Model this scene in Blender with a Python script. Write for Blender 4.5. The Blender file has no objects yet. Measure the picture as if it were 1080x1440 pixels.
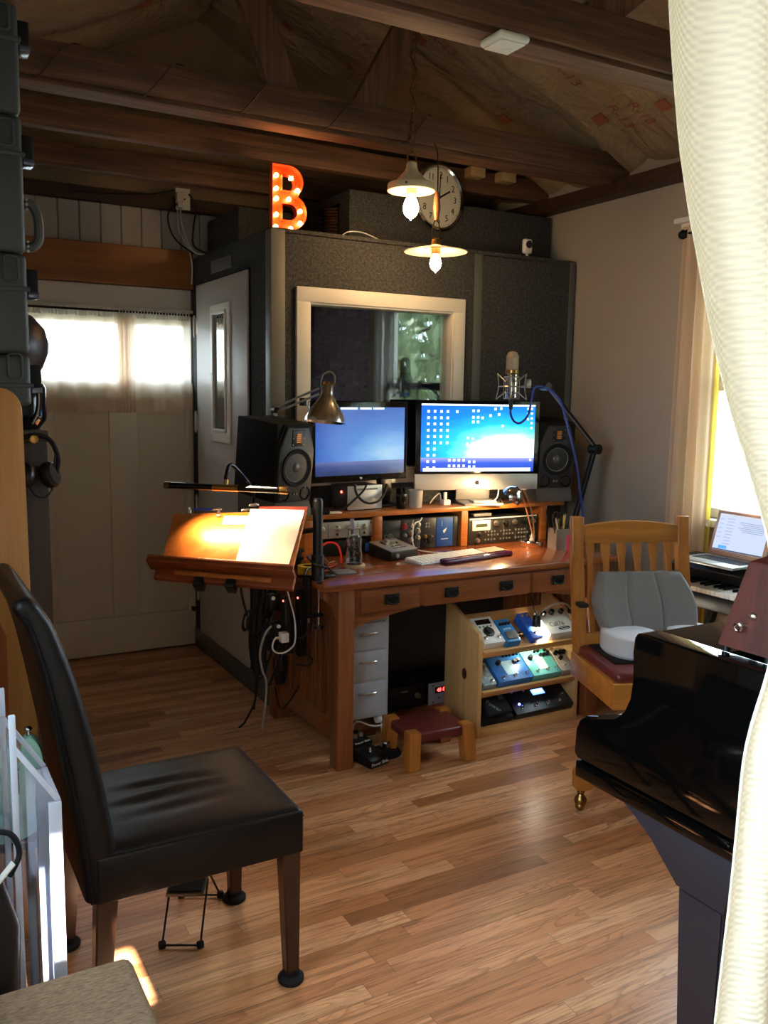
SKY, SUN, EXPO = 7.5, 30.0, 1.4
import bpy, bmesh, math, random
from mathutils import Vector, Matrix, Euler, noise
random.seed(7)
C = bpy.context.scene.collection
PI = math.pi
rad = math.radians

# ------------------------------------------------------------------ geometry helper
def V(*a):
    return Vector(a)

def smooth_pts(pts, sub=6, closed=False):
    P = [Vector(p) for p in pts]
    n = len(P)
    out = []
    rng = range(n if closed else n - 1)
    for i in rng:
        p1, p2 = P[i], P[(i + 1) % n]
        p0 = P[(i - 1) % n] if (closed or i > 0) else p1 * 2 - p2
        p3 = P[(i + 2) % n] if (closed or i < n - 2) else p2 * 2 - p1
        for k in range(sub):
            t = k / sub
            out.append(0.5 * ((2 * p1) + (p2 - p0) * t + (2 * p0 - 5 * p1 + 4 * p2 - p3) * t * t
                              + (3 * p1 - p0 - 3 * p2 + p3) * t * t * t))
    if not closed:
        out.append(P[-1])
    return out

def frame_of(d):
    d = d.normalized()
    a = Vector((0, 0, 1)) if abs(d.z) < 0.9 else Vector((1, 0, 0))
    u = d.cross(a).normalized()
    return u, d.cross(u).normalized()

_txt = {}
def text_data(body, ext=0.0006):
    key = (body, ext)
    if key not in _txt:
        cu = bpy.data.curves.new('lettering_curve', 'FONT')
        cu.body = body
        cu.size = 1.0
        cu.align_x = 'CENTER'
        cu.align_y = 'CENTER'
        cu.resolution_u = 3
        cu.extrude = ext
        ob = bpy.data.objects.new('lettering_tmp', cu)
        me = ob.to_mesh()
        _txt[key] = ([v.co.copy() for v in me.vertices], [tuple(p.vertices) for p in me.polygons])
        ob.to_mesh_clear()
        bpy.data.objects.remove(ob)
        bpy.data.curves.remove(cu)
    return _txt[key]

class G:
    def __init__(self):
        self.bm = bmesh.new()

    def add(self, verts, faces, M=None):
        vs = [self.bm.verts.new(M @ Vector(v) if M else Vector(v)) for v in verts]
        for f in faces:
            try:
                self.bm.faces.new([vs[i] for i in f])
            except ValueError:
                pass
        return vs

    def box(self, x0, x1, y0, y1, z0, z1, bev=0, seg=2, M=None):
        if x0 > x1: x0, x1 = x1, x0
        if y0 > y1: y0, y1 = y1, y0
        if z0 > z1: z0, z1 = z1, z0
        vs = self.add([(x0, y0, z0), (x1, y0, z0), (x1, y1, z0), (x0, y1, z0),
                       (x0, y0, z1), (x1, y0, z1), (x1, y1, z1), (x0, y1, z1)],
                      [(0, 3, 2, 1), (4, 5, 6, 7), (0, 1, 5, 4), (1, 2, 6, 5), (2, 3, 7, 6), (3, 0, 4, 7)], M)
        if bev > 0:
            es = list({e for v in vs for e in v.link_edges})
            bmesh.ops.bevel(self.bm, geom=es, offset=bev, segments=seg, affect='EDGES', profile=0.5)
        return self

    def cbox(self, c, s, bev=0, seg=2, R=None):
        M = Matrix.Translation(Vector(c))
        if R is not None:
            M = M @ (R.to_4x4() if not isinstance(R, Euler) else R.to_matrix().to_4x4())
        return self.box(-s[0] / 2, s[0] / 2, -s[1] / 2, s[1] / 2, -s[2] / 2, s[2] / 2, bev, seg, M)

    def bar(self, p0, p1, w, t, bev=0, up=(0, 0, 1)):
        """box from p0 to p1, width w (along up x dir) and thickness t"""
        p0, p1 = Vector(p0), Vector(p1)
        d = (p1 - p0)
        L = d.length
        d.normalize()
        u = Vector(up)
        s = d.cross(u)
        if s.length < 1e-4:
            s = d.cross(Vector((0, 1, 0)))
        s.normalize()
        u = s.cross(d).normalized()
        M = Matrix((s, d, u)).transposed().to_4x4()
        M.translation = (p0 + p1) / 2
        return self.box(-w / 2, w / 2, -L / 2, L / 2, -t / 2, t / 2, bev, 2, M)

    def cyl(self, p0, p1, r0, r1=None, n=16, caps=True):
        if r1 is None: r1 = r0
        p0, p1 = Vector(p0), Vector(p1)
        u, w = frame_of(p1 - p0)
        vs, fs = [], []
        for p, r in ((p0, r0), (p1, r1)):
            for i in range(n):
                a = 2 * PI * i / n
                vs.append(p + (u * math.cos(a) + w * math.sin(a)) * r)
        for i in range(n):
            j = (i + 1) % n
            fs.append((i, j, n + j, n + i))
        if caps:
            fs.append(tuple(range(n - 1, -1, -1)))
            fs.append(tuple(range(n, 2 * n)))
        self.add(vs, fs)
        return self

    def tube(self, pts, r, n=8, closed=False, sm=0):
        P = smooth_pts(pts, sm, closed) if sm else [Vector(p) for p in pts]
        m = len(P)
        rs = r if isinstance(r, (list, tuple)) else None
        vs, fs = [], []
        u = None
        for i in range(m):
            a = P[(i - 1) % m] if (closed or i > 0) else P[i]
            b = P[(i + 1) % m] if (closed or i < m - 1) else P[i]
            d = (b - a)
            if d.length < 1e-9: d = Vector((0, 0, 1))
            d.normalize()
            if u is None:
                u, w = frame_of(d)
            else:
                u = (u - d * u.dot(d))
                if u.length < 1e-6: u = frame_of(d)[0]
                u.normalize()
                w = d.cross(u)
            rr = rs[min(len(rs) - 1, int(i * len(rs) / m))] if rs else r
            for k in range(n):
                t = 2 * PI * k / n
                vs.append(P[i] + (u * math.cos(t) + w * math.sin(t)) * rr)
        for i in range(m if closed else m - 1):
            for k in range(n):
                j = (i + 1) % m
                fs.append((i * n + k, i * n + (k + 1) % n, j * n + (k + 1) % n, j * n + k))
        if not closed:
            fs.append(tuple(range(n - 1, -1, -1)))
            fs.append(tuple((m - 1) * n + k for k in range(n)))
        self.add(vs, fs)
        return self

    def lathe(self, prof, o=(0, 0, 0), n=28, M=None, close=False):
        """prof: list of (r,z) going along the outline"""
        o = Vector(o)
        vs, fs, rings = [], [], []
        for r, z in prof:
            if r < 1e-6:
                vs.append(o + Vector((0, 0, z)))
                rings.append([len(vs) - 1])
            else:
                ring = []
                for i in range(n):
                    a = 2 * PI * i / n
                    vs.append(o + Vector((r * math.cos(a), r * math.sin(a), z)))
                    ring.append(len(vs) - 1)
                rings.append(ring)
        prs = list(zip(rings, rings[1:])) + ([(rings[-1], rings[0])] if close else [])
        for A, B in prs:
            if len(A) == 1 and len(B) == 1: continue
            for i in range(n):
                j = (i + 1) % n
                if len(A) == 1: fs.append((A[0], B[j], B[i]))
                elif len(B) == 1: fs.append((A[i], A[j], B[0]))
                else: fs.append((A[i], A[j], B[j], B[i]))
        self.add(vs, fs, M)
        return self

    def prism(self, poly, a0, a1, plane='xz', bev=0, M=None, seg=2):
        """poly in the plane, extruded along the remaining axis from a0 to a1"""
        def pt(p, a):
            if plane == 'xz': return (p[0], a, p[1])
            if plane == 'yz': return (a, p[0], p[1])
            return (p[0], p[1], a)
        n = len(poly)
        vs = [pt(p, a0) for p in poly] + [pt(p, a1) for p in poly]
        fs = [tuple(range(n - 1, -1, -1)), tuple(range(n, 2 * n))]
        for i in range(n):
            j = (i + 1) % n
            fs.append((i, j, n + j, n + i))
        nv = self.add(vs, fs, M)
        if bev > 0:
            es = list({e for v in nv for e in v.link_edges})
            bmesh.ops.bevel(self.bm, geom=es, offset=bev, segments=seg, affect='EDGES', profile=0.5)
        return self

    def sphere(self, c, r, s=(1, 1, 1), nu=16, nv=10):
        prof = []
        for i in range(nv + 1):
            a = -PI / 2 + PI * i / nv
            prof.append((max(0, r * math.cos(a)) if 0 < i < nv else 0, r * math.sin(a)))
        M = Matrix.Translation(Vector(c)) @ Matrix.Diagonal((s[0], s[1], s[2], 1))
        return self.lathe(prof, n=nu, M=M)

    def torus(self, c, R, r, M=None, n=28, m=8, arc=2 * PI, a0=0):
        pts = []
        closed = arc > 2 * PI - 1e-3
        k = n if closed else n + 1
        for i in range(k):
            a = a0 + arc * i / n
            p = Vector((R * math.cos(a), R * math.sin(a), 0))
            if M: p = M @ p
            pts.append(p + Vector(c))
        return self.tube(pts, r, m, closed)

    def surf(self, fn, nu, nv, cu=False):
        """fn(u,v)->point, a sheet"""
        vs, fs = [], []
        for i in range(nu + 1):
            for j in range(nv + 1):
                vs.append(fn(i / nu, j / nv))
        for i in range(nu):
            for j in range(nv):
                a = i * (nv + 1) + j
                fs.append((a, a + nv + 1, a + nv + 2, a + 1))
        self.add(vs, fs)
        return self

    def text(self, body, size, M, ext=0.0006):
        v, f = text_data(body, ext / max(size, 1e-6))
        self.add(v, f, M @ Matrix.Diagonal((size, size, size, 1)))
        return self

    def xf(self, M):
        bmesh.ops.transform(self.bm, matrix=M, verts=self.bm.verts)
        return self

    def build(self, name, mat, parent=None, loc=None, rot=None, sm=35, label=None, cat=None, group=None, kind=None,
              solid=0, sub=0, merge=False):
        if merge:
            bmesh.ops.remove_doubles(self.bm, verts=self.bm.verts, dist=1e-5)
        bmesh.ops.recalc_face_normals(self.bm, faces=self.bm.faces)
        me = bpy.data.meshes.new(name)
        self.bm.to_mesh(me)
        self.bm.free()
        if sm:
            me.polygons.foreach_set('use_smooth', [True] * len(me.polygons))
            me.set_sharp_from_angle(angle=rad(sm))
        me.materials.append(mat)
        o = bpy.data.objects.new(name, me)
        C.objects.link(o)
        if parent: o.parent = parent
        if loc: o.location = loc
        if rot: o.rotation_euler = rot
        if label: o['label'] = label
        if cat: o['category'] = cat
        if group: o['group'] = group
        if kind: o['kind'] = kind
        if solid:
            m = o.modifiers.new('thickness', 'SOLIDIFY'); m.thickness = solid; m.offset = 0
        if sub:
            m = o.modifiers.new('smoothing', 'SUBSURF'); m.levels = sub; m.render_levels = sub
        return o

def thing(name, label, cat, loc=(0, 0, 0), rz=0, group=None, kind=None):
    o = bpy.data.objects.new(name, None)
    C.objects.link(o)
    o.location = loc
    o.rotation_euler = (0, 0, rz)
    o.empty_display_size = 0.05
    o['label'] = label
    o['category'] = cat
    if group: o['group'] = group
    if kind: o['kind'] = kind
    return o

def dup(root, label, loc=None, rz=None, group=None):
    r = root.copy(); C.objects.link(r)
    r['label'] = label
    if group: r['group'] = group
    if loc is not None: r.location = loc
    if rz is not None: r.rotation_euler = (0, 0, rz)
    for ch in list(root.children):
        c = ch.copy(); C.objects.link(c); c.parent = r
        for g in list(ch.children):
            d = g.copy(); C.objects.link(d); d.parent = c
    return r

def cable(name, label, pts, r, mat, sm=6, cat='cable', group=None, parent=None, n=6):
    g = G().tube(pts, r, n, sm=sm)
    if parent:
        return g.build(name, mat, parent)
    return g.build(name, mat, label=label, cat=cat, group=group)

RX = lambda a: Matrix.Rotation(a, 4, 'X')
RY = lambda a: Matrix.Rotation(a, 4, 'Y')
RZ = lambda a: Matrix.Rotation(a, 4, 'Z')
T = lambda *a: Matrix.Translation(Vector(a))
FRONT = RX(PI / 2)          # text upright, readable from -y

# ------------------------------------------------------------------ materials
def srgb(h):
    h = h.lstrip('#')
    c = [int(h[i:i + 2], 16) / 255 for i in (0, 2, 4)]
    return tuple(x / 12.92 if x <= 0.04045 else ((x + 0.055) / 1.055) ** 2.4 for x in c) + (1,)

class N:
    """tiny node-tree helper"""
    def __init__(self, name):
        self.m = bpy.data.materials.new(name)
        self.m.use_nodes = True
        self.t = self.m.node_tree
        self.b = self.t.nodes['Principled BSDF']
        self.out = self.t.nodes['Material Output']

    def n(self, typ, props=None, **ins):
        nd = self.t.nodes.new('ShaderNode' + typ)
        for k, v in (props or {}).items(): setattr(nd, k, v)
        for k, v in ins.items():
            key = int(k[1:]) if k[0] == 'i' and k[1:].isdigit() else k.replace('_', ' ')
            self.set(nd.inputs[key], v)
        return nd

    def set(self, sock, v):
        if isinstance(v, bpy.types.NodeSocket): self.t.links.new(v, sock)
        elif isinstance(v, bpy.types.Node): self.t.links.new(v.outputs[0], sock)
        else: sock.default_value = v

    def math(self, op, a, b=0.0, c=None):
        nd = self.n('Math', {'operation': op}, i0=a, i1=b)
        if c is not None: self.set(nd.inputs[2], c)
        return nd.outputs[0]

    def ramp(self, fac, stops, interp='LINEAR'):
        nd = self.n('ValToRGB')
        nd.color_ramp.interpolation = interp
        e = nd.color_ramp.elements
        while len(e) < len(stops): e.new(0.5)
        for el, (p, c) in zip(e, stops):
            el.position = p; el.color = c if len(c) == 4 else tuple(c) + (1,)
        self.set(nd.inputs[0], fac)
        return nd.outputs[0]

    def mix(self, fac, a, b, mode='MIX'):
        nd = self.n('Mix', {'data_type': 'RGBA', 'blend_type': mode})
        self.set(nd.inputs[0], fac); self.set(nd.inputs[6], a); self.set(nd.inputs[7], b)
        return nd.outputs[2]

    def coords(self, kind='Object'):
        return self.n('TexCoord').outputs[kind]

    def mapping(self, vec, scale=(1, 1, 1), loc=(0, 0, 0), rot=(0, 0, 0)):
        nd = self.n('Mapping', Vector=vec)
        nd.inputs['Scale'].default_value = scale
        nd.inputs['Location'].default_value = loc
        nd.inputs['Rotation'].default_value = rot
        return nd.outputs[0]

    def noise(self, vec, scale, detail=3, rough=0.55, dist=0):
        return self.n('TexNoise', Vector=vec, Scale=scale, Detail=detail, Roughness=rough, Distortion=dist).outputs[0]

    def bump(self, h, strength=0.2, dist=0.01):
        nd = self.n('Bump', Height=h, Strength=strength, Distance=dist)
        self.set(self.b.inputs['Normal'], nd.outputs[0])
        return nd

    def p(self, **k):
        for a, v in k.items(): self.set(self.b.inputs[a.replace('_', ' ')], v)
        return self

def mat(name, col, rough=0.5, metal=0, coat=0, spec=0.5, trans=0, ior=1.45, var=0.0, vscale=20, bump=0, bscale=80, sheen=0, alpha=1, coat_r=0.05):
    m = N(name)
    c = srgb(col) if isinstance(col, str) else tuple(col) + ((1,) if len(col) == 3 else ())
    m.p(Base_Color=c, Roughness=rough, Metallic=metal, Coat_Weight=coat, Coat_Roughness=coat_r, Transmission_Weight=trans, IOR=ior,
        Specular_IOR_Level=spec, Alpha=alpha)
    if sheen: m.p(Sheen_Weight=sheen)
    if var or bump:
        co = m.coords()
        if var:
            f = m.noise(co, vscale, 4)
            lo = tuple(x * (1 - var) for x in c[:3]) + (1,); hi = tuple(min(1, x * (1 + var)) for x in c[:3]) + (1,)
            m.p(Base_Color=m.ramp(f, [(0.3, lo), (0.7, hi)]))
        if bump:
            m.bump(m.noise(co, bscale, 5), bump, 0.004)
    return m.m

def emis(name, col, strength):
    m = N(name)
    c = srgb(col) if isinstance(col, str) else tuple(col) + (1,)
    m.p(Base_Color=(0.02, 0.02, 0.02, 1), Emission_Color=c, Emission_Strength=strength)
    return m.m

def wood(name, light, dark, axis='x', rough=0.4, coat=0.0, fine=1.0, bump=0.08, ring=1.0):
    m = N(name)
    co = m.coords()
    sc = {'x': (1.2, 22, 22), 'y': (22, 1.2, 22), 'z': (22, 22, 1.2)}[axis]
    sc = tuple(s * fine for s in sc)
    v = m.mapping(co, sc)
    a = m.noise(v, 1.0, 5, 0.6, 0.6 * ring)
    sc2 = {'x': (6, 240, 240), 'y': (240, 6, 240), 'z': (240, 240, 6)}[axis]
    b = m.noise(m.mapping(co, tuple(s * fine for s in sc2)), 1.0, 2)
    f = m.math('ADD', m.math('MULTIPLY', a, 0.75), m.math('MULTIPLY', b, 0.25))
    L, D = srgb(light), srgb(dark)
    mid = tuple((x + y) / 2 for x, y in zip(L, D))
    m.p(Base_Color=m.ramp(f, [(0.32, D), (0.5, mid), (0.66, L)]), Roughness=rough, Coat_Weight=coat, Coat_Roughness=0.12)
    m.bump(f, bump, 0.003)
    return m.m

def fabric(name, c1, c2, scale=250, bump=0.4, rough=0.95, stretch=(1, 1, 1)):
    m = N(name)
    co = m.mapping(m.coords(), stretch)
    f = m.noise(co, scale, 3, 0.7)
    m.p(Base_Color=m.ramp(f, [(0.35, srgb(c1)), (0.65, srgb(c2))]), Roughness=rough, Specular_IOR_Level=0.15)
    m.bump(f, bump, 0.003)
    return m.m

def glass_pane(name, tint=(0.9, 0.95, 0.95), refl=1.0, rough=0.0, ior=1.5):
    """thin pane: passes light straight through and mirrors by Fresnel"""
    m = N(name)
    t = m.n('BsdfTransparent', Color=tuple(tint) + (1,))
    g = m.n('BsdfGlossy', Color=(1, 1, 1, 1), Roughness=rough)
    geo = m.n('NewGeometry')
    dt = m.n('VectorMath', {'operation': 'DOT_PRODUCT'}, i0=geo.outputs['Normal'], i1=geo.outputs['Incoming'])
    c = m.math('SUBTRACT', 1.0, m.math('ABSOLUTE', dt.outputs['Value']))
    f = m.math('MULTIPLY', m.math('MULTIPLY_ADD', m.math('POWER', c, 5.0), .96, .04), refl)
    mx = m.n('MixShader', i0=f, i1=t.outputs[0], i2=g.outputs[0])
    m.t.links.new(mx.outputs[0], m.out.inputs[0])
    return m.m

def cloth_glow(name, col, trans=0.5, clear=0.0, weave=0, wbump=0.3, col2=None):
    """thin curtain cloth: diffuse + translucent + a little see-through"""
    m = N(name)
    c = srgb(col)
    base = c
    co = m.coords('UV') if False else m.coords()
    nrm = None
    if weave:
        sep = m.n('SeparateXYZ', Vector=co)
        # woven dots: product of two sines
        a = m.math('SINE', m.math('MULTIPLY', m.math('ADD', sep.outputs[0], m.math('MULTIPLY', sep.outputs[1], 1.0)), weave))
        b = m.math('SINE', m.math('MULTIPLY', sep.outputs[2], weave))
        h = m.math('MULTIPLY', a, b)
        bp = m.n('Bump', Height=h, Strength=wbump, Distance=0.004)
        nrm = bp.outputs[0]
        lo = tuple(x * 0.88 for x in c[:3]) + (1,)
        base = m.ramp(m.math('MULTIPLY_ADD', h, 0.5, 0.5), [(0.2, lo), (0.75, c)])
    d = m.n('BsdfDiffuse', Color=base)
    tr = m.n('BsdfTranslucent', Color=base)
    if nrm:
        m.set(d.inputs['Normal'], nrm)
    mx = m.n('MixShader', i0=trans, i1=d.outputs[0], i2=tr.outputs[0])
    last = mx
    if clear:
        tp = m.n('BsdfTransparent', Color=(1, 1, 1, 1))
        last = m.n('MixShader', i0=clear, i1=mx.outputs[0], i2=tp.outputs[0])
    m.t.links.new(last.outputs[0], m.out.inputs[0])
    return m.m

def floor_material():
    m = N('oak_strip_floor')
    co = m.coords()
    s = m.n('SeparateXYZ', Vector=co)
    x, y = s.outputs[0], s.outputs[1]
    W = 0.0585
    yr = m.math('DIVIDE', y, W)
    row = m.math('FLOOR', yr)
    rn = m.n('TexWhiteNoise', {'noise_dimensions': '1D'}, W=row).outputs[0]
    xs = m.math('DIVIDE', m.math('ADD', x, m.math('MULTIPLY', rn, 7.3)), 0.72)
    idx = m.math('FLOOR', xs)
    cv = m.n('CombineXYZ', X=row, Y=idx)
    wn = m.n('TexWhiteNoise', {'noise_dimensions': '2D'}, Vector=cv.outputs[0])
    r1 = wn.outputs[0]
    base = m.ramp(r1, [(0.0, srgb('#96603a')), (0.12, srgb('#b47a4c')), (0.35, srgb('#cd8d5f')), (0.6, srgb('#da9b6c')), (0.85, srgb('#e2aa7c')), (1.0, srgb('#c17f52'))])
    # grain, shifted per board
    gv = m.n('CombineXYZ', X=m.math('MULTIPLY', x, 2.2), Y=m.math('MULTIPLY', y, 46), Z=m.math('MULTIPLY', r1, 40))
    g1 = m.noise(gv.outputs[0], 1.0, 5, 0.62, 1.4)
    gv2 = m.n('CombineXYZ', X=m.math('MULTIPLY', x, 12), Y=m.math('MULTIPLY', y, 420), Z=m.math('MULTIPLY', r1, 40))
    g2 = m.noise(gv2.outputs[0], 1.0, 2)
    col = m.mix(m.ramp(g1, [(0.48, (0, 0, 0, 1)), (0.72, (0.85, 0.85, 0.85, 1))]), base, srgb('#6e4222'))
    col = m.mix(m.ramp(g2, [(0.5, (0, 0, 0, 1)), (0.75, (0.35, 0.35, 0.35, 1))]), col, srgb('#553018'))
    # flame (cathedral) figure on some boards
    fv = m.n('CombineXYZ', X=m.math('MULTIPLY', x, 1.6), Y=m.math('MULTIPLY', y, 15), Z=m.math('MULTIPLY', r1, 77))
    g3 = m.noise(fv.outputs[0], 1.0, 1, 0.4, 0.3)
    rg = m.math('FRACT', m.math('MULTIPLY', g3, 15))
    rg = m.ramp(rg, [(0.0, (1, 1, 1, 1)), (.35, (0, 0, 0, 1)), (1, (0, 0, 0, 1))])
    sel = m.math('GREATER_THAN', m.n('TexWhiteNoise', {'noise_dimensions': '2D'}, Vector=m.n('VectorMath', {'operation': 'ADD'}, i0=cv.outputs[0], i1=(37.5, 11.5, 0)).outputs[0]).outputs[0], .45)
    col = m.mix(m.math('MULTIPLY', m.math('MULTIPLY', rg, sel), .45), col, srgb('#7a4522'))
    fy = m.math('FRACT', yr)
    ey = m.math('MINIMUM', fy, m.math('SUBTRACT', 1.0, fy))
    fx = m.math('FRACT', xs)
    ex = m.math('MINIMUM', fx, m.math('SUBTRACT', 1.0, fx))
    gap = m.math('MINIMUM', m.math('DIVIDE', ey, 0.018), m.math('DIVIDE', ex, 0.0016))
    gap = m.math('MINIMUM', gap, 1.0)
    col = m.mix(m.math('MULTIPLY', m.math('SUBTRACT', 1.0, gap), 0.75), col, srgb('#2a170c'))
    m.p(Base_Color=col, Roughness=m.math('MULTIPLY_ADD', g1, 0.25, 0.24), Specular_IOR_Level=0.4, Coat_Weight=0.1, Coat_Roughness=0.2)
    m.bump(m.math('ADD', gap, m.math('MULTIPLY', g1, 0.15)), 0.25, 0.0015)
    return m.m

def kraft_material():
    m = N('kraft_insulation_facing')
    co = m.coords()
    a = m.noise(co, 2.2, 5, 0.6, 1.2)
    b = m.noise(m.mapping(co, (1.2, 3, 1.2)), 2.4, 3, 0.5, 1.5)
    m.p(Base_Color=m.ramp(a, [(0.3, srgb('#84705a')), (0.7, srgb('#a08a6c'))]), Roughness=0.55, Specular_IOR_Level=0.35)
    m.bump(m.math('ADD', b, m.math('MULTIPLY', a, 1.5)), 0.6, 0.06)
    return m.m

def carpet_material(name, a, b):
    m = N(name)
    co = m.coords()
    f = m.noise(co, 190, 3, 0.8)
    f2 = m.noise(co, 70, 2, 0.6)
    m.p(Base_Color=m.ramp(m.math('ADD', m.math('MULTIPLY', f, .7), m.math('MULTIPLY', f2, .3)), [(0.4, srgb(a)), (0.62, srgb(b))]), Roughness=1.0, Specular_IOR_Level=0.05)
    m.bump(f, 0.6, 0.004)
    return m.m

M = {}
M['floor'] = floor_material()
M['kraft'] = kraft_material()
M['truss'] = wood('old_fir_timber', '#80593f', '#38231a', 'x', 0.65, bump=0.5, fine=1.3, ring=2)
M['truss_z'] = wood('old_fir_timber_upright', '#80593f', '#38231a', 'z', 0.65, bump=0.5, fine=1.3, ring=2)
M['truss_dark'] = wood('dark_stained_plate', '#4a2d1f', '#2a1810', 'x', 0.6, bump=0.2)
M['wall'] = mat('greige_wall_paint', '#a79a8c', 0.75, spec=0.2, var=0.04, vscale=3, bump=0.03, bscale=60)
M['plaster_white'] = mat('white_door_paint', '#e0d5bd', 0.5, spec=0.35, var=0.03, vscale=4)
M['white_trim'] = mat('white_trim_paint', '#e6e0d6', 0.4)
M['shiplap'] = mat('grey_white_boards', '#b9b6ae', 0.6)
M['header'] = wood('knotty_pine_header', '#b87a42', '#8d5527', 'x', 0.4, coat=0.1, fine=0.6, bump=0.05)
M['carpet'] = carpet_material('grey_carpet_panel', '#2f3031', '#5d5c5b')
M['carpet_blue'] = M['carpet']
M['post'] = mat('grey_metal_trim', '#6d6b64', 0.5, metal=0.0)
M['rail'] = mat('dark_grey_base_paint', '#4b4d50', 0.5)
M['seamstrip'] = mat('dark_grey_seam_strip', '#5a5d5a', 0.5)
M['booth_door'] = mat('pale_grey_door_paint', '#bdb9b6', 0.4)
M['foam'] = mat('purple_foam', '#8038b8', 0.95, spec=0.05)
M['booth_in'] = mat('booth_lining_charcoal', '#2c2c30', 0.95, spec=0.05)
M['chrome'] = mat('chrome', '#d8d8d8', 0.12, metal=1)
M['steel'] = mat('brushed_steel', '#dcd8cf', 0.22, metal=1)
M['nickel'] = mat('satin_nickel', '#b9b2a4', 0.32, metal=1)
M['brass'] = mat('aged_brass', '#9c7a45', 0.3, metal=1)
M['black'] = mat('black_plastic', '#121212', 0.4)
M['blackmatte'] = mat('matte_black', '#0e0e0f', 0.7, spec=0.3)
M['blackgloss'] = mat('gloss_black', '#0a0a0a', 0.12)
M['rubber'] = mat('black_rubber', '#17171a', 0.75, spec=0.25)
M['cable_black'] = mat('black_cable', '#111113', 0.5)
M['cable_white'] = mat('white_cable', '#dcdcd8', 0.45)
M['white_plastic'] = mat('white_plastic', '#e8e6e0', 0.35)
M['grey_plastic'] = mat('grey_plastic', '#7c7c78', 0.5)
M['iron'] = mat('hammered_black_iron', '#1b1916', 0.5, metal=0.6, bump=0.4, bscale=200)
M['desk'] = wood('mission_oak_top', '#a25b30', '#673419', 'x', 0.22, coat=0.45, bump=0.05)
M['desk_z'] = wood('mission_oak_upright', '#945630', '#593018', 'z', 0.35, coat=0.2, bump=0.06)
M['desk_y'] = wood('mission_oak_cross', '#945630', '#593018', 'y', 0.35, coat=0.2, bump=0.06)
M['desk_x'] = wood('mission_oak_front', '#965730', '#5b3119', 'x', 0.35, coat=0.2, bump=0.06)
M['hutch'] = wood('orange_oak_hutch', '#bd7434', '#94511f', 'x', 0.35, coat=0.2, bump=0.05)
M['oakchair'] = wood('golden_oak_upright', '#b8732f', '#8a501c', 'z', 0.35, coat=0.2, bump=0.06)
M['oakchair_x'] = wood('golden_oak_rail', '#c07a32', '#8f571f', 'x', 0.35, coat=0.2, bump=0.06)
M['pine'] = wood('pine_board', '#dcae72', '#b98549', 'x', 0.45, fine=0.7, bump=0.04)
M['pine_z'] = wood('pine_board_upright', '#dcb27a', '#b98a52', 'z', 0.45, fine=0.7, bump=0.04)
M['leather'] = mat('espresso_leather', '#100c0b', 0.42, spec=.3, var=0.25, vscale=6, bump=0.1, bscale=160)
M['oxblood'] = mat('oxblood_leather', '#5f2420', 0.35, bump=0.08, bscale=120)
M['darkleg'] = wood('dark_walnut_leg', '#3a1e13', '#21110a', 'z', 0.35, coat=0.2)
M['piano'] = mat('black_piano_lacquer', '#050505', 0.06, spec=.45)
M['pianosatin'] = mat('black_piano_satin', '#2c2a33', 0.45)
M['ivory'] = mat('piano_key_white', '#e9e4d8', 0.25)
M['mahogany'] = wood('dark_mahogany', '#5a2a20', '#3b1711', 'z', 0.3, coat=0.3)
M['paper'] = mat('white_paper', '#f0ebe0', 0.8)
M['screenblack'] = mat('screen_bezel', '#0b0b0c', 0.12)
M['alu'] = mat('aluminium', '#c9c8c6', 0.3, metal=1)
M['alu_light'] = mat('pale_aluminium', '#d6d3cf', 0.35, metal=0.6)
M['greymetal'] = mat('light_grey_metal_cabinet', '#9b9ba2', 0.4)
M['glass'] = glass_pane('clear_glass')
# ================================================================== ROOM SHELL
XL, XR, YF, YB = -0.15, 3.354, 0.45, 5.02
def struct(name, g, m, parent=None, sm=0, **k):
    return g.build(name, m, parent, sm=sm, kind=None if parent else 'structure', **k)

struct('floor', G().box(XL - .1, XR + .1, YF, YB + .12, -.06, 0), M['floor'])
struct('ground', G().box(-9, 11, -9, 12, -.26, -.16), mat('outdoor_ground', '#7d7a66', 0.95, var=.2, vscale=2))
struct('added_porch_floor', G().box(-2, 2.8, -2.2, YF - .001, -.16, -.005), mat('added_porch_deck', '#8b8478', 0.8))  # deck of an unseen porch, added to shape the doorway daylight
g = G()
for x0, x1, ys in ((-1.5, .06, ()), (.06, .125, ((-.495, -.2),)), (.125, .24, ()), (.24, .325, ((-.975, -.8), (-.62, -.36))), (.325, 2.4, ())):
    y = -1.4
    for a, b in ys:
        g.box(x0, x1, y, a, 2.35, 2.38); y = b
    g.box(x0, x1, y, YF, 2.35, 2.38)
g2 = G().box(2.4, 2.5, -2.3, YF - .1, -.16, 1.25).box(2.4, 2.5, -2.3, -1.1, 1.25, 2.35).box(-2.2, -1.9, -2.3, -.6, -.16, 2.35).box(-1.9, 2.4, -2.3, -2.2, -.16, 2.35)
struct('sky_blocker', g2, mat('sky_blocker_paint', '#b7aea0', .8))  # unseen walls, added to cut the sky light reaching the doorway curtain
g.box(2.4, 2.5, -1.4, YF, 2.35, 2.38).box(-1.9, 2.5, -2.3, -1.4, 2.35, 2.38)
struct('sun_slot_blocker', g, M['white_trim'])  # unseen roof, added to block the sun except through its slots

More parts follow.
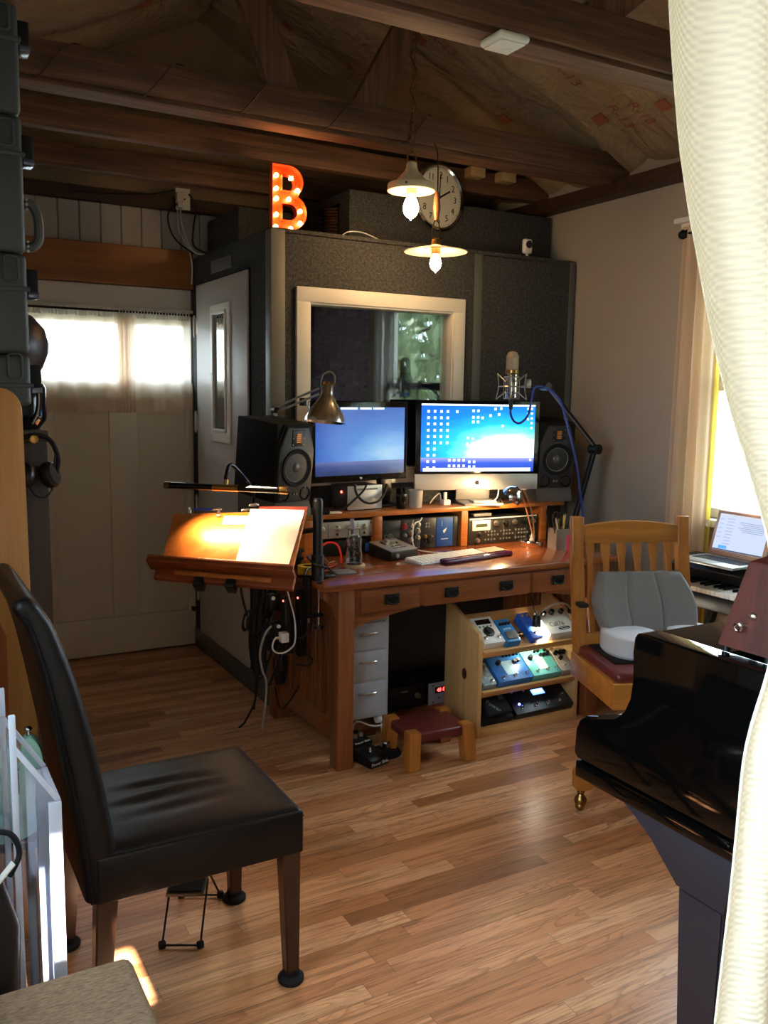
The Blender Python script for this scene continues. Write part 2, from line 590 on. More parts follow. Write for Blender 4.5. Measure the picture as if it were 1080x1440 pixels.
# right wall with window opening
WY0, WY1, WZ0, WZ1 = 1.70, 2.86, .95, 2.17
g = G()
g.box(XR, XR + .12, YF - .1, WY0, 0, 2.72).box(XR, XR + .12, WY1, YB + .12, 0, 2.72)
g.box(XR, XR + .12, WY0, WY1, 0, WZ0).box(XR, XR + .12, WY0, WY1, WZ1, 2.72)
struct('wall_right', g, M['wall'])
LY0, LY1, LZ0, LZ1 = .60, 1.62, .95, 2.1
g = G().box(XL - .12, XL, YF - .1, LY0, 0, 2.72).box(XL - .12, XL, LY1, YB + .12, 0, 2.72).box(XL - .12, XL, LY0, LY1, 0, LZ0).box(XL - .12, XL, LY0, LY1, LZ1, 2.72)
struct('wall_left', g, M['wall'])
w = thing('window_2', 'window in the left wall near the doorway', 'window', (XL, 0, 0), kind='structure')
ym, zm = (LY0 + LY1) / 2, (LZ0 + LZ1) / 2
g = G().box(-.07, -.03, LY0, LY0 + .045, LZ0, LZ1).box(-.07, -.03, LY1 - .045, LY1, LZ0, LZ1).box(-.07, -.03, LY0, LY1, LZ0, LZ0 + .045).box(-.07, -.03, LY0, LY1, LZ1 - .045, LZ1).box(-.07, -.03, LY0, LY1, zm - .02, zm + .02)
g.build('window_frame', M['white_trim'], w)
G().box(-.052, -.048, LY0 + .03, LY1 - .03, LZ0 + .03, LZ1 - .03).build('pane', M['glass'], w)
# front wall with the doorway the camera looks through
g = G()
g.box(XL - .12, -.45 + .32, YF - .1, YF, 0, 2.6).box(1.02, XR + .12, YF - .1, YF, 0, 2.6).box(XL - .12, XR + .12, YF - .1, YF, 2.08, 2.6)
g.prism([(XL - .12, 2.6), (XR + .12, 2.6), (1.602, 3.62)], YF - .1, YF, 'xz')
struct('wall_front', g, M['wall'])
# back wall (boards above, window opening behind the white door)
BX0, BX1, BZ0, BZ1 = .60, 1.50, 1.55, 1.885
g = G()
g.box(XL - .12, BX0, YB, YB + .12, 0, 2.5).box(BX1, XR + .12, YB, YB + .12, 0, 2.5)
g.box(BX0, BX1, YB, YB + .12, 0, BZ0).box(BX0, BX1, YB, YB + .12, BZ1, 2.5)
struct('wall_back', g, M['shiplap'])
# vertical boards over the header
g = G()
x = XL
while x < 3.3:
    g.box(x + .002, x + .108, YB - .022, YB, 2.27, 2.5, bev=.004, seg=1)
    x += .11
struct('trim_1', g, M['shiplap'], sm=30)
struct('trim_2', G().box(XL, 1.552, YB - .075, YB - .001, 2.075, 2.285, bev=.005), M['header'])
struct('trim_3', G().box(XL, 1.552, YB - .05, YB - .001, 1.955, 2.072, bev=.004).box(XL, 1.552, YB - .07, YB - .001, 1.94, 1.958, bev=.003), M['white_trim'])
struct('trim_4', G().box(XL, XR, YB - .09, YB, 2.5, 2.565).box(XL, 1.83, YB - .11, YB - .09, 2.492, 2.555), M['truss_dark'])
struct('trim_5', G().box(XR - .09, XR, YF, YB - .1, 2.525, 2.595), M['truss_dark'])
g = G().prism([(XL - .12, 2.5), (XR + .12, 2.5), (XR + .12, 2.62), (1.602, 3.62), (XL - .12, 2.62)], YB + .001, YB + .1, 'xz')
struct('wall_back_gable', g, M['kraft'])

# roof slopes: paper faced insulation, billowing between rafters
RX0, RIDGE = 1.602, 3.566
def slope(side):
    def fn(u, v):
        y = YF - .1 + u * (YB - YF + .2)
        xe = XR + .13 if side > 0 else XL - .13
        x = RX0 + (xe - RX0) * v
        z = RIDGE - abs(x - RX0) * .5
        bay = (y - 2.1) / .6
        fr = bay - math.floor(bay)
        b = math.sin(fr * PI) ** .38
        nz = noise.noise(Vector((x * 1.7, y * 1.7, 3.1 * side))) * .05 + noise.noise(Vector((x * 5, y * 5, side))) * .016 + .012 * abs(noise.noise(Vector((x * 2.2 + y * 3, y * 7, side))))
        return (x, y, z - .065 * b + nz * b + .03)
    return fn
g = G()
g.surf(slope(1), 150, 40)
g.surf(slope(-1), 150, 40)
ceil = g.build('ceiling', M['kraft'], sm=60, kind='structure', solid=.03)
g = G()
def roofpt(x, y):
    sd = 1 if x > RX0 else -1
    v = (x - RX0) / ((XR + .13 if sd > 0 else XL - .13) - RX0)
    return Vector(slope(sd)((y - YF + .1) / (YB - YF + .2), v))
def print_mat(x, y, ang):
    sd = 1 if x > RX0 else -1
    p = roofpt(x, y)
    a = roofpt(x + .05, y) - roofpt(x - .05, y)
    b = roofpt(x, y + .05) - roofpt(x, y - .05)
    a.normalize(); n = a.cross(b).normalized()
    if n.z > 0: n = -n
    b = n.cross(a).normalized()
    Mx = Matrix((a, b, n)).transposed().to_4x4()
    Mx.translation = p + n * .022
    return Mx @ RZ(ang)
k = 0
for y in (1.45, 1.95, 2.5, 2.75, 3.0, 3.25, 3.75, 4.35):
    for x in (.2, .45, .75, 1.0, 1.25, 1.9, 2.2, 2.5, 2.75, 3.0, 3.2):
        xx = x + .13 * math.sin(k * 2.3); yy = y + .09 * math.sin(k * 1.7)
        if abs(xx - RX0) < .15: k += 1; continue
        Mx = print_mat(xx, yy, 0 if k % 2 else PI / 2)
        if k % 2 == 0:
            g.cbox((0, 0, 0), (.062, .062, .002))
            g.bm.verts.ensure_lookup_table()
            bmesh.ops.transform(g.bm, matrix=Mx, verts=g.bm.verts[-8:])
        else:
            g.text('R-13', .085, Mx)
        k += 1
seam = G()
for k in range(-2, 5):
    y = 2.1 + .6 * k
    if y < YF or y > YB: continue
    for sgn in (-1, 1):
        xs = [RX0 + sgn * (.02 + i * .085) for i in range(20)]
        seam.tube([tuple(roofpt(x, y) + Vector((0, 0, -.019))) for x in xs if XL - .1 < x < XR + .1], .006, 6)
seam.build('batt_seam', mat('pale_kraft_flange', '#a08a6c', .6), ceil)
g.build('printing', mat('faded_red_print', '#8f4f3c', 0.6), ceil, sm=0)

# trusses
def truss(y, z0, h, t, webs, label, ledge=True):
    tr = thing('roof_truss', label, 'roof truss', (0, y, z0), kind='structure')
    g = G().box(XL, XR - .001, -t / 2, t / 2, 0, h, bev=.006)
    if ledge:
        g.box(XL, XR - .1, -t / 2 + .012, t / 2 + .05, -.02, .0, bev=.003)
    g.build('bottom_chord', M['truss'], tr)
    for (xa, xb, w) in webs:
        zb = RIDGE - abs(xb - RX0) * .5 - z0 + .02
        G().bar((xa, 0, .03), (xb, 0, zb), w, .045, .004, up=(0, 1, 0)).build('web', M['truss_z'], tr)
    return tr
T1 = truss(2.28, 2.59, .135, .07, ((1.93, 2.55, .11), (1.28, .6, .11)), 'dark timber roof truss nearest the camera, with the white smoke detector')
T2 = truss(3.46, 2.595, .125, .075, ((1.50, 1.19, .125), (1.79, 2.17, .115)), 'dark timber roof truss with V webs and wire wrapped around its chord')
T3 = truss(4.08, 2.595, .115, .06, (), 'plain dark truss chord above the booth front', False)
T4 = truss(4.62, 2.57, .11, .06, (), 'plain dark truss chord nearest the back wall', False)
# wire spiralling round the second chord
pts = []
for i in range(0, 120):
    a = i / 119
    x = .3 + a * 1.95
    th = a * 2 * PI * 5.2
    pts.append((x, 3.46 + .05 * math.sin(th), 2.655 + .078 * math.cos(th)))
cable('wire', 'thin brown wire wrapped in spirals around the timber chord', pts, .0035, mat('brown_wire', '#4a3222', .6), sm=2, cat='wire')

# ------------------------------------------------------------------ right window
w = thing('window_1', 'tall white window in the right wall beside the digital keyboard', 'window', (XR, 0, 0), kind='structure')
g = G()
g.box(-.022, 0, WY1 - .005, WY1 + .115, WZ0 - .05, WZ1, bev=.004).box(-.022, 0, WY0 - .115, WY0 + .005, WZ0 - .05, WZ1, bev=.004)
g.box(-.026, 0, WY0 - .13, WY1 + .13, WZ1 - .005, WZ1 + .125, bev=.004)
g.box(-.05, 0, WY0 - .16, WY1 + .165, WZ1 + .125, WZ1 + .15, bev=.006).box(-.07, 0, WY0 - .19, WY1 + .195, WZ1 + .15, WZ1 + .175, bev=.006)
g.box(-.035, 0, WY0 - .14, WY1 + .145, WZ1 - .015, WZ1 + .002, bev=.004)
g.build('window_casing', M['white_trim'], w)
G().box(-.05, .1, WY0 - .14, WY1 + .14, WZ0 - .035, WZ0, bev=.006).build('window_sill', M['white_trim'], w)
g = G()
zm = (WZ0 + WZ1) / 2
for (xa, z0, z1) in ((.03, WZ0, zm + .03), (.065, zm - .01, WZ1)):
    g.box(xa, xa + .035, WY0, WY0 + .045, z0, z1).box(xa, xa + .035, WY1 - .045, WY1, z0, z1)
    g.box(xa, xa + .035, WY0, WY1, z0, z0 + .045).box(xa, xa + .035, WY0, WY1, z1 - .045, z1)
g.build('window_frame', M['white_trim'], w)
G().box(.045, .048, WY0 + .03, WY1 - .03, WZ0 + .03, zm).build('pane', M['glass'], w)
G().box(.08, .083, WY0 + .03, WY1 - .03, zm, WZ1 - .03).build('pane', M['glass'], w)

def pleat_sheet(p0, p1, z0, z1, folds, amp, nrm, name, m, parent, seed=0, gather=1.0, hem=.0):
    p0, p1, nrm = Vector(p0), Vector(p1), Vector(nrm)
    def fn(u, v):
        c = p0.lerp(p1, u)
        ph = u * folds * 2 * PI
        wob = noise.noise(Vector((u * 5, v * 1.3, seed))) * .5
        a = amp * (1 + .5 * noise.noise(Vector((u * 9, seed, 0)))) * (gather + (1 - gather) * v)
        q = c + nrm * (a * (math.sin(ph + wob) + .3 * math.sin(2.3 * ph + 1.3 + seed)))
        return (q.x, q.y, z0 + (z1 - z0) * v + hem * math.sin(u * 17 + seed) * (1 - v))
    return G().surf(fn, max(60, int(folds * 16)), 24).build(name, m, parent, sm=80)

rt = thing('curtain_rod', 'dark curtain rod over the right window', 'curtain rod', (3.275, 2.3, 2.262))
G().cyl((0, -.75, 0), (0, .65, 0), .011).build('rod', M['iron'], rt)
G().lathe([(0, 0), (.012, 0), (.02, .008), (.014, .016), (.022, .03), (.018, .046), (.008, .054), (0, .056)], n=16, M=T(0, .65, 0) @ RX(-PI / 2)).build('finial', M['iron'], rt)
G().bar((0, .62, 0), (.075, .62, 0), .014, .02).build('bracket', M['iron'], rt)
M['peach'] = cloth_glow('peach_curtain_cloth', '#e4c9a8', .35)
ct = thing('curtain', 'long peach beige curtain hanging at the right window', 'curtain', (3.28, 2.86, .05))
pleat_sheet((.0, .13, 0), (-.0, -.09, 0), 0, 2.25, 3.2, .022, (1, 0, 0), 'cloth', M['peach'], ct, 2)
M['yellowedge'] = cloth_glow('yellow_lining', '#d9c25a', .4)
pleat_sheet((.02, -.085, 0), (.02, -.125, 0), 0, 2.25, .8, .01, (1, 0, 0), 'lining_edge', M['yellowedge'], ct, 5)

# ------------------------------------------------------------------ white door on the back wall with its glazing
d = thing('door_1', 'wide white panelled door with a curtained window on the back wall', 'door', (0, YB - .045, 0), kind='structure')
g = G()
g.box(.02, BX0, .012, .04, .03, 1.935).box(BX1, 1.545, .012, .04, .03, 1.935).box(BX0, BX1, .012, .04, .03, BZ0).box(BX0, BX1, .012, .04, BZ1, 1.935)
for (a, b) in ((.02, .775), (1.07, 1.222), (1.50, 1.545)):
    g.box(a, b, -.012, .013, .225, 1.41, bev=.006)
g.box(.02, 1.545, -.012, .013, .012, .226, bev=.006).box(.02, 1.545, -.012, .013, 1.40, 1.55, bev=.004)
g.build('door_panel', M['plaster_white'], d)
g = G().box(1.19, 1.235, 0, .04, BZ0, BZ1).box(BX0, BX1, 0, .04, BZ0 - .012, BZ0 + .02).box(BX0, BX1, 0, .04, BZ1 - .02, BZ1 + .01)
g.build('muntin', M['white_trim'], d)
G().box(BX0, BX1, .03, .034, BZ0, BZ1).build('pane', M['glass'], d)
M['sheer'] = cloth_glow('sheer_white_cloth', '#f4e8da', .58, clear=.2)
rd = thing('cafe_curtain_rod', 'thin rod holding the short white curtains on the back door', 'curtain rod', (1.07, 4.93, 1.93))
G().cyl((-.5, 0, 0), (.475, 0, 0), .006, n=10).sphere((.478, 0, 0), .011).build('rod', M['iron'], rd)
G().bar((.46, 0, 0), (.46, .06, 0), .01, .012).build('bracket', M['iron'], rd)
for (xa, xb, lab, sd) in ((.58, 1.17, 'short sheer white curtain, the wider one left on the back door', 1), (1.12, 1.525, 'short sheer white curtain, the narrower one beside the booth', 4)):
    c_ = thing('cafe_curtain', lab, 'curtain', (xa, 4.93 + (.012 if sd == 1 else 0), 1.385))
    wd = xb - xa
    pleat_sheet((0, 0, 0), (wd, 0, 0), .07, .515, wd * 9, .009, (0, 1, 0), 'cloth', M['sheer'], c_, sd, .6)
    if sd == 4:
        pleat_sheet((-.02, -.012, 0), (.085, -.012, 0), .0, .515, 4.5, .01, (0, 1, 0), 'gathered_edge', M['sheer'], c_, 9, .5)
        pleat_sheet((.0, -.02, 0), (.06, -.02, 0), .0, .515, 2.5, .008, (0, 1, 0), 'gathered_edge', M['sheer'], c_, 11, .5)
    pleat_sheet((0, -.003, 0), (wd, -.003, 0), 0, .075, wd * 9, .009, (0, 1, 0), 'hem', cloth_glow('sheer_hem_cloth', '#ecd6c0', .4), c_, sd, .6, hem=.006)
    pleat_sheet((0, -.004, 0), (wd, -.004, 0), .512, .56, wd * 60, .006, (0, 1, 0), 'gathered_heading', cloth_glow('gathered_heading_cloth', '#e8e2dc', .35), c_, sd, 1)

# ------------------------------------------------------------------ near white woven curtain in the doorway
M['woven'] = cloth_glow('woven_white_cloth', '#f4efdc', .25, weave=760, wbump=.3)
edge = [(2.3, .615), (2.05, .63), (1.87, .65), (1.795, .664), (1.717, .681), (1.656, .704), (1.591, .727), (1.523, .755), (1.444, .796), (1.376, .836), (1.29, .868), (1.2, .872),
        (1.115, .832), (1.016, .83), (.932, .827), (.794, .818), (.5, .80), (.02, .79)]
def eX(z):
    for (za, xa), (zb, xb) in zip(edge, edge[1:]):
        if zb <= z <= za:
            t = (za - z) / (za - zb); t = t * t * (3 - 2 * t) * .35 + t * .65
            return xa + (xb - xa) * t
    return edge[0][1] if z > edge[0][0] else edge[-1][1]
nc = thing('doorway_curtain', 'white woven curtain tied back in the near doorway, closest to the camera', 'curtain', (0, .62, .02))
def fnc(u, v):
    z = 2.3 * v + .02
    zz = max(.03, min(2.29, z))
    tie = math.exp(-((z - 1.2) / .33) ** 2)
    x0 = sum(eX(max(.03, min(2.29, zz + o))) for o in (-.04, -.02, 0, .02, .04)) / 5
    x1 = 1.12 - .1 * tie
    roll = math.exp(-(u / .05) ** 2)
    # leading edge rolls back on itself
    a = u * 1.06 - .06
    x = x0 + (x1 - x0) * max(a, 0)
    y = .028 * math.sin(u * 15 + .9 + .5 * math.sin(z * 2)) * (1 - .45 * tie) * min(1, max(0, u - .03) / .12)
    if u < .06:
        t = u / .06
        y += .02 * (1 - t); x = x0 + .022 * (1 - t) ** 2
    return (x, y, z - .02)
G().surf(fnc, 130, 110).build('cloth', M['woven'], nc, sm=80)
g = G().tube([(.895, -.02, 1.19), (.95, -.045, 1.17), (1.03, -.02, 1.19), (1.0, .04, 1.2), (.92, .035, 1.2)], .008, 8, True, 5)
g.build('tie_band', M['white_trim'], nc)
rr = thing('doorway_curtain_rod', 'rod across the near doorway', 'curtain rod', (.3, .62, 2.33))
G().cyl((-.44, 0, 0), (.95, 0, 0), .012).build('rod', M['iron'], rr)
G().bar((.93, 0, 0), (.93, -.17, 0), .015, .02).bar((-.4, 0, 0), (-.4, -.17, 0), .015, .02).build('bracket', M['iron'], rr)
# ================================================================== RECORDING BOOTH
b = thing('recording_booth', 'grey carpeted recording booth with white framed window and pale door', 'recording booth', (1.55, 3.79, 0))
BW, BD, BH = 1.795, 1.21, 2.225
wx0, wx1, wz0, wz1 = .185, .985, 1.135, 1.92          # window opening
g = G()
g.box(.065, wx0, 0, .09, .11, BH).box(wx1, BW - .04, 0, .09, .11, BH).box(wx0, wx1, 0, .09, .11, wz0).box(wx0, wx1, 0, .09, wz1, BH)
g.build('front_panel', M['carpet'], b, sm=0)
G().box(0, .075, .065, BD, .11, BH).build('side_panel', M['carpet'], b, sm=0)
G().box(BW - .09, BW - .002, .09, BD, .0, BH).build('right_panel', M['booth_in'], b, sm=0)
G().box(.075, BW - .09, BD - .06, BD, .0, BH).build('back_panel', M['booth_in'], b, sm=0)
G().box(.0, BW - .002, .0, BD, BH - .004, BH + .018).build('roof_panel', M['carpet'], b, sm=0)
G().box(.075, BW - .09, .09, BD - .06, .02, .1).build('booth_floor', M['rail'], b, sm=0)
# lining of the inside faces
g = G().box(.0755, .08, .09, BD - .06, .1, BH - .01).box(.08, wx0 - .06, .0905, .096, .1, BH - .01).box(wx1 + .06, BW - .09, .0905, .096, .1, BH - .01)
g.build('inner_lining', M['booth_in'], b, sm=0)
g = G().box(-.004, .068, -.004, .066, .0, BH + .012, bev=.006)
g.build('corner_post', M['post'], b)
G().box(BW - .042, BW - .001, -.004, .06, 0, BH + .01, bev=.004).build('end_post', M['seamstrip'], b)
G().box(1.118, 1.168, -.004, .001, .11, BH, bev=.001).build('seam_strip', M['seamstrip'], b)
G().box(-.012, BW - .002, -.012, -.0, 0, .115, bev=.004).box(-.012, 0, .0, BD, 0, .115, bev=.004).build('base_rail', M['rail'], b)
G().box(-.008, .02, BD - .03, BD + .0, .0, BH).build('rear_post', M['post'], b)
# window
w_ = G()
def frame4(g, x0, x1, z0, z1, wd, ya, yb, bev=.004):
    g.box(x0, x1, ya, yb, z1 - wd, z1, bev).box(x0, x1, ya, yb, z0, z0 + wd, bev)
    g.box(x0, x0 + wd, ya, yb, z0 + wd - .001, z1 - wd + .001, bev).box(x1 - wd, x1, ya, yb, z0 + wd - .001, z1 - wd + .001, bev)
frame4(w_, .117, 1.055, 1.065, 1.99, .068, -.022, .0)
frame4(w_, .178, .993, 1.128, 1.927, .014, -.012, .09, .002)
wf = w_.build('window_frame', M['white_trim'], b)
G().box(wx0, wx1, .03, .034, wz0, wz1).build('pane', glass_pane('booth_glass', (.9, .93, .92), 1.3), wf)
G().box(wx0, wx1, .068, .072, wz0, wz1).build('pane', glass_pane('booth_inner_glass', (.92, .95, .95), .6), wf)
# acoustic foam on the far wall inside
g = G()
s = .054
for i in range(19):
    for j in range(22):
        x0, z0 = .10 + i * s, .95 + j * s
        y0 = BD - .062
        g.add([(x0, y0, z0), (x0 + s, y0, z0), (x0 + s, y0, z0 + s), (x0, y0, z0 + s), (x0 + s / 2, y0 - .048, z0 + s / 2)],
              [(0, 1, 4), (1, 2, 4), (2, 3, 4), (3, 0, 4), (0, 3, 2, 1)])
g.build('foam_panel', M['foam'], b, sm=0)
M['hinge'] = mat('pale_hinge_metal', '#c4bfb4', .35, metal=.3)
# door on the left side
g = G().box(-.016, .004, .27, 1.06, .118, 2.086, bev=.004)
dr = g.build('door', M['booth_door'], b)
G().box(-.006, .002, .262, 1.068, .11, 2.094).build('door_seal', M['blackmatte'], b)
g = G()
y0, y1, z0, z1 = .495, .795, 1.24, 1.955
for (a, b_, c, d_) in ((y0, y1, z1 - .05, z1), (y0, y1, z0, z0 + .07), (y0, y0 + .058, z0 + .069, z1 - .049), (y1 - .058, y1, z0 + .069, z1 - .049)):
    g.box(-.026, -.014, a, b_, c, d_, bev=.003)
for (a, b_) in ((y0 + .045, y0 + .06), (y1 - .06, y1 - .045)):
    g.box(-.034, -.02, a, b_, z0 + .055, z1 - .035, bev=.003)
g.box(-.034, -.02, y0 + .045, y1 - .045, z1 - .05, z1 - .035, bev=.003).box(-.034, -.02, y0 + .045, y1 - .045, z0 + .055, z0 + .07, bev=.003)
for yy in (y0 + .02, y1 - .02):
    for zz in (z0 + .03, (z0 + z1) / 2, z1 - .03):
        g.cyl((-.029, yy, zz), (-.026, yy, zz), .006, n=8)
g.build('door_window_frame', M['white_trim'], dr)
m_ = N('door_window_glass'); m_.p(Base_Color=(.05, .07, .08, 1), Roughness=.01, Specular_IOR_Level=.9, Coat_Weight=1, Coat_Roughness=.0)
G().box(-.021, -.0165, y0 + .055, y1 - .055, z0 + .065, z1 - .045).build('door_pane', m_.m, dr)
for zz in (1.865, 1.335, .86, .36):
    g = G().cyl((-.022, 1.072, zz - .05), (-.022, 1.072, zz + .05), .008, n=10).box(-.018, -.013, 1.03, 1.066, zz - .045, zz + .045, bev=.001).box(-.006, -.001, 1.076, 1.11, zz - .045, zz + .045, bev=.001)
    for k in (-.055, .055): g.sphere((-.022, 1.072, zz + k), .007, nu=8, nv=6)
    g.build('hinge', M['hinge'], dr)
g = G().box(-.006, 0, .515, .83, 2.125, 2.19, bev=.002)
for yy in (.525, .82):
    for zz in (2.133, 2.182): g.sphere((-.007, yy, zz), .005, nu=8, nv=6)
g.build('name_plate', mat('dull_plate', '#6d7074', .4, metal=.4), b)
for zz in (.41, .235):
    G().cyl((-.008, 1.14, zz), (-.03, 1.14, zz), .012, n=10).box(-.035, -.028, 1.115, 1.165, zz - .012, zz + .012, bev=.003).build('latch', M['black'], b)

# ventilation boxes on the booth roof
def vent_box(x, y, w, d, h, label, vents):
    t = thing('ventilation_box', label, 'ventilation box', (x, y, BH + .018))
    G().box(0, w, 0, d, 0, h, bev=.006).build('carpeted_box', M['carpet'], t)
    if vents:
        fr = G()
        for k in range(2):
            ya = .10 + k * .17
            for (a, b2, c, d2) in ((ya, ya + .13, .05, .065), (ya, ya + .13, .195, .21), (ya, ya + .015, .05, .21), (ya + .115, ya + .13, .05, .21)):
                fr.box(-.006, 0, a, b2, c, d2)
        fr.build('vent_frame', M['blackmatte'], t)
        for k in range(2):
            sp = []
            for i in range(100):
                a = i / 99
                sp.append((-.012 - .0 * a, .165 + k * .17 + .042 * math.cos(a * 2 * PI * 1) * 1, .06 + .14 * a))
            g = G()
            for i in range(9):
                g.torus((-.002 - .006, .165 + k * .17, .07 + .0145 * i), .04, .006, n=18, m=6)
            g.build('vent_hose', mat('dark_copper_hose', '#4a3026', .4, metal=.3), t)
    return t
vent_box(2.045, 3.99, 1.28, .62, .262, 'long grey carpeted ventilation box on the booth roof behind the clock', True)
vent_box(1.62, 4.40, .30, .5, .20, 'smaller dark ventilation box on the booth roof behind the lit letter', False)

# marquee letter
def arc(cx, cz, r, a0, a1, n=14):
    return [(cx + r * math.cos(rad(a0 + (a1 - a0) * i / n)), cz + r * math.sin(rad(a0 + (a1 - a0) * i / n))) for i in range(n + 1)]
HB = .285
outer = [(0, 0)] + arc(.088, .08, .08, -90, 62) + arc(.078, .213, .072, -40, 90) + [(0, HB)]
h1 = [(.05, .045)] + arc(.084, .079, .034, -90, 90, 8) + [(.05, .113)]
h2 = [(.05, .175)] + arc(.078, .2085, .0335, -90, 90, 8) + [(.05, .242)]
lt = thing('marquee_letter', 'orange red marquee letter B with glowing bulbs standing on the booth', 'light up letter', (1.572, 3.835, BH + .018), rad(-4))
g = G()
es = []
for lp in (outer, h1, h2):
    vs = [g.bm.verts.new((p[0], .036, p[1])) for p in lp]
    es += [g.bm.edges.new((vs[i], vs[(i + 1) % len(vs)])) for i in range(len(vs))]
bmesh.ops.triangle_fill(g.bm, use_beauty=True, use_dissolve=False, edges=es)
bmesh.ops.solidify(g.bm, geom=g.bm.faces[:], thickness=.004)
M['redpaint'] = mat('orange_red_enamel', '#e0431a', .45)
g.build('back_plate', M['redpaint'], lt, sm=0)
g = G()
for lp in (outer, h1, h2):
    n = len(lp)
    vs, fs = [], []
    cx = sum(p[0] for p in lp) / n; cz = sum(p[1] for p in lp) / n
    for i, p in enumerate(lp):
        q = lp[(i - 1) % n]; r = lp[(i + 1) % n]
        tx, tz = r[0] - q[0], r[1] - q[1]
        L = math.hypot(tx, tz) or 1
        ox, oz = -tz / L * .0025, tx / L * .0025
        if lp is not outer: ox, oz = -ox, -oz
        for (y, s) in ((-.004, 0), (.04, 0), (.04, 1), (-.004, 1)):
            vs.append((p[0] + ox * s, y, p[1] + oz * s))
    for i in range(n):
        j = (i + 1) % n
        for k in range(4):
            fs.append((4 * i + k, 4 * i + (k + 1) % 4, 4 * j + (k + 1) % 4, 4 * j + k))
    g.add(vs, fs)
g.build('rim', M['redpaint'], lt, sm=40)
M['marqueebulb'] = emis('marquee_bulb_glow', (1, .5, .13), 18)
for (bx, bz) in ((95, 57), (160, 62), (188, 115), (95, 115), (95, 160), (150, 158), (200, 207), (95, 232), (200, 262), (92, 287), (158, 290)):
    x, z = (bx - 72) / 153 * .168, (300 - bz) / 290 * HB
    x = min(x, .142)
    G().cyl((x, .032, z), (x, .02, z), .007, n=10).sphere((x, .012, z), .0105, nu=12, nv=8).build('bulb', M['marqueebulb'], lt)

# wall clock
ck = thing('wall_clock', 'round white wall clock with black numerals hanging behind the pendant lamps', 'clock', (2.545, 3.965, 2.515), rad(9))
FM = RX(PI / 2)
R_ = .162
G().lathe([(R_, -.012), (R_ + .006, -.004), (R_ + .006, .016), (R_ - .004, .024), (R_ - .014, .018), (R_ - .014, .008), (0, .008), (0, -.012)], M=FM, n=48).build('clock_rim', M['chrome'], ck)
G().lathe([(0, .006), (R_ - .013, .006), (R_ - .013, .0105), (0, .0105)], M=FM, n=48).build('clock_face', mat('clock_dial', '#d8d4c8', .5), ck)
g = G()
for k in range(1, 13):
    a = rad(90 - 30 * k)
    g.text(str(k), .046, FM @ T(.112 * math.cos(a), .112 * math.sin(a), .0112), .0004)
for k in range(60):
    a = rad(6 * k)
    c, s_ = math.cos(a), math.sin(a)
    L = .008 if k % 5 == 0 else .004
    g.bar((c * .139, -.0112, s_ * .139), (c * (.139 + L), -.0112, s_ * (.139 + L)), .0022, .0006, up=(0, 1, 0))
g.build('numerals', M['blackmatte'], ck, sm=0)
a = rad(90 - 61)
G().bar((-.02 * math.cos(a), -.0135, -.02 * math.sin(a)), (.085 * math.cos(a), -.0135, .085 * math.sin(a)), .009, .001, up=(0, 1, 0)).cyl((0, -.011, 0), (0, -.0165, 0), .008, n=14).build('hour_hand', M['blackmatte'], ck)
a = rad(88)
G().bar((-.02 * math.cos(a), -.0155, -.02 * math.sin(a)), (.118 * math.cos(a), -.0155, .118 * math.sin(a)), .006, .001, up=(0, 1, 0)).build('minute_hand', M['blackmatte'], ck)
G().box(-.02, .02, .012, .022, .1, .14).build('hanger', M['blackmatte'], ck)

# pendant lamps
M['bulbglow'] = emis('hot_filament_bulb', (1, .62, .27), 48)
M['cream'] = mat('cream_enamel', '#e2d3b0', .35)
def bulb_prof(s):
    return [(0, -.116 * s), (.003 * s, -.112 * s), (.006 * s, -.106 * s), (.017 * s, -.1 * s), (.028 * s, -.088 * s), (.034 * s, -.073 * s), (.036 * s, -.058 * s), (.033 * s, -.042 * s), (.026 * s, -.024 * s), (.019 * s, -.01 * s), (.015 * s, 0), (0, 0)]
p1 = thing('pendant_lamp', 'cream schoolhouse pendant lamp hanging on a chain with a bare glowing bulb', 'pendant lamp', (2.03, 3.375, 2.375))
G().lathe([(0, .125), (.012, .125), (.022, .118), (.024, .1), (.03, .085), (.062, .05), (.066, .038), (.1, .032), (.104, .026), (.104, .002), (.1, 0), (.094, .004), (.03, .012), (0, .012)], n=40).build('lamp_shade', M['cream'], p1)
G().lathe([(.022, .012), (.022, -.012), (.016, -.016), (0, -.016)], n=20).build('socket', M['nickel'], p1)
G().lathe(bulb_prof(.95), (0, 0, -.012), 24).build('bulb', M['bulbglow'], p1)
g = G().tube([(.018, 0, .12), (.021, 0, .15), (0, 0, .175), (-.021, 0, .15), (-.018, 0, .12)], .004, 8, sm=5)
zc, k = .175, 0
while zc < .93:
    Mx = RX(PI / 2) if k % 2 == 0 else RX(PI / 2) @ RY(PI / 2)
    Mx = Mx @ Matrix.Diagonal((.72, 1.25, 1, 1))
    g.torus((0, 0, zc), .0105, .0022, Mx, n=12, m=5)
    zc += .0185; k += 1
g.build('chain', M['brass'], p1)
pts = [(.012 * math.sin(i * .9), .012 * math.cos(i * .9), .16 + i * .02) for i in range(38)]
G().tube(pts, .0025, 6, sm=3).build('cord', mat('brown_cord', '#4e3a2a', .8), p1)
G().sphere((.1, 0, .015), .005).sphere((-.07, -.075, .016), .005).build('set_screw', M['iron'], p1)
p2 = thing('pendant_lamp', 'flat white disc pendant lamp hanging low on a cord in front of the clock', 'pendant lamp', (2.163, 3.375, 2.135))
G().lathe([(.018, .03), (.03, .024), (.08, .014), (.14, .001), (.142, -.001), (.14, -.003), (.08, .009), (.03, .018), (.018, .018)], n=48, close=True).build('lamp_shade', mat('white_enamel_shade', '#e8e0d0', .35), p2)
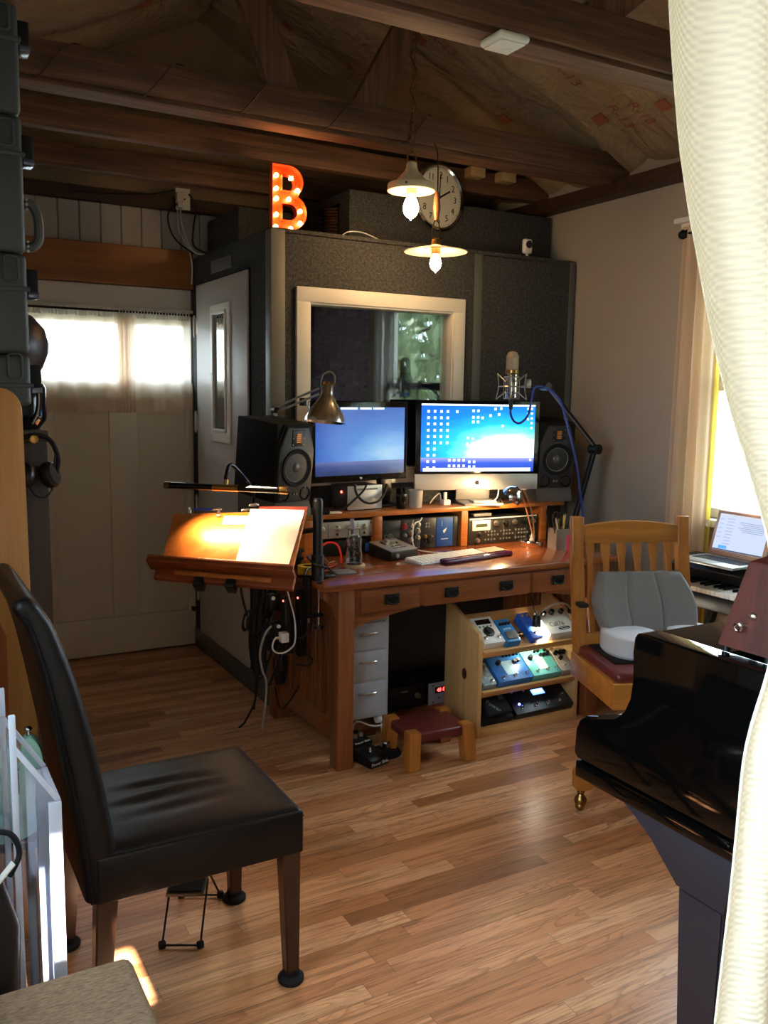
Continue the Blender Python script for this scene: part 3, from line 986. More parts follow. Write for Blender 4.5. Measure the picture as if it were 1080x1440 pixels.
G().lathe([(0, .06), (.01, .06), (.02, .052), (.022, .02), (.02, -.012), (0, -.012)], n=20).build('socket', M['brass'], p2)
G().lathe(bulb_prof(.72), (0, 0, -.008), 24).build('bulb', M['bulbglow'], p2)
g = G()
for s_ in (-1, 1): g.tube([(s_ * .016, 0, .05), (s_ * .02, 0, .09), (s_ * .012, 0, .125), (0, 0, .14)], .0025, 6, sm=4)
g.torus((0, 0, .1), .018, .002, n=16, m=5)
g.build('cord_grip', M['iron'], p2)
G().lathe([(0, .13), (.01, .135), (.014, .16), (.017, .19), (.012, .235), (.007, .255), (0, .258)], n=18).build('cord_adjuster', mat('wooden_cord_adjuster', '#7c4a2c', .4), p2)
G().tube([(0, 0, .13), (.003, 0, .3), (-.002, 0, .42), (0, .03, .468)], .003, 6, sm=4).build('cord', mat('dark_cord', '#3a2c20', .8), p2)

# small things on the booth roof and ceiling
sc = thing('security_camera', 'small white security camera on the booth edge by the right wall', 'security camera', (3.05, 3.85, BH + .018))
G().lathe([(0, 0), (.026, 0), (.026, .005), (.012, .009), (.007, .014), (.006, .03), (0, .03)], n=20).build('base', M['white_plastic'], sc)
g = G().cbox((0, 0, .062), (.058, .03, .078), .013, 3)
g.build('body', M['white_plastic'], sc)
G().cyl((0, -.0135, .07), (0, -.019, .07), .02, n=24).build('lens', mat('camera_lens', '#10101c', .08, coat=1), sc)
sd = thing('smoke_detector', 'white rounded square smoke detector under the near ceiling truss', 'smoke detector', (1.685, 2.27, 2.575))
G().cbox((0, 0, -.012), (.112, .112, .024), .011, 4).cbox((0, 0, -.026), (.09, .09, .006), .0029, 3).build('cover', M['white_plastic'], sd)
G().cyl((.02, .01, -.0285), (.02, .01, -.030), .012, n=16).build('test_button', M['white_plastic'], sd)
ow = thing('wall_outlet', 'white wall outlet with plugged in adaptor above the shiplap boards', 'power outlet', (1.475, YB - .09, 2.55))
G().box(-.03, .05, -.03, -.02, -.055, .06, bev=.003).build('cover_plate', M['white_plastic'], ow)
G().box(-.035, .005, -.065, -.03, -.02, .03, bev=.004).box(-.028, .0, -.06, -.03, -.05, -.02, bev=.004).build('adaptor', mat('warm_white_plastic', '#c8c3b8', .4), ow)
cable('power_cable', 'white cable running from the outlet down to the booth roof', [(1.462, 4.88, 2.5), (1.465, 4.87, 2.42), (1.49, 4.86, 2.33), (1.52, 4.84, 2.27), (1.56, 4.8, 2.25), (1.66, 4.7, 2.252)], .005, M['cable_white'])
cable('power_cable', 'white cable looping down the shiplap behind the booth', [(1.45, 4.89, 2.5), (1.455, 4.9, 2.45), (1.46, 4.9, 2.38), (1.51, 4.9, 2.29), (1.53, 4.9, 2.2), (1.535, 4.93, 2.1)], .004, M['cable_white'])
cable('power_cable', 'black cable sagging from the outlet across the shiplap', [(1.49, 4.88, 2.55), (1.40, 4.89, 2.47), (1.42, 4.9, 2.36), (1.49, 4.89, 2.29), (1.56, 4.85, 2.253), (1.66, 4.82, 2.255)], .0045, M['cable_black'])
cable('power_cable', 'black cable drooping along the dark wall plate left of the outlet', [(.9, 4.9, 2.52), (1.1, 4.89, 2.53), (1.3, 4.89, 2.555), (1.43, 4.89, 2.59)], .0045, M['cable_black'])
cable('power_cable', 'black cable looping beside the outlet above the booth corner', [(1.51, 4.88, 2.58), (1.55, 4.88, 2.52), (1.535, 4.88, 2.4), (1.53, 4.86, 2.3), (1.6, 4.8, 2.252)], .0045, M['cable_black'])
cable('roof_wire', 'thin pale wire arching over the booth roof edge behind the pendant', [(1.93, 3.86, 2.245), (1.98, 3.87, 2.275), (2.05, 3.87, 2.28), (2.12, 3.86, 2.26), (2.16, 3.86, 2.245)], .003, M['cable_white'])
for x0, x1, lab in ((2.765, 2.855, 'pale wooden block on the dark roof timber just right of the clock'), (2.965, 3.06, 'pale wooden block on the dark roof timber, nearer the right wall')):
    G().box(0, x1 - x0, 0, .07, 0, .05, bev=.003).build('wood_block', mat('pale_wood_block', '#b59a70', .6), loc=(x0, 3.979, 2.66), label=lab, cat='wood block')
LAMP_A, LAMP_B = (.919, 3.323, 1.145), (1.300, 3.02, 1.139)
# ================================================================== DESK
DZ = .768
dk = thing('desk', 'mission style oak desk with drawers and slatted sides', 'desk', (2.19, 3.345, 0))
G().box(-.76, .76, -.375, .375, DZ - .026, DZ, bev=.005).build('desk_top', M['desk'], dk)
for (x, y) in ((-.655, -.325), (.655, -.325), (-.655, .325), (.655, .325)):
    g = G().box(x - .036, x + .036, y - .036, y + .036, 0, DZ - .026, bev=.004)
    o = g.build('leg', M['desk_z'], dk)
    s_ = -1 if x < 0 else 1
    yy = -1 if y < 0 else 1
    pr = [(0, 0), (0, -.13), (.012, -.10), (.03, -.055), (.055, -.035), (.06, 0)]
    G().prism([(x + s_ * (.036 + a), DZ - .027 + c) for a, c in pr], y - .02, y + .02, 'xz', bev=.002).build('corbel', M['desk_z'], dk)
for s_ in (-1, 1):
    x = s_ * .655
    G().box(x - .014, x + .014, -.29, .29, .60, DZ - .026, bev=.003).build('side_rail', M['desk_y'], dk)
    G().box(x - .014, x + .014, -.29, .29, .09, .18, bev=.003).build('side_rail', M['desk_y'], dk)
    for k in range(12):
        y = -.265 + k * .0482
        G().box(x - .009, x + .009, y - .0165, y + .0165, .178, .602, bev=.003).build('slat', M['desk_z'], dk)
# apron with arch
pf = [(-.62, DZ - .026), (.62, DZ - .026), (.62, .575)]
for i in range(21):
    t = 1 - 2 * i / 20
    pf.append((.6 * t, .65 - .07 * t * t))
pf.append((-.62, .575))
G().prism(pf, -.335, -.315, 'xz').build('apron', M['desk_x'], dk, sm=0)
def pull(parent, x, z):
    g = G().cbox((x, -.3465, z), (.07, .004, .042), .002)
    g.tube([(x - .026, -.349, z + .004), (x - .028, -.356, z - .006), (x - .015, -.361, z - .016), (x, -.362, z - .0175), (x + .015, -.361, z - .016), (x + .028, -.356, z - .006), (x + .026, -.349, z + .004)], .0032, 8, sm=4)
    for s_ in (-1, 1): g.sphere((x + s_ * .026, -.351, z + .004), .006, nu=10, nv=6)
    g.build('pull', M['iron'], parent)
for (a, b_, ps) in ((-.58, -.305, (-.441,)), (-.285, .272, (-.15, .138)), (.288, .565, (.43,))):
    o = G().box(a, b_, -.3425, -.33, .632, .726, bev=.003).build('drawer', M['desk_x'], dk)
    for p in ps: pull(o, p, .681)
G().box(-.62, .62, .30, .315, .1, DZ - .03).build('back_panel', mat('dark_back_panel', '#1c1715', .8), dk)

# hutch
hu = thing('desk_hutch', 'orange oak hutch shelf across the back of the desk with rack bays', 'hutch', (2.25, 3.62, DZ))
HZ = .197
G().box(-.83, .83, -.12, .13, HZ - .022, HZ, bev=.004).build('shelf_top', M['hutch'], hu)
for x in (-.64, -.285, .20, .70):
    G().box(x - .02, x + .02, -.115, .12, 0, HZ - .022, bev=.002).build('divider', M['hutch'], hu)
G().box(-.64, .70, .115, .125, 0, HZ - .022).build('back_board', M['blackmatte'], hu)
SZ = DZ + HZ      # top of the hutch, 0.965

def knob(g, x, y, z, r=.009, d=.014, n=14):
    g.lathe([(0, 0), (r * 1.15, 0), (r * 1.15, .003), (r, .004), (r * .9, d), (r * .7, d + .001), (0, d + .001)], M=T(x, y, z) @ RX(PI / 2), n=n)

# silver preamp in the left bay
M['silverface'] = mat('silver_face_panel', '#b9b7b0', .35, metal=.5)
e = thing('rack_preamp', 'silver two channel rack preamp in the left bay of the hutch', 'rack unit', (1.79, 3.53, .852))
G().box(-.15, .15, .0, .17, 0, .072, bev=.002).build('case', M['grey_plastic'], e)
G().box(-.152, .152, -.006, 0, -.001, .074, bev=.001).build('face_plate', M['silverface'], e)
for i, x in enumerate((-.11, -.03, .03, .11)):
    g = G(); knob(g, x, -.006, .044, .013, .016); g.build('knob', M['nickel'], e)
for x in (-.11, -.03, .03, .11):
    g = G(); knob(g, x, -.006, .016, .005, .006, 8); g.build('jack', M['black'], e)
g = G()
for x in (-.143, .143):
    for z in (.01, .062): g.sphere((x, -.006, z), .004, nu=8, nv=5)
for x in (-.075, .075): g.box(x - .001, x + .001, -.0066, -.006, .004, .068)
g.build('panel_marks', M['black'], e, sm=0)
e = thing('rack_unit', 'dark rack unit low in the left bay under the silver preamp', 'rack unit', (1.79, 3.53, DZ))
G().box(-.15, .15, 0, .17, 0, .07, bev=.002).build('case', M['blackmatte'], e)
G().box(.118, .145, -.004, 0, .01, .05, bev=.001).build('blue_label', mat('blue_label', '#2c62a8', .5), e)

# 500 series rack in the middle bay
e = thing('module_rack', 'black rack of studio modules with one blue module in the middle bay', 'rack unit', (2.205, 3.525, DZ))
G().box(-.215, .215, 0, .18, 0, .15, bev=.002).build('case', M['blackmatte'], e)
fp = mat('charcoal_face', '#1f2023', .45)
mods = [(-.213, -.112, fp, 'module'), (-.11, -.035, fp, 'module'), (-.033, .0, mat('slate_face', '#3b4250', .45), 'module'), (.002, .088, fp, 'module'), (.09, .186, mat('royal_blue_face', '#1f4f9c', .4), 'blue_module'), (.188, .213, fp, 'blank_module')]
for a, b_, m_, nm in mods:
    o = G().box(a, b_, -.005, 0, .004, .146, bev=.001).build(nm, m_, e)
    if nm == 'blue_module':
        G().prism([(.128, .083), (.152, .097), (.14, .075), (.133, .069)], -.0056, -.005, 'xz').box(.12, .123, -.0056, -.005, .115, .12).box(.12, .123, -.0056, -.005, .124, .129).box(.12, .123, -.0056, -.005, .106, .111).box(.118, .158, -.0056, -.005, .04, .043).build('logo_mark', M['white_plastic'], o, sm=0)
    elif abs(a + .213) < .001:
        g = G().torus((-.19, -.0055, .075), .008, .0015, RX(PI / 2), n=16, m=5)
        for k in range(3): g.box(-.177, -.145 - .006 * k, -.0056, -.005, .066 + k * .008, .069 + k * .008)
        g.build('logo_mark', M['grey_plastic'], o)
    elif abs(a + .11) < .001:
        for (x, z, r, m2) in ((-.092, .115, .014, mat('red_knob', '#8e2a2a', .4)), (-.056, .118, .011, M['nickel']), (-.056, .083, .011, M['nickel']), (-.056, .05, .011, M['nickel']), (-.088, .075, .008, M['grey_plastic']), (-.09, .04, .006, M['black'])):
            g = G(); knob(g, x, -.005, z, r, .014); g.build('knob', m2, o)
    elif abs(a + .033) < .001:
        for z in (.122, .09, .058): 
            g = G(); knob(g, -.017, -.005, z, .011, .014); g.build('knob', M['nickel'], o)
    elif abs(a - .002) < .001:
        for (x, z, r, m2) in ((.055, .045, .021, M['black']), (.022, .062, .009, M['brass']), (.022, .04, .006, M['black'])):
            g = G(); knob(g, x, -.005, z, r, .015); g.build('knob', m2, o)
        for x in (.03, .045):
            for z in (.108, .122): G().box(x - .005, x + .005, -.008, -.005, z - .005, z + .005, bev=.001).build('button', M['grey_plastic'], o)

# black synth rack in the right bay
e = thing('rack_synthesizer', 'black rack synthesizer with small white display panel in the right bay', 'rack unit', (2.695, 3.515, DZ))
G().box(-.215, .215, 0, .18, 0, .132, bev=.002).build('case', M['blackmatte'], e)
fpo = G().box(-.217, .217, -.005, 0, 0, .134, bev=.001).build('face_plate', mat('dark_grey_face', '#26241f', .45), e)
G().box(-.21, .21, -.006, -.0045, .126, .132).build('top_stripe', M['white_plastic'], e)
dp = G().box(-.195, -.085, -.008, -.005, .07, .122, bev=.001).build('display_panel', M['white_plastic'], e)
G().box(-.175, -.105, -.0088, -.008, .088, .104).build('display', mat('lcd_grey_green', '#4c5340', .2), dp)
for i in range(5):
    x = -.05 + i * .058
    g = G(); knob(g, x, -.005, .102, .012, .016); g.build('knob', M['nickel'] if i in (0, 2, 4) else M['black'], e)
for (x, z) in ((-.15, .05), (-.165, .022)):
    g = G(); knob(g, x, -.005, z, .011, .016); g.build('knob', M['nickel'] if z < .03 else M['black'], e)
for i in range(17):
    for z in (.062, .045, .022):
        if (i * 7 + int(z * 1000)) % 5 == 0: continue
        x = -.115 + i * .019
        G().box(x - .004, x + .004, -.009, -.005, z - .004, z + .004).build('button', M['grey_plastic'], e, sm=0)
g = G()
for x in (-.075, .0, .075, .145): g.box(x - .0007, x + .0007, -.0055, -.005, .01, .12)
g.build('panel_lines', M['grey_plastic'], e, sm=0)
G().box(2.53, 2.64, 3.54, 3.68, .903, .918, bev=.003).build('flat_drive', M['grey_plastic'], label='flat grey drive lying on top of the black rack synthesizer', cat='hard drive')

# ------------------------------------------------------------------ screens
def sky_screen(name, strength, w, h, cx=.72, cz=.30, glow=1.0):
    """sunset-over-the-sea wallpaper as the screen's own light"""
    m = N(name)
    s = m.n('SeparateXYZ', Vector=m.coords())
    u = m.math('ADD', m.math('DIVIDE', s.outputs[0], w), .5)
    v = m.math('ADD', m.math('DIVIDE', s.outputs[2], h), .5)
    du = m.math('MULTIPLY', m.math('SUBTRACT', u, cx), 1.0)
    dv = m.math('MULTIPLY', m.math('SUBTRACT', v, cz), 1.25)
    dist = m.math('SQRT', m.math('ADD', m.math('MULTIPLY', du, du), m.math('MULTIPLY', dv, dv)))
    n1 = m.noise(m.mapping(m.coords(), (3, 3, 9), rot=(0, rad(-25), 0)), 3.0, 4)
    dist = m.math('ADD', dist, m.math('MULTIPLY', m.math('SUBTRACT', n1, .5), .22))
    if glow > .8:
        sky = m.ramp(dist, [(0.0, (1, 1, 1, 1)), (.2, (.85, .97, 1, 1)), (.36, srgb('#5fd0ff')), (.52, srgb('#1c8fe8')), (.75, srgb('#1062c4')), (1, srgb('#0d4aa6'))])
        sea = m.ramp(v, [(.0, srgb('#16307e')), (.13, srgb('#27439a')), (.2, srgb('#6d6fb8'))])
    else:
        sky = m.ramp(dist, [(0.0, srgb('#9cc0dc')), (.22, srgb('#6ea2d8')), (.45, srgb('#3f78c8')), (.8, srgb('#2c5cb4')), (1, srgb('#2a4fa6'))])
        sea = m.ramp(v, [(.0, srgb('#1c2c5c')), (.13, srgb('#2c3f80')), (.2, srgb('#5c629c'))])
    msk = m.math('GREATER_THAN', v, .205)
    col = m.mix(msk, sea, sky)
    m.p(Base_Color=(.01, .01, .01, 1), Roughness=.15, Emission_Color=col, Emission_Strength=strength)
    return m.m
M['iconglow'] = emis('white_icons', (.9, .97, 1), .9)
hp = thing('monitor', 'black framed monitor showing a dusk sky, on the hutch beside the left speaker', 'monitor', (1.92, 3.615, SZ), rad(8))
G().box(-.275, .275, -.012, .02, .135, .505, bev=.004).build('housing', M['screenblack'], hp)
G().box(-.255, .255, -.0135, -.011, -.1565, .1565).build('screen', sky_screen('dusk_wallpaper', .42, .51, .313, .8, .3, .5), hp, loc=(0, 0, .3215))
G().text('hp', .014, T(0, -.0125, .15) @ FRONT).build('badge', M['alu'], hp, sm=0)
g = G().prism([(.16, .06), (.21, .06), (.20, .2), (.12, .2)], .02, .06, 'xz', bev=.004)
g.box(.16, .21, .03, .065, 0.01, .2, bev=.004)
g.build('stand_neck', M['black'], hp)
G().box(.125, .25, .0, .12, 0, .012, bev=.004).build('stand_foot', M['black'], hp)
g = G()
for (x0, x1) in ((-.02, .08), (.09, .16), (.165, .235)): g.box(x0 - .1, x1 - .105, -.0145, -.0134, .468, .477)
g.build('window_bar', emis('dim_white_bar', (.6, .8, .85), .8), hp, sm=0)

im = thing('desktop_computer', 'large silver and black all in one computer with bright blue desktop full of icons', 'computer', (2.585, 3.605, SZ), rad(-17))
G().box(-.325, .325, -.012, .012, .148, .515, bev=.004).box(-.325, .325, .004, .03, .12, .47, bev=.012).build('housing', M['screenblack'], im)
G().box(-.325, .325, -.0125, .012, .068, .149, bev=.004).build('chin', mat('pale_aluminium_chin', '#c9c7c6', .35, metal=.3), im)
sc_o = G().box(-.298, .298, -.0135, -.011, -.168, .168).build('screen', sky_screen('bright_sky_wallpaper', 1.15, .596, .336, .74, .3), im, loc=(0, 0, .329))
g = G()
def icon(x, z, s=.0075):
    g.box(x - s * .8, x + s * .8, -.0143, -.0134, z - s * .25, z + s * .9)
    g.box(x - s * .95, x + s * .95, -.0143, -.0134, z - s * .75, z - s * .55)
for c in range(4):
    for r_ in range(10):
        if c > 1 and r_ > 5 or (c == 3 and r_ > 5) or (c == 2 and r_ == 9): continue
        icon(-.262 + c * .033, .13 - r_ * .031)
for (x, z) in ((-.115, .13), (-.03, .135), (-.005, .135), (-.03, .103), (-.005, .103), (-.03, .08), (-.005, .08), (.018, .1), (.06, .112), (.105, .118), (.115, .148), (.085, .145), (-.055, 0), (-.03, -.005), (-.06, -.03), (-.033, -.028),
               (-.15, -.112), (-.125, -.112), (-.1, -.112), (-.075, -.112), (-.045, -.12), (-.02, -.12), (-.15, -.14), (-.125, -.14), (-.1, -.14), (-.075, -.14), (-.045, -.145), (-.02, -.145), (.125, .06)):
    icon(x, z)
for r_ in range(8): icon(.28, .148 - r_ * .024 - (0 if r_ < 5 else .09), .0065)
for r_ in range(3): icon(.26, .148 - r_ * .026, .0065)
g.box(-.298, .298, -.0142, -.0134, .16, .168)
for k in range(34): g.box(-.28 + k * .0165, -.268 + k * .0165, -.0143, -.0134, -.165, -.152)
g.box(-.285, .282, -.0139, -.0134, -.167, -.15)
g.build('desktop_icons', M['iconglow'], im, loc=(0, 0, .329), sm=0)
# fruit shaped mark on the chin
g = G()
poly = []
for i in range(28):
    a = 2 * PI * i / 28
    rr = .0125 * (1 - .12 * math.exp(-((a - PI / 2) / .35) ** 2) - .08 * math.exp(-((a - 3 * PI / 2) / .4) ** 2))
    x, z = rr * math.cos(a), rr * .98 * math.sin(a)
    if math.hypot(x - .0148, z - .003) < .0065:
        k = .0065 / max(1e-5, math.hypot(x - .0148, z - .003)); x = .0148 + (x - .0148) * k; z = .003 + (z - .003) * k
    poly.append((x, z + .105))
g.prism(poly, -.0136, -.0124, 'xz')
g.prism([(.0, .1185), (.0012, .1225), (.006, .126), (.005, .1215)], -.0136, -.0124, 'xz')
g.build('logo_mark', M['blackmatte'], im, sm=0)
g = G().prism([(.04, .25), (.045, .16), (.06, .07), (.065, .012), (.055, .012), (.05, .07), (.035, .16), (.03, .25)], -.09, .09, 'yz', bev=.002)
g.box(-.1, .1, -.13, .065, 0, .012, bev=.004)
g.build('stand', mat('stand_aluminium', '#cfcbc4', .3, metal=.6), im)

# speakers
def speaker(loc, rz, label, lit):
    s_ = thing('studio_monitor_speaker', label, 'speaker', loc, rz)
    s_.rotation_euler = (rad(6), 0, rz)
    W_, H_, D_ = .1, .337, (.28 if lit else .25)
    g = G().prism([(-W_, 0), (W_, 0), (W_, .26), (.065, H_), (-.065, H_), (-W_, .26)], 0, .012, 'xz', bev=.003)
    g.box(-W_, W_, .01, D_, 0, H_, bev=.004)
    g.build('cabinet', M['blackmatte'], s_)
    face = G().prism([(-W_ + .002, .002), (W_ - .002, .002), (W_ - .002, .225), (.06, H_ - .012), (-.06, H_ - .012), (-W_ + .002, .225)], -.012, .002, 'xz', bev=.006, seg=3)
    fo = face.build('front_baffle', mat('charcoal_baffle', '#2b2a29', .45), s_)
    FMs = T(0, -.012, .15) @ RX(PI / 2)
    G().lathe([(.078, 0), (.082, .004), (.08, .008), (.074, .007), (.066, .003), (.06, .001)], M=FMs, n=40).build('woofer_surround', M['rubber'], fo)
    G().lathe([(.062, .002), (.045, -.008), (.028, -.014), (.0, -.014)], M=FMs, n=40).build('woofer_cone', mat('woven_grey_cone', '#8b8882', .4, metal=.3), fo)
    G().lathe([(.03, -.014), (.028, -.006), (.018, .003), (0, .006)], M=FMs, n=32).build('dust_cap', mat('grey_dust_cap', '#5d5a56', .3, metal=.4), fo)
    g = G().box(-.036, .036, -.015, -.011, .243, .312, bev=.002)
    g.build('tweeter_plate', M['black'], fo)
    g = G()
    for k in range(5): g.box(-.012, .012, -.0175, -.0148, .259 + k * .0085, .2635 + k * .0085)
    g.build('ribbon_tweeter', mat('copper_ribbon', '#c7742c', .35, metal=.7), fo, sm=0)
    g = G()
    for x in (-.03, .03):
        for z in (.25, .278, .305): g.sphere((x, -.015, z), .0025, nu=6, nv=4)
    g.build('plate_screws', M['nickel'], fo)
    for x in (-.06, .06):
        G().lathe([(.026, 0), (.03, .002), (.026, .004), (.02, -.005), (.017, -.03), (0, -.03)], M=T(x, -.0121, .036) @ RX(PI / 2), n=28).build('bass_port', M['blackgloss'], fo)
    g = G()
    for x in (-.008, .008): knob(g, x, -.012, .036, .005, .006, 10)
    g.build('level_knobs', M['grey_plastic'], fo)
    return s_
speaker((1.515, 3.475, 1.037), rad(18), 'black studio speaker on the hutch end above the wooden music desk', 1)
speaker((3.005, 3.505, 1.037), rad(-14), 'black studio speaker behind the large computer by the right wall', 0)
for (x, y, rz, lab) in ((1.515, 3.475, 18, 'grey foam pad under the left studio speaker'), (3.005, 3.505, -14, 'grey foam pad under the right studio speaker')):
    G().prism([(-.015, 0), (.25, 0), (.25, .0965), (-.0, .0705), (-.015, .03)], -.1, .1, 'yz', bev=.003).build('isolation_pad', mat('grey_foam_pad', '#66625c', .9), label=lab, cat='speaker pad', loc=(x, y, SZ), rot=(0, 0, rad(rz)))

# things standing on the hutch
t = thing('power_supply_box', 'silver metal power box with vent slot under the dusk sky monitor', 'power box', (1.93, 3.58, SZ), rad(4))
G().box(-.095, .095, 0, .15, .006, .115, bev=.003).build('case', mat('dark_case', '#4b4a48', .5), t)
G().box(-.095, .095, -.004, 0, .004, .116, bev=.0015).build('front_panel', mat('pale_silver_panel', '#c9c7c6', .35, metal=.4), t)
g = G()
for k in range(26): g.box(-.06 + k * .005, -.0575 + k * .005, -.0046, -.004, .094, .103)
g.build('vent_slots', M['blackmatte'], t, sm=0)
G().sphere((-.0965, .05, .085), .006).build('red_light', emis('red_led', (1, .05, .03), 6), t)
for (x, y) in ((-.08, .015), (.08, .015), (-.08, .135), (.08, .135)): G().cyl((x, y, 0), (x, y, .007), .008, n=10).build('foot', M['rubber'], t)
t = thing('candle_glass', 'frosted white candle glass on the hutch left of the large computer', 'candle', (2.205, 3.575, SZ))
G().lathe([(0, 0), (.031, 0), (.033, .003), (.037, .084), (.0345, .084), (.031, .01), (0, .01)], n=32).build('glass', mat('frosted_glass', '#d8d0c4', .45, trans=.35), t)
G().lathe([(0, .01), (.03, .01), (.031, .035), (0, .035)], n=28).build('wax', mat('candle_wax', '#efe6d4', .6), t)
t = thing('black_tumbler', 'small black tumbler beside the frosted candle glass', 'cup', (2.115, 3.555, SZ))
G().lathe([(0, 0), (.021, 0), (.023, .003), (.027, .1), (.0245, .1), (.02, .006), (0, .006)], n=28).build('cup_body', M['blackgloss'], t)
G().lathe([(.024, .062), (.0265, .06), (.027, .07), (.0245, .072)], n=28).build('band', M['black'], t)
G().box(-.06, .06, -.045, .045, 0, .012, bev=.004).build('external_drive', M['alu_light'], label='slim silver drive lying on the computer foot', cat='hard drive', loc=(2.575, 3.535, SZ + .0125), rot=(0, 0, rad(-17)))
t = thing('usb_hub', 'small white charger cube with upright plug below the large computer', 'usb adaptor', (2.395, 3.60, SZ))
G().box(-.02, .02, -.02, .02, 0, .026, bev=.003).build('base', M['white_plastic'], t)
G().box(-.008, .008, -.006, .006, .026, .062, bev=.002).build('plug', M['white_plastic'], t)
cable('screen_cable', 'thick black cable drooping in a loop in front of the silver power box', [(1.87, 3.565, 1.09), (1.875, 3.56, 1.05), (1.90, 3.55, 1.015), (1.94, 3.545, 1.0), (1.99, 3.55, 1.01), (2.03, 3.57, 1.04), (2.06, 3.6, 1.08)], .006, M['cable_black'])
cable('screen_cable', 'black cable slanting down behind the loop to the left speaker', [(1.93, 3.56, 1.09), (1.91, 3.555, 1.06), (1.86, 3.55, 1.02), (1.81, 3.55, .985), (1.76, 3.56, .974), (1.70, 3.6, .972)], .005, M['cable_black'])
cable('white_cable', 'white cable curving from the computer chin to the shelf', [(2.67, 3.53, 1.04), (2.65, 3.515, 1.0), (2.61, 3.51, .98), (2.56, 3.51, .975)], .0035, M['cable_white'])
cable('white_cable', 'short white cable arching behind the charger cube', [(2.38, 3.615, .985), (2.375, 3.62, 1.02), (2.35, 3.63, 1.0), (2.325, 3.63, .972)], .0035, M['cable_white'])
cable('black_cable', 'short black cable looping on the shelf under the chrome lamp head', [(2.67, 3.535, .97), (2.68, 3.53, .99), (2.69, 3.52, .972), (2.73, 3.515, .971), (2.77, 3.53, .985), (2.8, 3.56, .99)], .004, M['cable_black'])
t = thing('phone_handset', 'black handset and cables on the left end of the hutch', 'handset', (1.64, 3.56, SZ), rad(-25))
G().box(-.09, .09, -.03, .03, 0, .022, bev=.008).build('body', M['black'], t)
G().cyl((-.07, 0, .022), (-.07, 0, .045), .02, .012, n=16).build('hook', M['black'], t)
G().box(1.69, 1.78, 3.515, 3.565, SZ + .0002, SZ + .006, bev=.001).build('paper_slip', M['paper'], label='slip of white paper on the front edge of the hutch', cat='paper')

# ------------------------------------------------------------------ things on the desk top
t = thing('glass_carafe', 'clear hourglass shaped glass bottle standing on a round wooden coaster', 'glass bottle', (1.715, 3.27, DZ + .014))
G().lathe([(0, 0), (.036, 0), (.038, .004), (.037, .04), (.03, .075), (.034, .105), (.026, .125), (.026, .15), (.03, .153), (.0275, .153), (.0235, .149), (.0235, .126), (.031, .105), (.027, .075), (.034, .04), (.034, .006), (0, .005)], n=32).build('glass_body', mat('clear_bottle_glass', '#ffffff', .02, trans=1, ior=1.45), t)
g = G()
for k in range(22):
    a = k * 2.4
    g.sphere((.019 * math.cos(a) * (k % 3) / 2, .019 * math.sin(a) * (k % 3) / 2, .016 + k * .0032), .008, (1, 1, .7), 8, 6)
g.build('pebbles', mat('dark_pebbles', '#5a5148', .5), t)
G().cyl((-.006, 0, .13), (-.012, 0, .195), .009, n=12).build('stopper', mat('grey_violet_stopper', '#77728a', .5), t)
G().lathe([(0, -.014), (.046, -.014), (.048, -.011), (.048, -.003), (.045, 0), (0, 0)], (1.715, 3.27, DZ + .014), n=36).build('coaster', mat('pale_wood_coaster', '#b99b7c', .6), label='round pale wooden coaster under the glass bottle', cat='coaster')
t = thing('audio_interface', 'small silver audio interface with big dial lying beside the white keyboard', 'audio interface', (1.985, 3.40, DZ), rad(14))
G().prism([(-.075, .004), (.075, .004), (.075, .066), (-.075, .04)], -.085, .085, 'yz', bev=.004).build('body', M['black'], t)
Mi = T(0, -.0, .0545) @ RX(math.atan2(.026, .15))
tp = G().cbox((0, 0, 0), (.166, .15, .004), .0015)
tp.xf(Mi); tpo = tp.build('top_plate', mat('champagne_metal', '#a39c90', .35, metal=.5), t)
g = G().lathe([(.0, .002), (.033, .002), (.033, .0035), (.027, .004), (.026, .02), (.022, .022), (0, .022)], n=32)
g.xf(Mi @ T(.0, .028, 0)); g.build('dial', M['nickel'], tpo)
g = G().box(-.045, .045, .012, .05, .0022, .0028)
g.xf(Mi); g.build('meter', M['blackgloss'], tpo)
g = G()
for k in range(6): g.box(-.04 + k * .014, -.031 + k * .014, -.045, -.038, .002, .005)
for k in range(5): g.box(-.033 + k * .014, -.024 + k * .014, -.022, -.015, .002, .005)
g.xf(Mi); g.build('buttons', M['grey_plastic'], tpo, sm=0)
G().cyl((-.05, -.076, .022), (-.05, -.083, .022), .01, n=14).build('jack', M['nickel'], t)
kb = thing('computer_keyboard', 'slim white computer keyboard in front of the module rack', 'keyboard', (2.195, 3.255, DZ), rad(9))
G().prism([(-.058, 0), (.058, 0), (.058, .014), (-.058, .005)], -.215, .215, 'yz', bev=.0015).build('keyboard_base', M['alu_light'], kb)
kf = fabric('x', '#ffffff', '#ffffff') if False else mat('white_key_caps', '#ece9e2', .4)
for r_ in range(6):
    g = G()
    y = -.048 + r_ * .0185
    n = 14
    for c in range(n):
        if r_ == 0 and 4 <= c <= 8:
            if c == 4: g.box(-.207 + c * .0296, -.207 + 9 * .0296 - .004, y, y + .015, .005 + r_ * .0016, .0105 + r_ * .0016, bev=.001, seg=1)
            continue
        g.box(-.207 + c * .0296, -.207 + (c + 1) * .0296 - .004, y, y + .015, .005 + r_ * .0016, .0105 + r_ * .0016, bev=.001, seg=1)
    g.build('key_row', kf, kb, sm=0)
G().prism([(-.062, 0), (.062, 0), (.062, .014), (-.062, .006)], -.064, .064, 'yz', bev=.002).build('trackpad', mat('silver_trackpad', '#cbb9a2', .3, metal=.3), label='square silver trackpad at the end of the white keyboard', cat='trackpad', loc=(2.485, 3.302, DZ), rot=(0, 0, rad(9)))
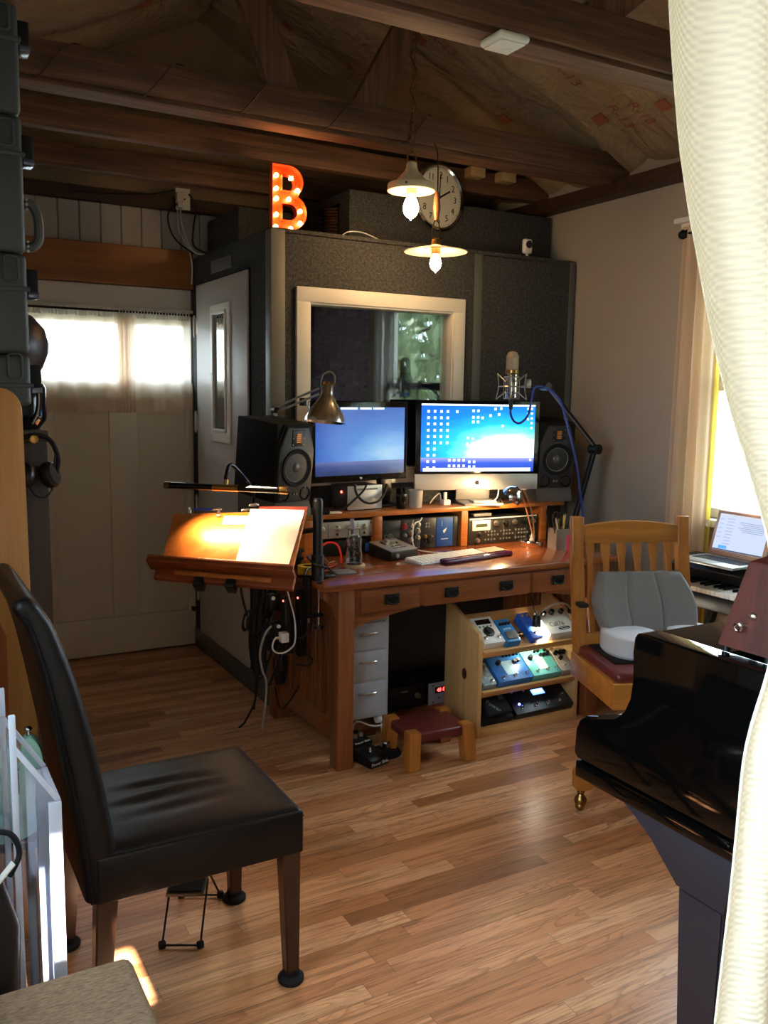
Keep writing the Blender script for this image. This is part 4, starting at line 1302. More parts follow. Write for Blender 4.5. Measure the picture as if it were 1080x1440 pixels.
t = thing('wrist_rest', 'translucent dark purple gel wrist rest along the keyboard front', 'wrist rest', (2.30, 3.185, DZ), rad(9))
g = G().cbox((0, 0, .011), (.42, .055, .022), .01, 4)
g.build('gel_pad', mat('purple_gel', '#4a1238', .12, coat=.5), t)
cable('keyboard_cable', 'white cable hanging from the module rack to the keyboard', [(2.20, 3.50, .925), (2.185, 3.495, .91), (2.15, 3.485, .90), (2.135, 3.475, .87), (2.13, 3.47, .82), (2.14, 3.45, .785), (2.18, 3.42, .774), (2.24, 3.37, .773), (2.27, 3.33, .775)], .003, M['cable_white'])
# chrome desk lamp
M['chromehead'] = mat('polished_chrome', '#cfcfd4', .1, metal=1)
lm = thing('desk_lamp', 'small chrome desk lamp with twin thin arms, lit over the desk', 'desk lamp', (2.76, 3.37, DZ))
G().lathe([(0, 0), (.058, 0), (.06, .003), (.06, .024), (.057, .028), (0, .03)], n=40).build('lamp_base', M['chromehead'], lm)
G().lathe([(0, .03), (.012, .03), (.014, .036), (.006, .055), (.005, .065), (0, .066)], (-.02, -.03, 0), n=16).build('switch_knob', mat('bright_knob', '#e8e0d4', .2, metal=.6), lm)
g = G()
for s_ in (-1, 1):
    g.tube([(.012 + s_ * .012, .008 * s_, .03), (.012 + s_ * .012, .008 * s_, .06), (-.03 + s_ * .014, -.02, .16), (-.085 + s_ * .014, -.045, .25), (-.12 + s_ * .014, -.05, .292)], .0038, 8, sm=4)
g.bar((-.15, -.05, .297), (-.085, -.05, .29), .008, .006)
g.build('arms', mat('copper_rod', '#d2a27c', .3, metal=.8), lm)
Mh = T(-.16, -.052, .268) @ Vector((-.45, .5, -.74)).to_track_quat('-Z', 'Y').to_matrix().to_4x4()
g = G().lathe([(.052, -.02), (.053, -.014), (.05, .004), (.04, .022), (.024, .033), (.02, .038), (0, .039), (0, .035), (.022, .03), (.037, .019), (.046, .003), (.05, -.02)], n=36)
g.xf(Mh); g.build('lamp_head', M['chromehead'], lm)
g = G().sphere((0, 0, -.008), .016, (1, 1, 1.2)); g.xf(Mh)
g.build('bulb', emis('warm_lamp_bulb', (1, .66, .32), 400), lm)
# pen holder and pens
t = thing('pen_holder', 'square wire mesh pen holder at the right end of the desk', 'pen holder', (2.84, 3.255, DZ), rad(-8))
g = G()
for (a, b_, c, d_) in ((-.04, .04, -.04, -.037), (-.04, .04, .037, .04), (-.04, -.037, -.037, .037), (.037, .04, -.037, .037)):
    g.box(a, b_, c, d_, 0, .1)
g.box(-.037, .037, -.037, .037, 0, .004)
g.build('mesh_cup', mat('silver_mesh', '#94897c', .5, metal=.4), t, sm=0)
pens = [(-.02, -.015, -.04, .0, .17, '#2a2622', 'black pen'), (.0, .01, .01, .02, .175, '#1d1d1d', 'dark pen with grip'), (.015, -.01, .0, .0, .165, '#d9b24a', 'yellow pencil'), (.025, .015, .03, .01, .16, '#c9b79a', 'pale wooden pencil'), (-.005, -.02, -.035, .0, .15, '#e2c8a0', 'cream pencil'), (.02, .0, .035, -.01, .155, '#39332c', 'thin dark pen'), (-.025, .02, -.015, .03, .18, '#101010', 'tall black marker')]
for (x, y, dx, dy, L, col, lab) in pens:
    g = G().cyl((0, 0, 0), (dx, dy, L * .9), .004, n=8).cyl((dx, dy, L * .9), (dx * 1.12, dy * 1.12, L), .004, .0012, n=8)
    g.build('pen', mat('pen_' + col[1:], col, .4), label=lab + ' standing in the mesh pen holder', cat='pen', group='pens in the mesh holder', loc=(2.84 + x, 3.255 + y, DZ + .005))
t = thing('scissors', 'black handled scissors standing in the mesh pen holder', 'scissors', (2.83, 3.26, DZ + .005))
G().torus((-.012, 0, .16), .015, .0035, RX(PI / 2), n=18).torus((.018, .004, .155), .014, .0035, RX(PI / 2), n=18).build('handles', M['black'], t)
G().bar((0, 0, .01), (-.006, 0, .147), .01, .002, up=(0, 1, 0)).bar((.004, .003, .01), (.012, .003, .143), .01, .002, up=(0, 1, 0)).build('blades', M['chrome'], t)
t = thing('pink_bottle', 'pink patterned bottle with dark cap beside the pen holder', 'bottle', (2.83, 3.155, DZ))
G().lathe([(0, 0), (.024, 0), (.026, .003), (.026, .075), (.022, .085), (.012, .088), (0, .088)], n=24).build('bottle_body', mat('pink_speckle', '#c2476b', .4, var=.5, vscale=180), t)
G().lathe([(0, .088), (.011, .088), (.011, .125), (0, .127)], n=18).build('cap', M['black'], t)
G().lathe([(0, .127), (.012, .127), (.014, .14), (.012, .156), (0, .16)], n=18).build('brush_tip', mat('pale_tip', '#d8cbb0', .5), t)
# clutter at the desk's left end
cable('red_cable', 'bright red cable arching beside the glass bottle', [(1.59, 3.38, .775), (1.60, 3.38, .83), (1.635, 3.37, .862), (1.675, 3.36, .855), (1.69, 3.35, .82), (1.69, 3.34, .774)], .0045, mat('red_cable_sleeve', '#d8322c', .4))
cable('orange_cable', 'orange cable lying across the left end of the desk', [(1.55, 3.36, .773), (1.60, 3.32, .775), (1.66, 3.33, .774), (1.60, 3.28, .774), (1.53, 3.30, .774)], .0045, mat('orange_cable_sleeve', '#c4552a', .4))
t = thing('tape_measure_roll', 'yellow roll of tape at the left edge of the desk', 'tape roll', (1.475, 3.22, DZ))
G().lathe([(.022, 0), (.042, 0), (.042, .035), (.022, .035)], n=32, close=True).build('tape', mat('yellow_tape', '#d6b021', .45), t)
G().lathe([(.02, .002), (.0225, .002), (.0225, .033), (.02, .033)], n=28, close=True).build('core', M['black'], t)
t = thing('plastic_clip', 'translucent white plastic clip leaning beside the red cable', 'clip', (1.605, 3.335, DZ))
G().bar((-.025, 0, .06), (.02, 0, .012), .02, .003).bar((.02, 0, .012), (.045, -.01, .02), .014, .003).build('clip_body', mat('milky_plastic', '#cfc9be', .3), t)
G().box(1.56, 1.66, 3.14, 3.215, DZ + .0003, DZ + .008, bev=.002).build('notepad', M['grey_plastic'], label='flat dark grey pad on the desk corner near the clamp', cat='notepad')
t = thing('cable_spool', 'black round spool behind the clamp pole', 'spool', (1.50, 3.38, DZ))
G().lathe([(0, 0), (.035, 0), (.035, .01), (.02, .015), (.018, .06), (.03, .065), (.03, .075), (0, .075)], n=24).build('spool_body', M['black'], t)
G().torus((0, 0, .035), .022, .006).build('winding', M['rubber'], t)

# ------------------------------------------------------------------ clamp pole with wooden music desk
ms = thing('music_stand', 'wooden music desk held out by a black pole clamped to the desk corner', 'music stand', (1.463, 3.10, DZ))
G().cyl((0, 0, .03), (0, 0, .315), .02, n=20).cyl((0, 0, .315), (0, 0, .325), .02, .016, n=20).build('pole', M['black'], ms)
g = G().cyl((0, 0, .0), (0, 0, .1), .026, n=20)
for a in (10, 130, 250): g.bar((0, 0, .012), (.085 * math.cos(rad(a)), .085 * math.sin(rad(a)), .006), .022, .012, bev=.003)
g.build('pole_base', M['black'], ms)
g = G().box(-.052, -.035, -.018, .018, -.15, .01, bev=.003).box(-.052, .02, -.018, .018, -.15, -.137, bev=.003)
g.build('clamp', M['iron'], ms)
G().cyl((.005, 0, -.19), (.005, 0, -.03), .006, n=12).build('clamp_screw', M['chrome'], ms)
G().cyl((.005, 0, -.2), (.005, 0, -.188), .02, n=8).build('clamp_handle', M['black'], ms)
Mb = T(1.133 - 1.463, 3.17 - 3.10, .936 - DZ) @ RZ(-.70) @ RX(-.773)
bq = [(-.275, .119), (.264, .159), (.264, -.156), (-.256, -.121)]
g = G().prism([(p[0], p[1]) for p in bq], 0, .018, 'xz', bev=.003); g.xf(Mb)
M['board'] = wood('honey_wood_board', '#c87a35', '#9c5520', 'x', .35, coat=.3, fine=.7)
g.build('board', M['board'], ms)
Mg = Mb @ RY(rad(3.0))
g = G().prism([(-.29, -.128), (.285, -.142), (.285, -.158), (-.29, -.146)], -.055, .004, 'xz', bev=.002)
g.prism([(-.262, -.146), (.285, -.156), (.285, -.205), (-.262, -.19)], -.012, .012, 'xz', bev=.003)
g.prism([(-.285, -.118), (.28, -.130), (.285, -.143), (-.29, -.128)], -.06, -.05, 'xz', bev=.002)
g.xf(Mb); g.build('ledge', wood('reddish_ledge', '#8e4522', '#662c14', 'x', .35, coat=.3), ms)
g = G().prism([(-.18, -.157), (.2, -.169), (.2, -.187), (-.18, -.173)], -.02, -.011, 'xz', bev=.002); g.xf(Mb)
g.build('batten', M['board'], ms)
for x in (-.11, .12):
    g = G().sphere((x, -.021, -.168 - .02 * x), .004, nu=8, nv=6); g.xf(Mb); g.build('brass_pin', M['brass'], ms)
for x in (-.075, .05):
    g = G().box(x - .018, x + .018, -.03, .02, -.222, -.186, bev=.004); g.xf(Mb); g.build('clip', M['black'], ms)
g = G(); bk = Mb @ Vector((.1, .03, -.02))
g.tube([(0, 0, .2), (-.03, .05, .19), tuple(Vector((-.15, .11, .16))), tuple(bk)], .011, 10, sm=5)
g.build('support_arm', M['black'], ms)
base = Vector((1.463, 3.10, DZ))
Mw = T(*base) @ Mb
def on_board(name, g, m_, label, cat, **k):
    """g built in board coordinates; the object sits at the board's centre"""
    o = g.build(name, m_, label=label, cat=cat, **k)
    o.matrix_world = Mw
    return o
on_board('paper_sheet', G().prism([(.039, .152), (.258, .157), (.246, -.12), (.04, -.115)], -.006, -.001, 'xz'), M['paper'], 'stack of white paper on the wooden music desk, brightly lit', 'paper', sm=0)
on_board('red_booklet', G().prism([(.07, .17), (.266, .178), (.262, .06), (.07, .06)], -.0009, -.0002, 'xz'), mat('dark_red_cover', '#7a2a24', .6), 'dark red booklet sticking out behind the white paper', 'booklet', sm=0)
on_board('index_card', G().prism([(-.06, .115), (.036, .119), (.036, .078), (-.06, .072)], -.004, -.001, 'xz', bev=.0008), M['paper'], 'small cream pad on the music desk left of the paper', 'notepad', sm=0)
pn = thing('pen', 'blue and silver pen resting on the top edge of the music desk', 'pen', (0, 0, 0)); pn.matrix_world = Mw
G().cyl((-.19, -.012, .134), (-.11, -.012, .138), .0045, n=10).build('barrel', mat('blue_pen', '#2b47c0', .3), pn)
G().cyl((-.11, -.012, .138), (-.075, -.012, .14), .0042, .002, n=10).build('tip', M['nickel'], pn)
for x in (-.21, -.088):
    o = on_board('wire_clip', G().tube([(x, .01, .13), (x, .0, .142), (x, -.01, .14), (x, -.012, .112), (x + .012, -.012, .11)], .003, 8, sm=3), M['nickel'], 'bent wire page clip on the music desk top edge, ' + ('farther left' if x < -.15 else 'nearer the cream pad'), 'page clip')
# lamp bar over the music desk
la = Vector((LAMP_A)); lb = Vector((LAMP_B))
ld = (lb - la).normalized()
ml = thing('music_stand_lamp', 'long black and brass bar lamp lighting the wooden music desk', 'lamp', tuple((la + lb) / 2))
c0 = (la + lb) / 2
A_, B_ = la - c0, lb - c0
G().cyl(A_, B_, .0125, n=16).build('lamp_bar', M['blackgloss'], ml)
for p, q in ((A_, A_ + ld * .02), (B_ - ld * .03, B_)):
    G().cyl(p, q, .0145, n=16).build('end_cap', M['brass'], ml)
G().cyl(ld * -.05, ld * .05, .0138, n=16).build('collar', M['brass'], ml)
top = (Mw @ Vector((.02, .02, .14))) - c0
G().tube([(0, 0, .01), (.01, .02, .05), (.05, .06, .08), tuple((top + Vector((.06, .08, .08)))), tuple(top + Vector((.03, .05, 0))), tuple(top)], .007, 10, sm=6).build('gooseneck', M['blackgloss'], ml)
G().cyl((0, 0, .004), (.004, .006, .03), .009, n=14).build('swivel', M['brass'], ml)
for k in (0, 1):
    p = top + Vector((.0 + k * .03, -.0, .02 + .018 * k))
    G().sphere(p, .014, (1.6, .35, .6), 12, 8).build('wing_screw', M['nickel'], ml)
nb = (Mw.to_3x3() @ Vector((0, -1, 0)))
aim = (Mw @ Vector((.06, 0, .02))) - c0
ap_ = (aim - ld * aim.dot(ld)).normalized()
L_ = bpy.data.lights.new('music_lamp_light', 'AREA'); L_.shape = 'RECTANGLE'; L_.size = .37; L_.size_y = .02; L_.energy = 2.1; L_.color = (1, .68, .36); L_.spread = rad(128)
lo_ = bpy.data.objects.new('music_lamp_light', L_); C.objects.link(lo_); lo_.parent = ml
zz = -aim.normalized(); xx = ld.normalized(); yy_ = zz.cross(xx).normalized(); xx = yy_.cross(zz)
Mr = Matrix((xx, yy_, zz)).transposed().to_4x4(); Mr.translation = ld * .01 + aim.normalized() * .022
lo_.matrix_local = Mr

# ------------------------------------------------------------------ microphone on boom arm
MX, MY = 2.575, 3.33
mc = thing('boom_arm', 'black microphone boom arm clamped to the right end of the desk', 'boom arm', (2.955, 3.34, DZ))
E1, J1 = Vector((3.125, 3.34, 1.245)), Vector((2.785, 3.335, 1.553))
o0 = Vector((2.955, 3.34, DZ))
G().cyl((0, 0, -.03), (0, 0, .06), .016, n=16).box(-.03, .03, -.02, .02, 0.0005, .02, bev=.003).build('clamp_base', M['black'], mc)
Bp = Vector((0.035, -.07, .0))
for s_ in (-1, 1):
    G().cyl(Vector((.03, s_ * .012, .05)), E1 - o0 + Vector((0, s_ * .012, 0)), .0065, n=10).build('lower_rod', M['rubber'], mc)
    G().cyl(E1 - o0 + Vector((0, s_ * .012, .012)), J1 - o0 + Vector((0, s_ * .012, .012)), .0055, n=10).build('upper_rod', M['rubber'], mc)
G().cyl(E1 - o0 + Vector((.02, 0, -.012)), J1 - o0 + Vector((.02, 0, -.012)), .004, n=10).build('spring', M['grey_plastic'], mc)
G().cyl(E1 - o0 + Vector((0, -.028, 0)), E1 - o0 + Vector((0, .028, 0)), .026, n=24).sphere(E1 - o0 + Vector((0, -.03, 0)), .007).build('elbow_joint', M['black'], mc)
G().cyl(J1 - o0 + Vector((0, -.024, 0)), J1 - o0 + Vector((0, .024, 0)), .02, n=20).build('head_joint', M['black'], mc)
G().cyl(J1 - o0, Vector((MX + .1, MY, 1.56)) - o0, .011, n=12).build('mount_arm', M['black'], mc)
G().lathe([(0, -.02), (.012, -.02), (.014, -.01), (.014, .01), (.01, .02), (0, .02)], (MX + .1 - 2.955, MY - 3.34, 1.565 - DZ), n=16).build('thread_knob', M['nickel'], mc)
mi = thing('condenser_microphone', 'silver condenser microphone in a wire shock mount above the computer', 'microphone', (MX, MY, 1.505))
G().lathe([(0, 0), (.024, 0), (.026, .004), (.026, .1), (.0245, .103), (0, .103)], n=28).build('mic_body', M['chrome'], mi)
G().lathe([(.0255, .103), (.027, .105), (.027, .118), (.0255, .12)], n=28).build('body_ring', M['brass'], mi)
G().lathe([(0, .12), (.0255, .12), (.0255, .165), (.024, .178), (.018, .19), (.008, .195), (0, .196)], n=28).build('mic_grille', mat('champagne_grille', '#b8a690', .45, metal=.7, bump=.6, bscale=900), mi)
G().lathe([(.0258, .168), (.0268, .17), (.0258, .174)], n=28).build('grille_band', M['nickel'], mi)
G().lathe([(0, -.045), (.007, -.045), (.009, -.03), (.009, 0), (0, 0)], n=14).build('connector', M['black'], mi)
g = G()
for z, R1 in ((-.002, .062), (.1, .058)):
    for k in range(4):
        a = PI / 4 + k * PI / 2
        a2 = a + PI / 2
        g.cyl((R1 * math.cos(a), R1 * math.sin(a), z), (R1 * .55 * math.cos(a + PI / 4), R1 * .55 * math.sin(a + PI / 4), z + (.03 if z < .05 else -.03)), .0018, n=6)
        g.cyl((R1 * math.cos(a2), R1 * math.sin(a2), z), (R1 * .55 * math.cos(a + PI / 4), R1 * .55 * math.sin(a + PI / 4), z + (.03 if z < .05 else -.03)), .0018, n=6)
for k in range(4):
    a = PI / 4 + k * PI / 2
    g.tube([(.064 * math.cos(a), .064 * math.sin(a), -.004), (.054 * math.cos(a), .054 * math.sin(a), .05), (.06 * math.cos(a), .06 * math.sin(a), .104)], .0022, 6, sm=4)
    g.cyl((.032 * math.cos(a), .032 * math.sin(a), .0), (.032 * math.cos(a), .032 * math.sin(a), .09), .0016, n=6)
g.torus((0, 0, .05), .054, .0024, n=28, m=6).torus((0, 0, .0), .03, .0022, n=24, m=6).torus((0, 0, .09), .03, .0022, n=24, m=6)
g.cyl((.054, 0, .05), (.09, 0, .055), .004, n=8)
g.build('shock_mount', M['nickel'], mi)
for ch_ in mi.children: pass
mi.scale = (1.13, 1.13, 1.13)
mi.location.z -= .012
M['bluecable'] = mat('blue_cable', '#27408f', .5)
cable('microphone_cable', 'blue microphone cable running from the microphone down the boom arm', [(MX, MY, 1.46), (MX, MY, 1.42), (MX + .02, MY - .005, 1.385), (MX + .055, MY - .01, 1.38), (MX + .09, MY - .02, 1.42), (MX + .1, MY - .03, 1.5), (MX + .12, MY - .03, 1.55), (MX + .2, MY - .035, 1.54), (MX + .27, MY - .04, 1.48), (MX + .31, MY - .04, 1.39), (MX + .34, MY - .045, 1.30), (MX + .385, MY - .045, 1.17), (MX + .43, MY - .03, 1.03), (MX + .455, MY - .03, .90), (MX + .46, MY - .02, .80)], .0055, M['bluecable'], n=8)

# architect lamp behind the left speaker
al = thing('architect_lamp', 'brushed metal adjustable arm lamp hanging in front of the dusk sky monitor', 'desk lamp', (1.585, 3.735, SZ))
ol = Vector((1.585, 3.735, SZ))
hd = Vector((1.655, 3.42, 1.498)); k0 = Vector((1.545, 3.735, 1.425))
G().cyl((0, 0, -.03), (0, 0, .05), .012, n=12).box(-.03, .02, -.02, .02, .0005, .018, bev=.003).build('clamp', M['black'], al)
for s_ in (-1, 1):
    off = Vector((0, 0, .012 * s_))
    G().cyl(Vector((.0, s_ * .012, .04)), k0 - ol + Vector((0, s_ * .012, 0)), .005, n=8).build('lower_rod', M['alu'], al)
    G().bar(k0 - ol + off, hd + Vector((-.03, .02, .015)) - ol + off, .008, .008).build('upper_rod', M['alu'], al)
G().cyl(k0 - ol + Vector((-.0, -.02, 0)), k0 - ol + Vector((0, .02, 0)), .014, n=14).build('elbow', M['black'], al)
m1 = k0.lerp(hd, .55) - ol
G().cbox(m1, (.03, .02, .035), .004).build('rod_clip', M['black'], al)
Mh = T(*(hd - ol)) @ RY(rad(7)) @ RX(rad(-4))
g = G().lathe([(.0, .045), (.02, .045), (.026, .035), (.028, .005), (.032, -.012), (.05, -.04), (.075, -.075), (.088, -.105), (.09, -.118), (.087, -.118), (.073, -.078), (.048, -.042), (.03, -.014), (.0, -.01)], n=44)
g.xf(Mh); g.build('lamp_shade', M['steel'], al)
g = G()
for k in range(10):
    a = 2 * PI * k / 10
    g.cyl((.02 * math.cos(a), .02 * math.sin(a), .044), (.026 * math.cos(a), .026 * math.sin(a), .052), .004, n=6)
g.xf(Mh); g.build('vent_crown', mat('copper_crown', '#8a5a3a', .35, metal=.8), al)
g = G().tube([(-.03, 0, .02), (-.035, 0, .05), (-.025, 0, .085), (.005, 0, .1), (.028, 0, .085), (.03, 0, .055), (.02, 0, .04)], .0035, 8, sm=5)
g.xf(Mh); g.build('cable_loop', M['grey_plastic'], al)
g = G().sphere((0, 0, -.07), .026, (1, 1, 1.25)); g.xf(Mh)
g.build('bulb', M['white_plastic'], al)
# ================================================================== UNDER THE DESK
cb = thing('drawer_cabinet', 'narrow light grey metal drawer cabinet under the left side of the desk', 'drawer cabinet', (1.695, 3.09, 0))
G().box(-.095, .095, 0, .40, .155, .70, bev=.004).build('carcass', M['greymetal'], cb)
for (z0, z1) in ((.575, .695), (.455, .567), (.325, .447), (.165, .312)):
    o = G().box(-.086, .078, -.008, .002, z0, z1, bev=.003).build('drawer', M['greymetal'], cb)
    zc = z1 - .045
    G().tube([(-.045, -.008, zc), (-.042, -.022, zc + .003), (0, -.026, zc + .004), (.025, -.022, zc + .003), (.028, -.008, zc)], .005, 8, sm=3).build('handle', M['nickel'], o)
for (x, y) in ((-.07, .04), (.07, .04), (-.07, .36), (.07, .36)):
    g = G().cyl((x - .01, y, .13), (x + .01, y, .13), .02, n=16).box(x - .012, x + .012, y - .012, y + .012, .14, .156)
    g.build('caster', M['white_plastic'], cb)

st = thing('foot_stool', 'low wooden foot stool with dark red leather top under the desk', 'foot stool', (1.915, 2.965, 0), rad(-3))
for (x, y) in ((-.125, -.095), (.125, -.095), (-.125, .095), (.125, .095)):
    s1, s2 = (1 if x > 0 else -1), (1 if y > 0 else -1)
    g = G()
    a = .027
    vs = [(x - a, y - a, .155), (x + a, y - a, .155), (x + a, y + a, .155), (x - a, y + a, .155)]
    vb = [(px + s1 * .01, py + s2 * .01, 0) for (px, py, pz) in vs]
    vv = g.add(vb + vs, [(0, 3, 2, 1), (4, 5, 6, 7), (0, 1, 5, 4), (1, 2, 6, 5), (2, 3, 7, 6), (3, 0, 4, 7)])
    bmesh.ops.bevel(g.bm, geom=list({e for v in vv for e in v.link_edges}), offset=.003, segments=2, affect='EDGES')
    g.build('leg', M['oakchair'], st)
def seatfn(w, d, z, sag, edge):
    def fn(u, v):
        x, y = (u - .5) * 2, (v - .5) * 2
        return (x * w, y * d, z - sag * (1 - x * x) * (1 - y * y) - edge * (max(abs(x), abs(y)) ** 10))
    return fn
g = G().box(-.14, .14, -.11, .11, .105, .148, bev=.012, seg=3)
g.build('leather_top', M['oxblood'], st)

# pine pedal shelf
ps = thing('pedal_shelf', 'small pine three tier shelf full of guitar pedals under the desk', 'shelf', (2.485, 3.13, 0))
def side(x0, x1):
    pf = [(-.125, 0), (.14, 0), (.14, .56), (.10, .56), (-.115, .475), (-.125, .45)]
    return G().prism(pf, x0, x1, 'yz', bev=.002)
sl = side(-.29, -.268).build('side_panel', M['pine_z'], ps)
side(.268, .29).build('side_panel', M['pine_z'], ps)
g = G().cyl((-.2915, -.02, .27), (-.2895, -.02, .27), .017, n=18); g.xf(T(0, 0, .27) @ Matrix.Diagonal((1, 1, 1.5, 1)) @ T(0, 0, -.27))
g.build('knot', mat('dark_pine_knot', '#5c2f16', .6), sl)
TILT = rad(29)
shelfM = []
for z in (.375, .195):
    Ms = T(0, -.115, z) @ RX(TILT)
    g = G().box(-.268, .268, 0, .24, 0, .018).box(-.268, .268, -.012, .002, -.008, .026, bev=.003); g.xf(Ms)
    g.build('shelf', M['pine'], ps); shelfM.append(Ms)
Ms = T(0, -.115, .03) @ RX(TILT)
g = G().box(-.268, .268, 0, .24, 0, .015); g.xf(Ms); g.box(-.268, .268, -.127, -.108, 0, .042, bev=.002)
g.build('bottom_shelf', M['pine'], ps); shelfM.append(Ms)
base = Vector((2.485, 3.13, 0))

def pedal(row, x0, x1, d, h, m_, name, label, knobs=(), foot=(), extra=None, yoff=.006, lift=.018):
    """pedal lying on a tilted shelf; x0,x1 in shelf coordinates"""
    Ms = T(*base) @ shelfM[row] @ T((x0 + x1) / 2, yoff, lift + .0006)
    t = thing(name, label, 'guitar pedal', (0, 0, 0))
    t.matrix_world = Ms
    w = (x1 - x0) / 2
    G().prism([(0, 0), (d, 0), (d, h), (.0, h * .72)], -w, w, 'yz', bev=.003).build('housing', m_, t)
    sl_ = math.atan2(h * .28, d)
    Mt = T(0, 0, h * .72) @ RX(sl_)
    for (x, y, r, mm) in knobs:
        g = G().lathe([(0, 0), (r, 0), (r * .85, r * 1.5), (0, r * 1.5)], (x, y, 0), n=14); g.xf(Mt); g.build('knob', mm, t)
    for (x, y) in foot:
        g = G().lathe([(0, 0), (.008, 0), (.008, .004), (.005, .005), (.005, .014), (.0045, .016), (0, .016)], (x, y, 0), n=14); g.xf(Mt); g.build('foot_switch', M['chrome'], t)
    if extra: extra(t, Mt, w, d)
    return t
BK, CH = M['black'], M['nickel']
def ex_white(t, Mt, w, d):
    g = G().box(-w * .68, w * .68, d * .72, d * .9, .0, .002); g.xf(Mt); g.build('display', M['blackgloss'], t)
    g = G().lathe([(0, 0), (.027, 0), (.026, .006), (.016, .008), (.015, .014), (0, .014)], (0, d * .42, 0), n=28); g.xf(Mt); g.build('dial', BK, t)
    g = G()
    for k in range(4): g.box(-.035 + k * .02, -.028 + k * .02, d * .6, d * .65, 0, .004)
    g.xf(Mt); g.build('buttons', M['grey_plastic'], t)
pedal(0, -.262, -.148, .15, .05, M['white_plastic'], 'effects_pedal', 'white effects pedal with black dial and display on the top shelf', foot=((-.036, .03), (.036, .03)), extra=ex_white, yoff=.014)
def ex_blue(t, Mt, w, d):
    g = G().box(-w * .72, w * .72, .012, d * .42, .0, .008, bev=.003); g.xf(Mt); g.build('treadle', mat('grey_treadle', '#6f6a62', .5), t)
    g = G().text('LIMITER', .013, Mt @ T(0, d * .55, .001)); g.build('lettering', M['white_plastic'], t, sm=0)
pedal(0, -.143, -.065, .13, .05, mat('mid_blue_enamel', '#2a7dbb', .35), 'stomp_pedal', 'compact blue pedal with grey treadle next to the white effects pedal', knobs=[(-.024, .1, .007, BK), (-.008, .1, .007, BK), (.008, .1, .007, BK), (.024, .1, .007, BK)], extra=ex_blue)
pedal(0, .0, .062, .15, .05, mat('bright_blue_enamel', '#2d62c9', .35), 'slim_pedal', 'slim bright blue pedal directly under the clip lamp', knobs=[(-.015, .13, .007, CH), (.012, .13, .007, CH)], foot=((0, .03),))
def ex_cali(t, Mt, w, d):
    g = G().text('Cali76', .034, Mt @ T(-.012, .052, .001)); g.xf(Matrix.Identity(4)); g.build('lettering', mat('grey_print', '#77746a', .5), t, sm=0)
    g = G().torus((0, 0, 0), .02, .002, n=24, m=6).box(-.018, .018, -.002, .002, -.001, .002); g.xf(Mt @ T(.014, .024, .002) @ Matrix.Diagonal((1.5, .45, 1, 1))); g.build('emblem', M['iron'], t)
pedal(0, .098, .262, .14, .06, mat('silver_white_enamel', '#c9c7ba', .4), 'compressor_pedal', 'wide silver white pedal with black knobs at the right of the top shelf', knobs=[(-.055, .115, .013, BK), (-.005, .118, .013, BK), (.05, .115, .013, BK)], foot=((.07, .016),), extra=ex_cali)
pedal(1, -.262, -.192, .12, .045, mat('beige_blue_enamel', '#8a9aa0', .4, var=.5, vscale=40), 'small_pedal', 'small beige and blue pedal at the left end of the middle shelf', knobs=[(-.018, .1, .007, CH), (.0, .08, .008, CH), (.018, .1, .007, CH), (.0, .055, .006, CH)], foot=((.018, .02),))
def ex_band(col):
    def f(t, Mt, w, d):
        g = G().box(-w * .35, w * .3, .03, d * .72, .0, .0012); g.xf(Mt); g.build('pale_panel', mat('pale_' + col[1:], col, .4), t)
    return f
pedal(1, -.178, .012, .15, .05, mat('azure_enamel', '#2f74c4', .3), 'large_pedal', 'large azure blue pedal in the middle of the shelf', knobs=[(-.05, .10, .012, BK), (.04, .095, .01, BK), (.062, .1, .01, BK), (.0, .135, .007, BK), (.02, .135, .007, BK), (.04, .135, .007, BK), (.06, .135, .007, BK), (.08, .135, .007, BK)], foot=((-.065, .02), (0, .02), (.07, .025)), extra=ex_band('#9fd4ee'))
pedal(1, .016, .178, .15, .05, mat('aqua_enamel', '#5fb8b0', .3), 'delay_pedal', 'large pale aqua pedal right of the azure pedal', knobs=[(-.045, .1, .012, BK), (.02, .105, .009, BK), (.04, .105, .009, BK), (.06, .108, .009, BK), (.0, .13, .007, BK), (.02, .13, .007, BK), (.06, .13, .007, BK)], foot=((-.05, .02), (.01, .022), (.062, .025)), extra=ex_band('#b9e2d6'))
pedal(1, .186, .264, .13, .05, mat('sand_enamel', '#9a8f7c', .45), 'tan_pedal', 'sand coloured pedal with glossy black knobs at the right of the middle shelf', knobs=[(-.022, .1, .011, M['blackgloss']), (.004, .1, .011, M['blackgloss']), (.026, .1, .011, M['blackgloss']), (-.01, .07, .01, M['blackgloss'])], foot=((-.015, .025), (.022, .025)))
def ex_wah(t, Mt, w, d):
    g = G().box(-w * .8, w * .8, .01, d * .92, .012, .034, bev=.006); g.xf(Mt @ RX(rad(6))); tr = g.build('treadle', M['rubber'], t)
    g = G()
    for k in range(6): g.box(-w * .7 + k * .022, -w * .7 + k * .022 + .008, d * .55, d * .86, .033, .037)
    g.xf(Mt @ RX(rad(6))); g.build('tread_ribs', M['black'], t, sm=0)
    g = G().text('Power', .03, Mt @ RX(rad(6)) @ T(-.02, .05, .0346) @ RZ(rad(-50))); g.build('lettering', M['grey_plastic'], t, sm=0)
    g = G().box(.025, .05, .075, .115, .034, .038); g.xf(Mt @ RX(rad(6))); g.build('badge', M['nickel'], t)
pedal(2, -.258, -.09, .20, .045, M['blackmatte'], 'volume_pedal', 'black rocker pedal at the left of the bottom shelf', extra=ex_wah, lift=.015)
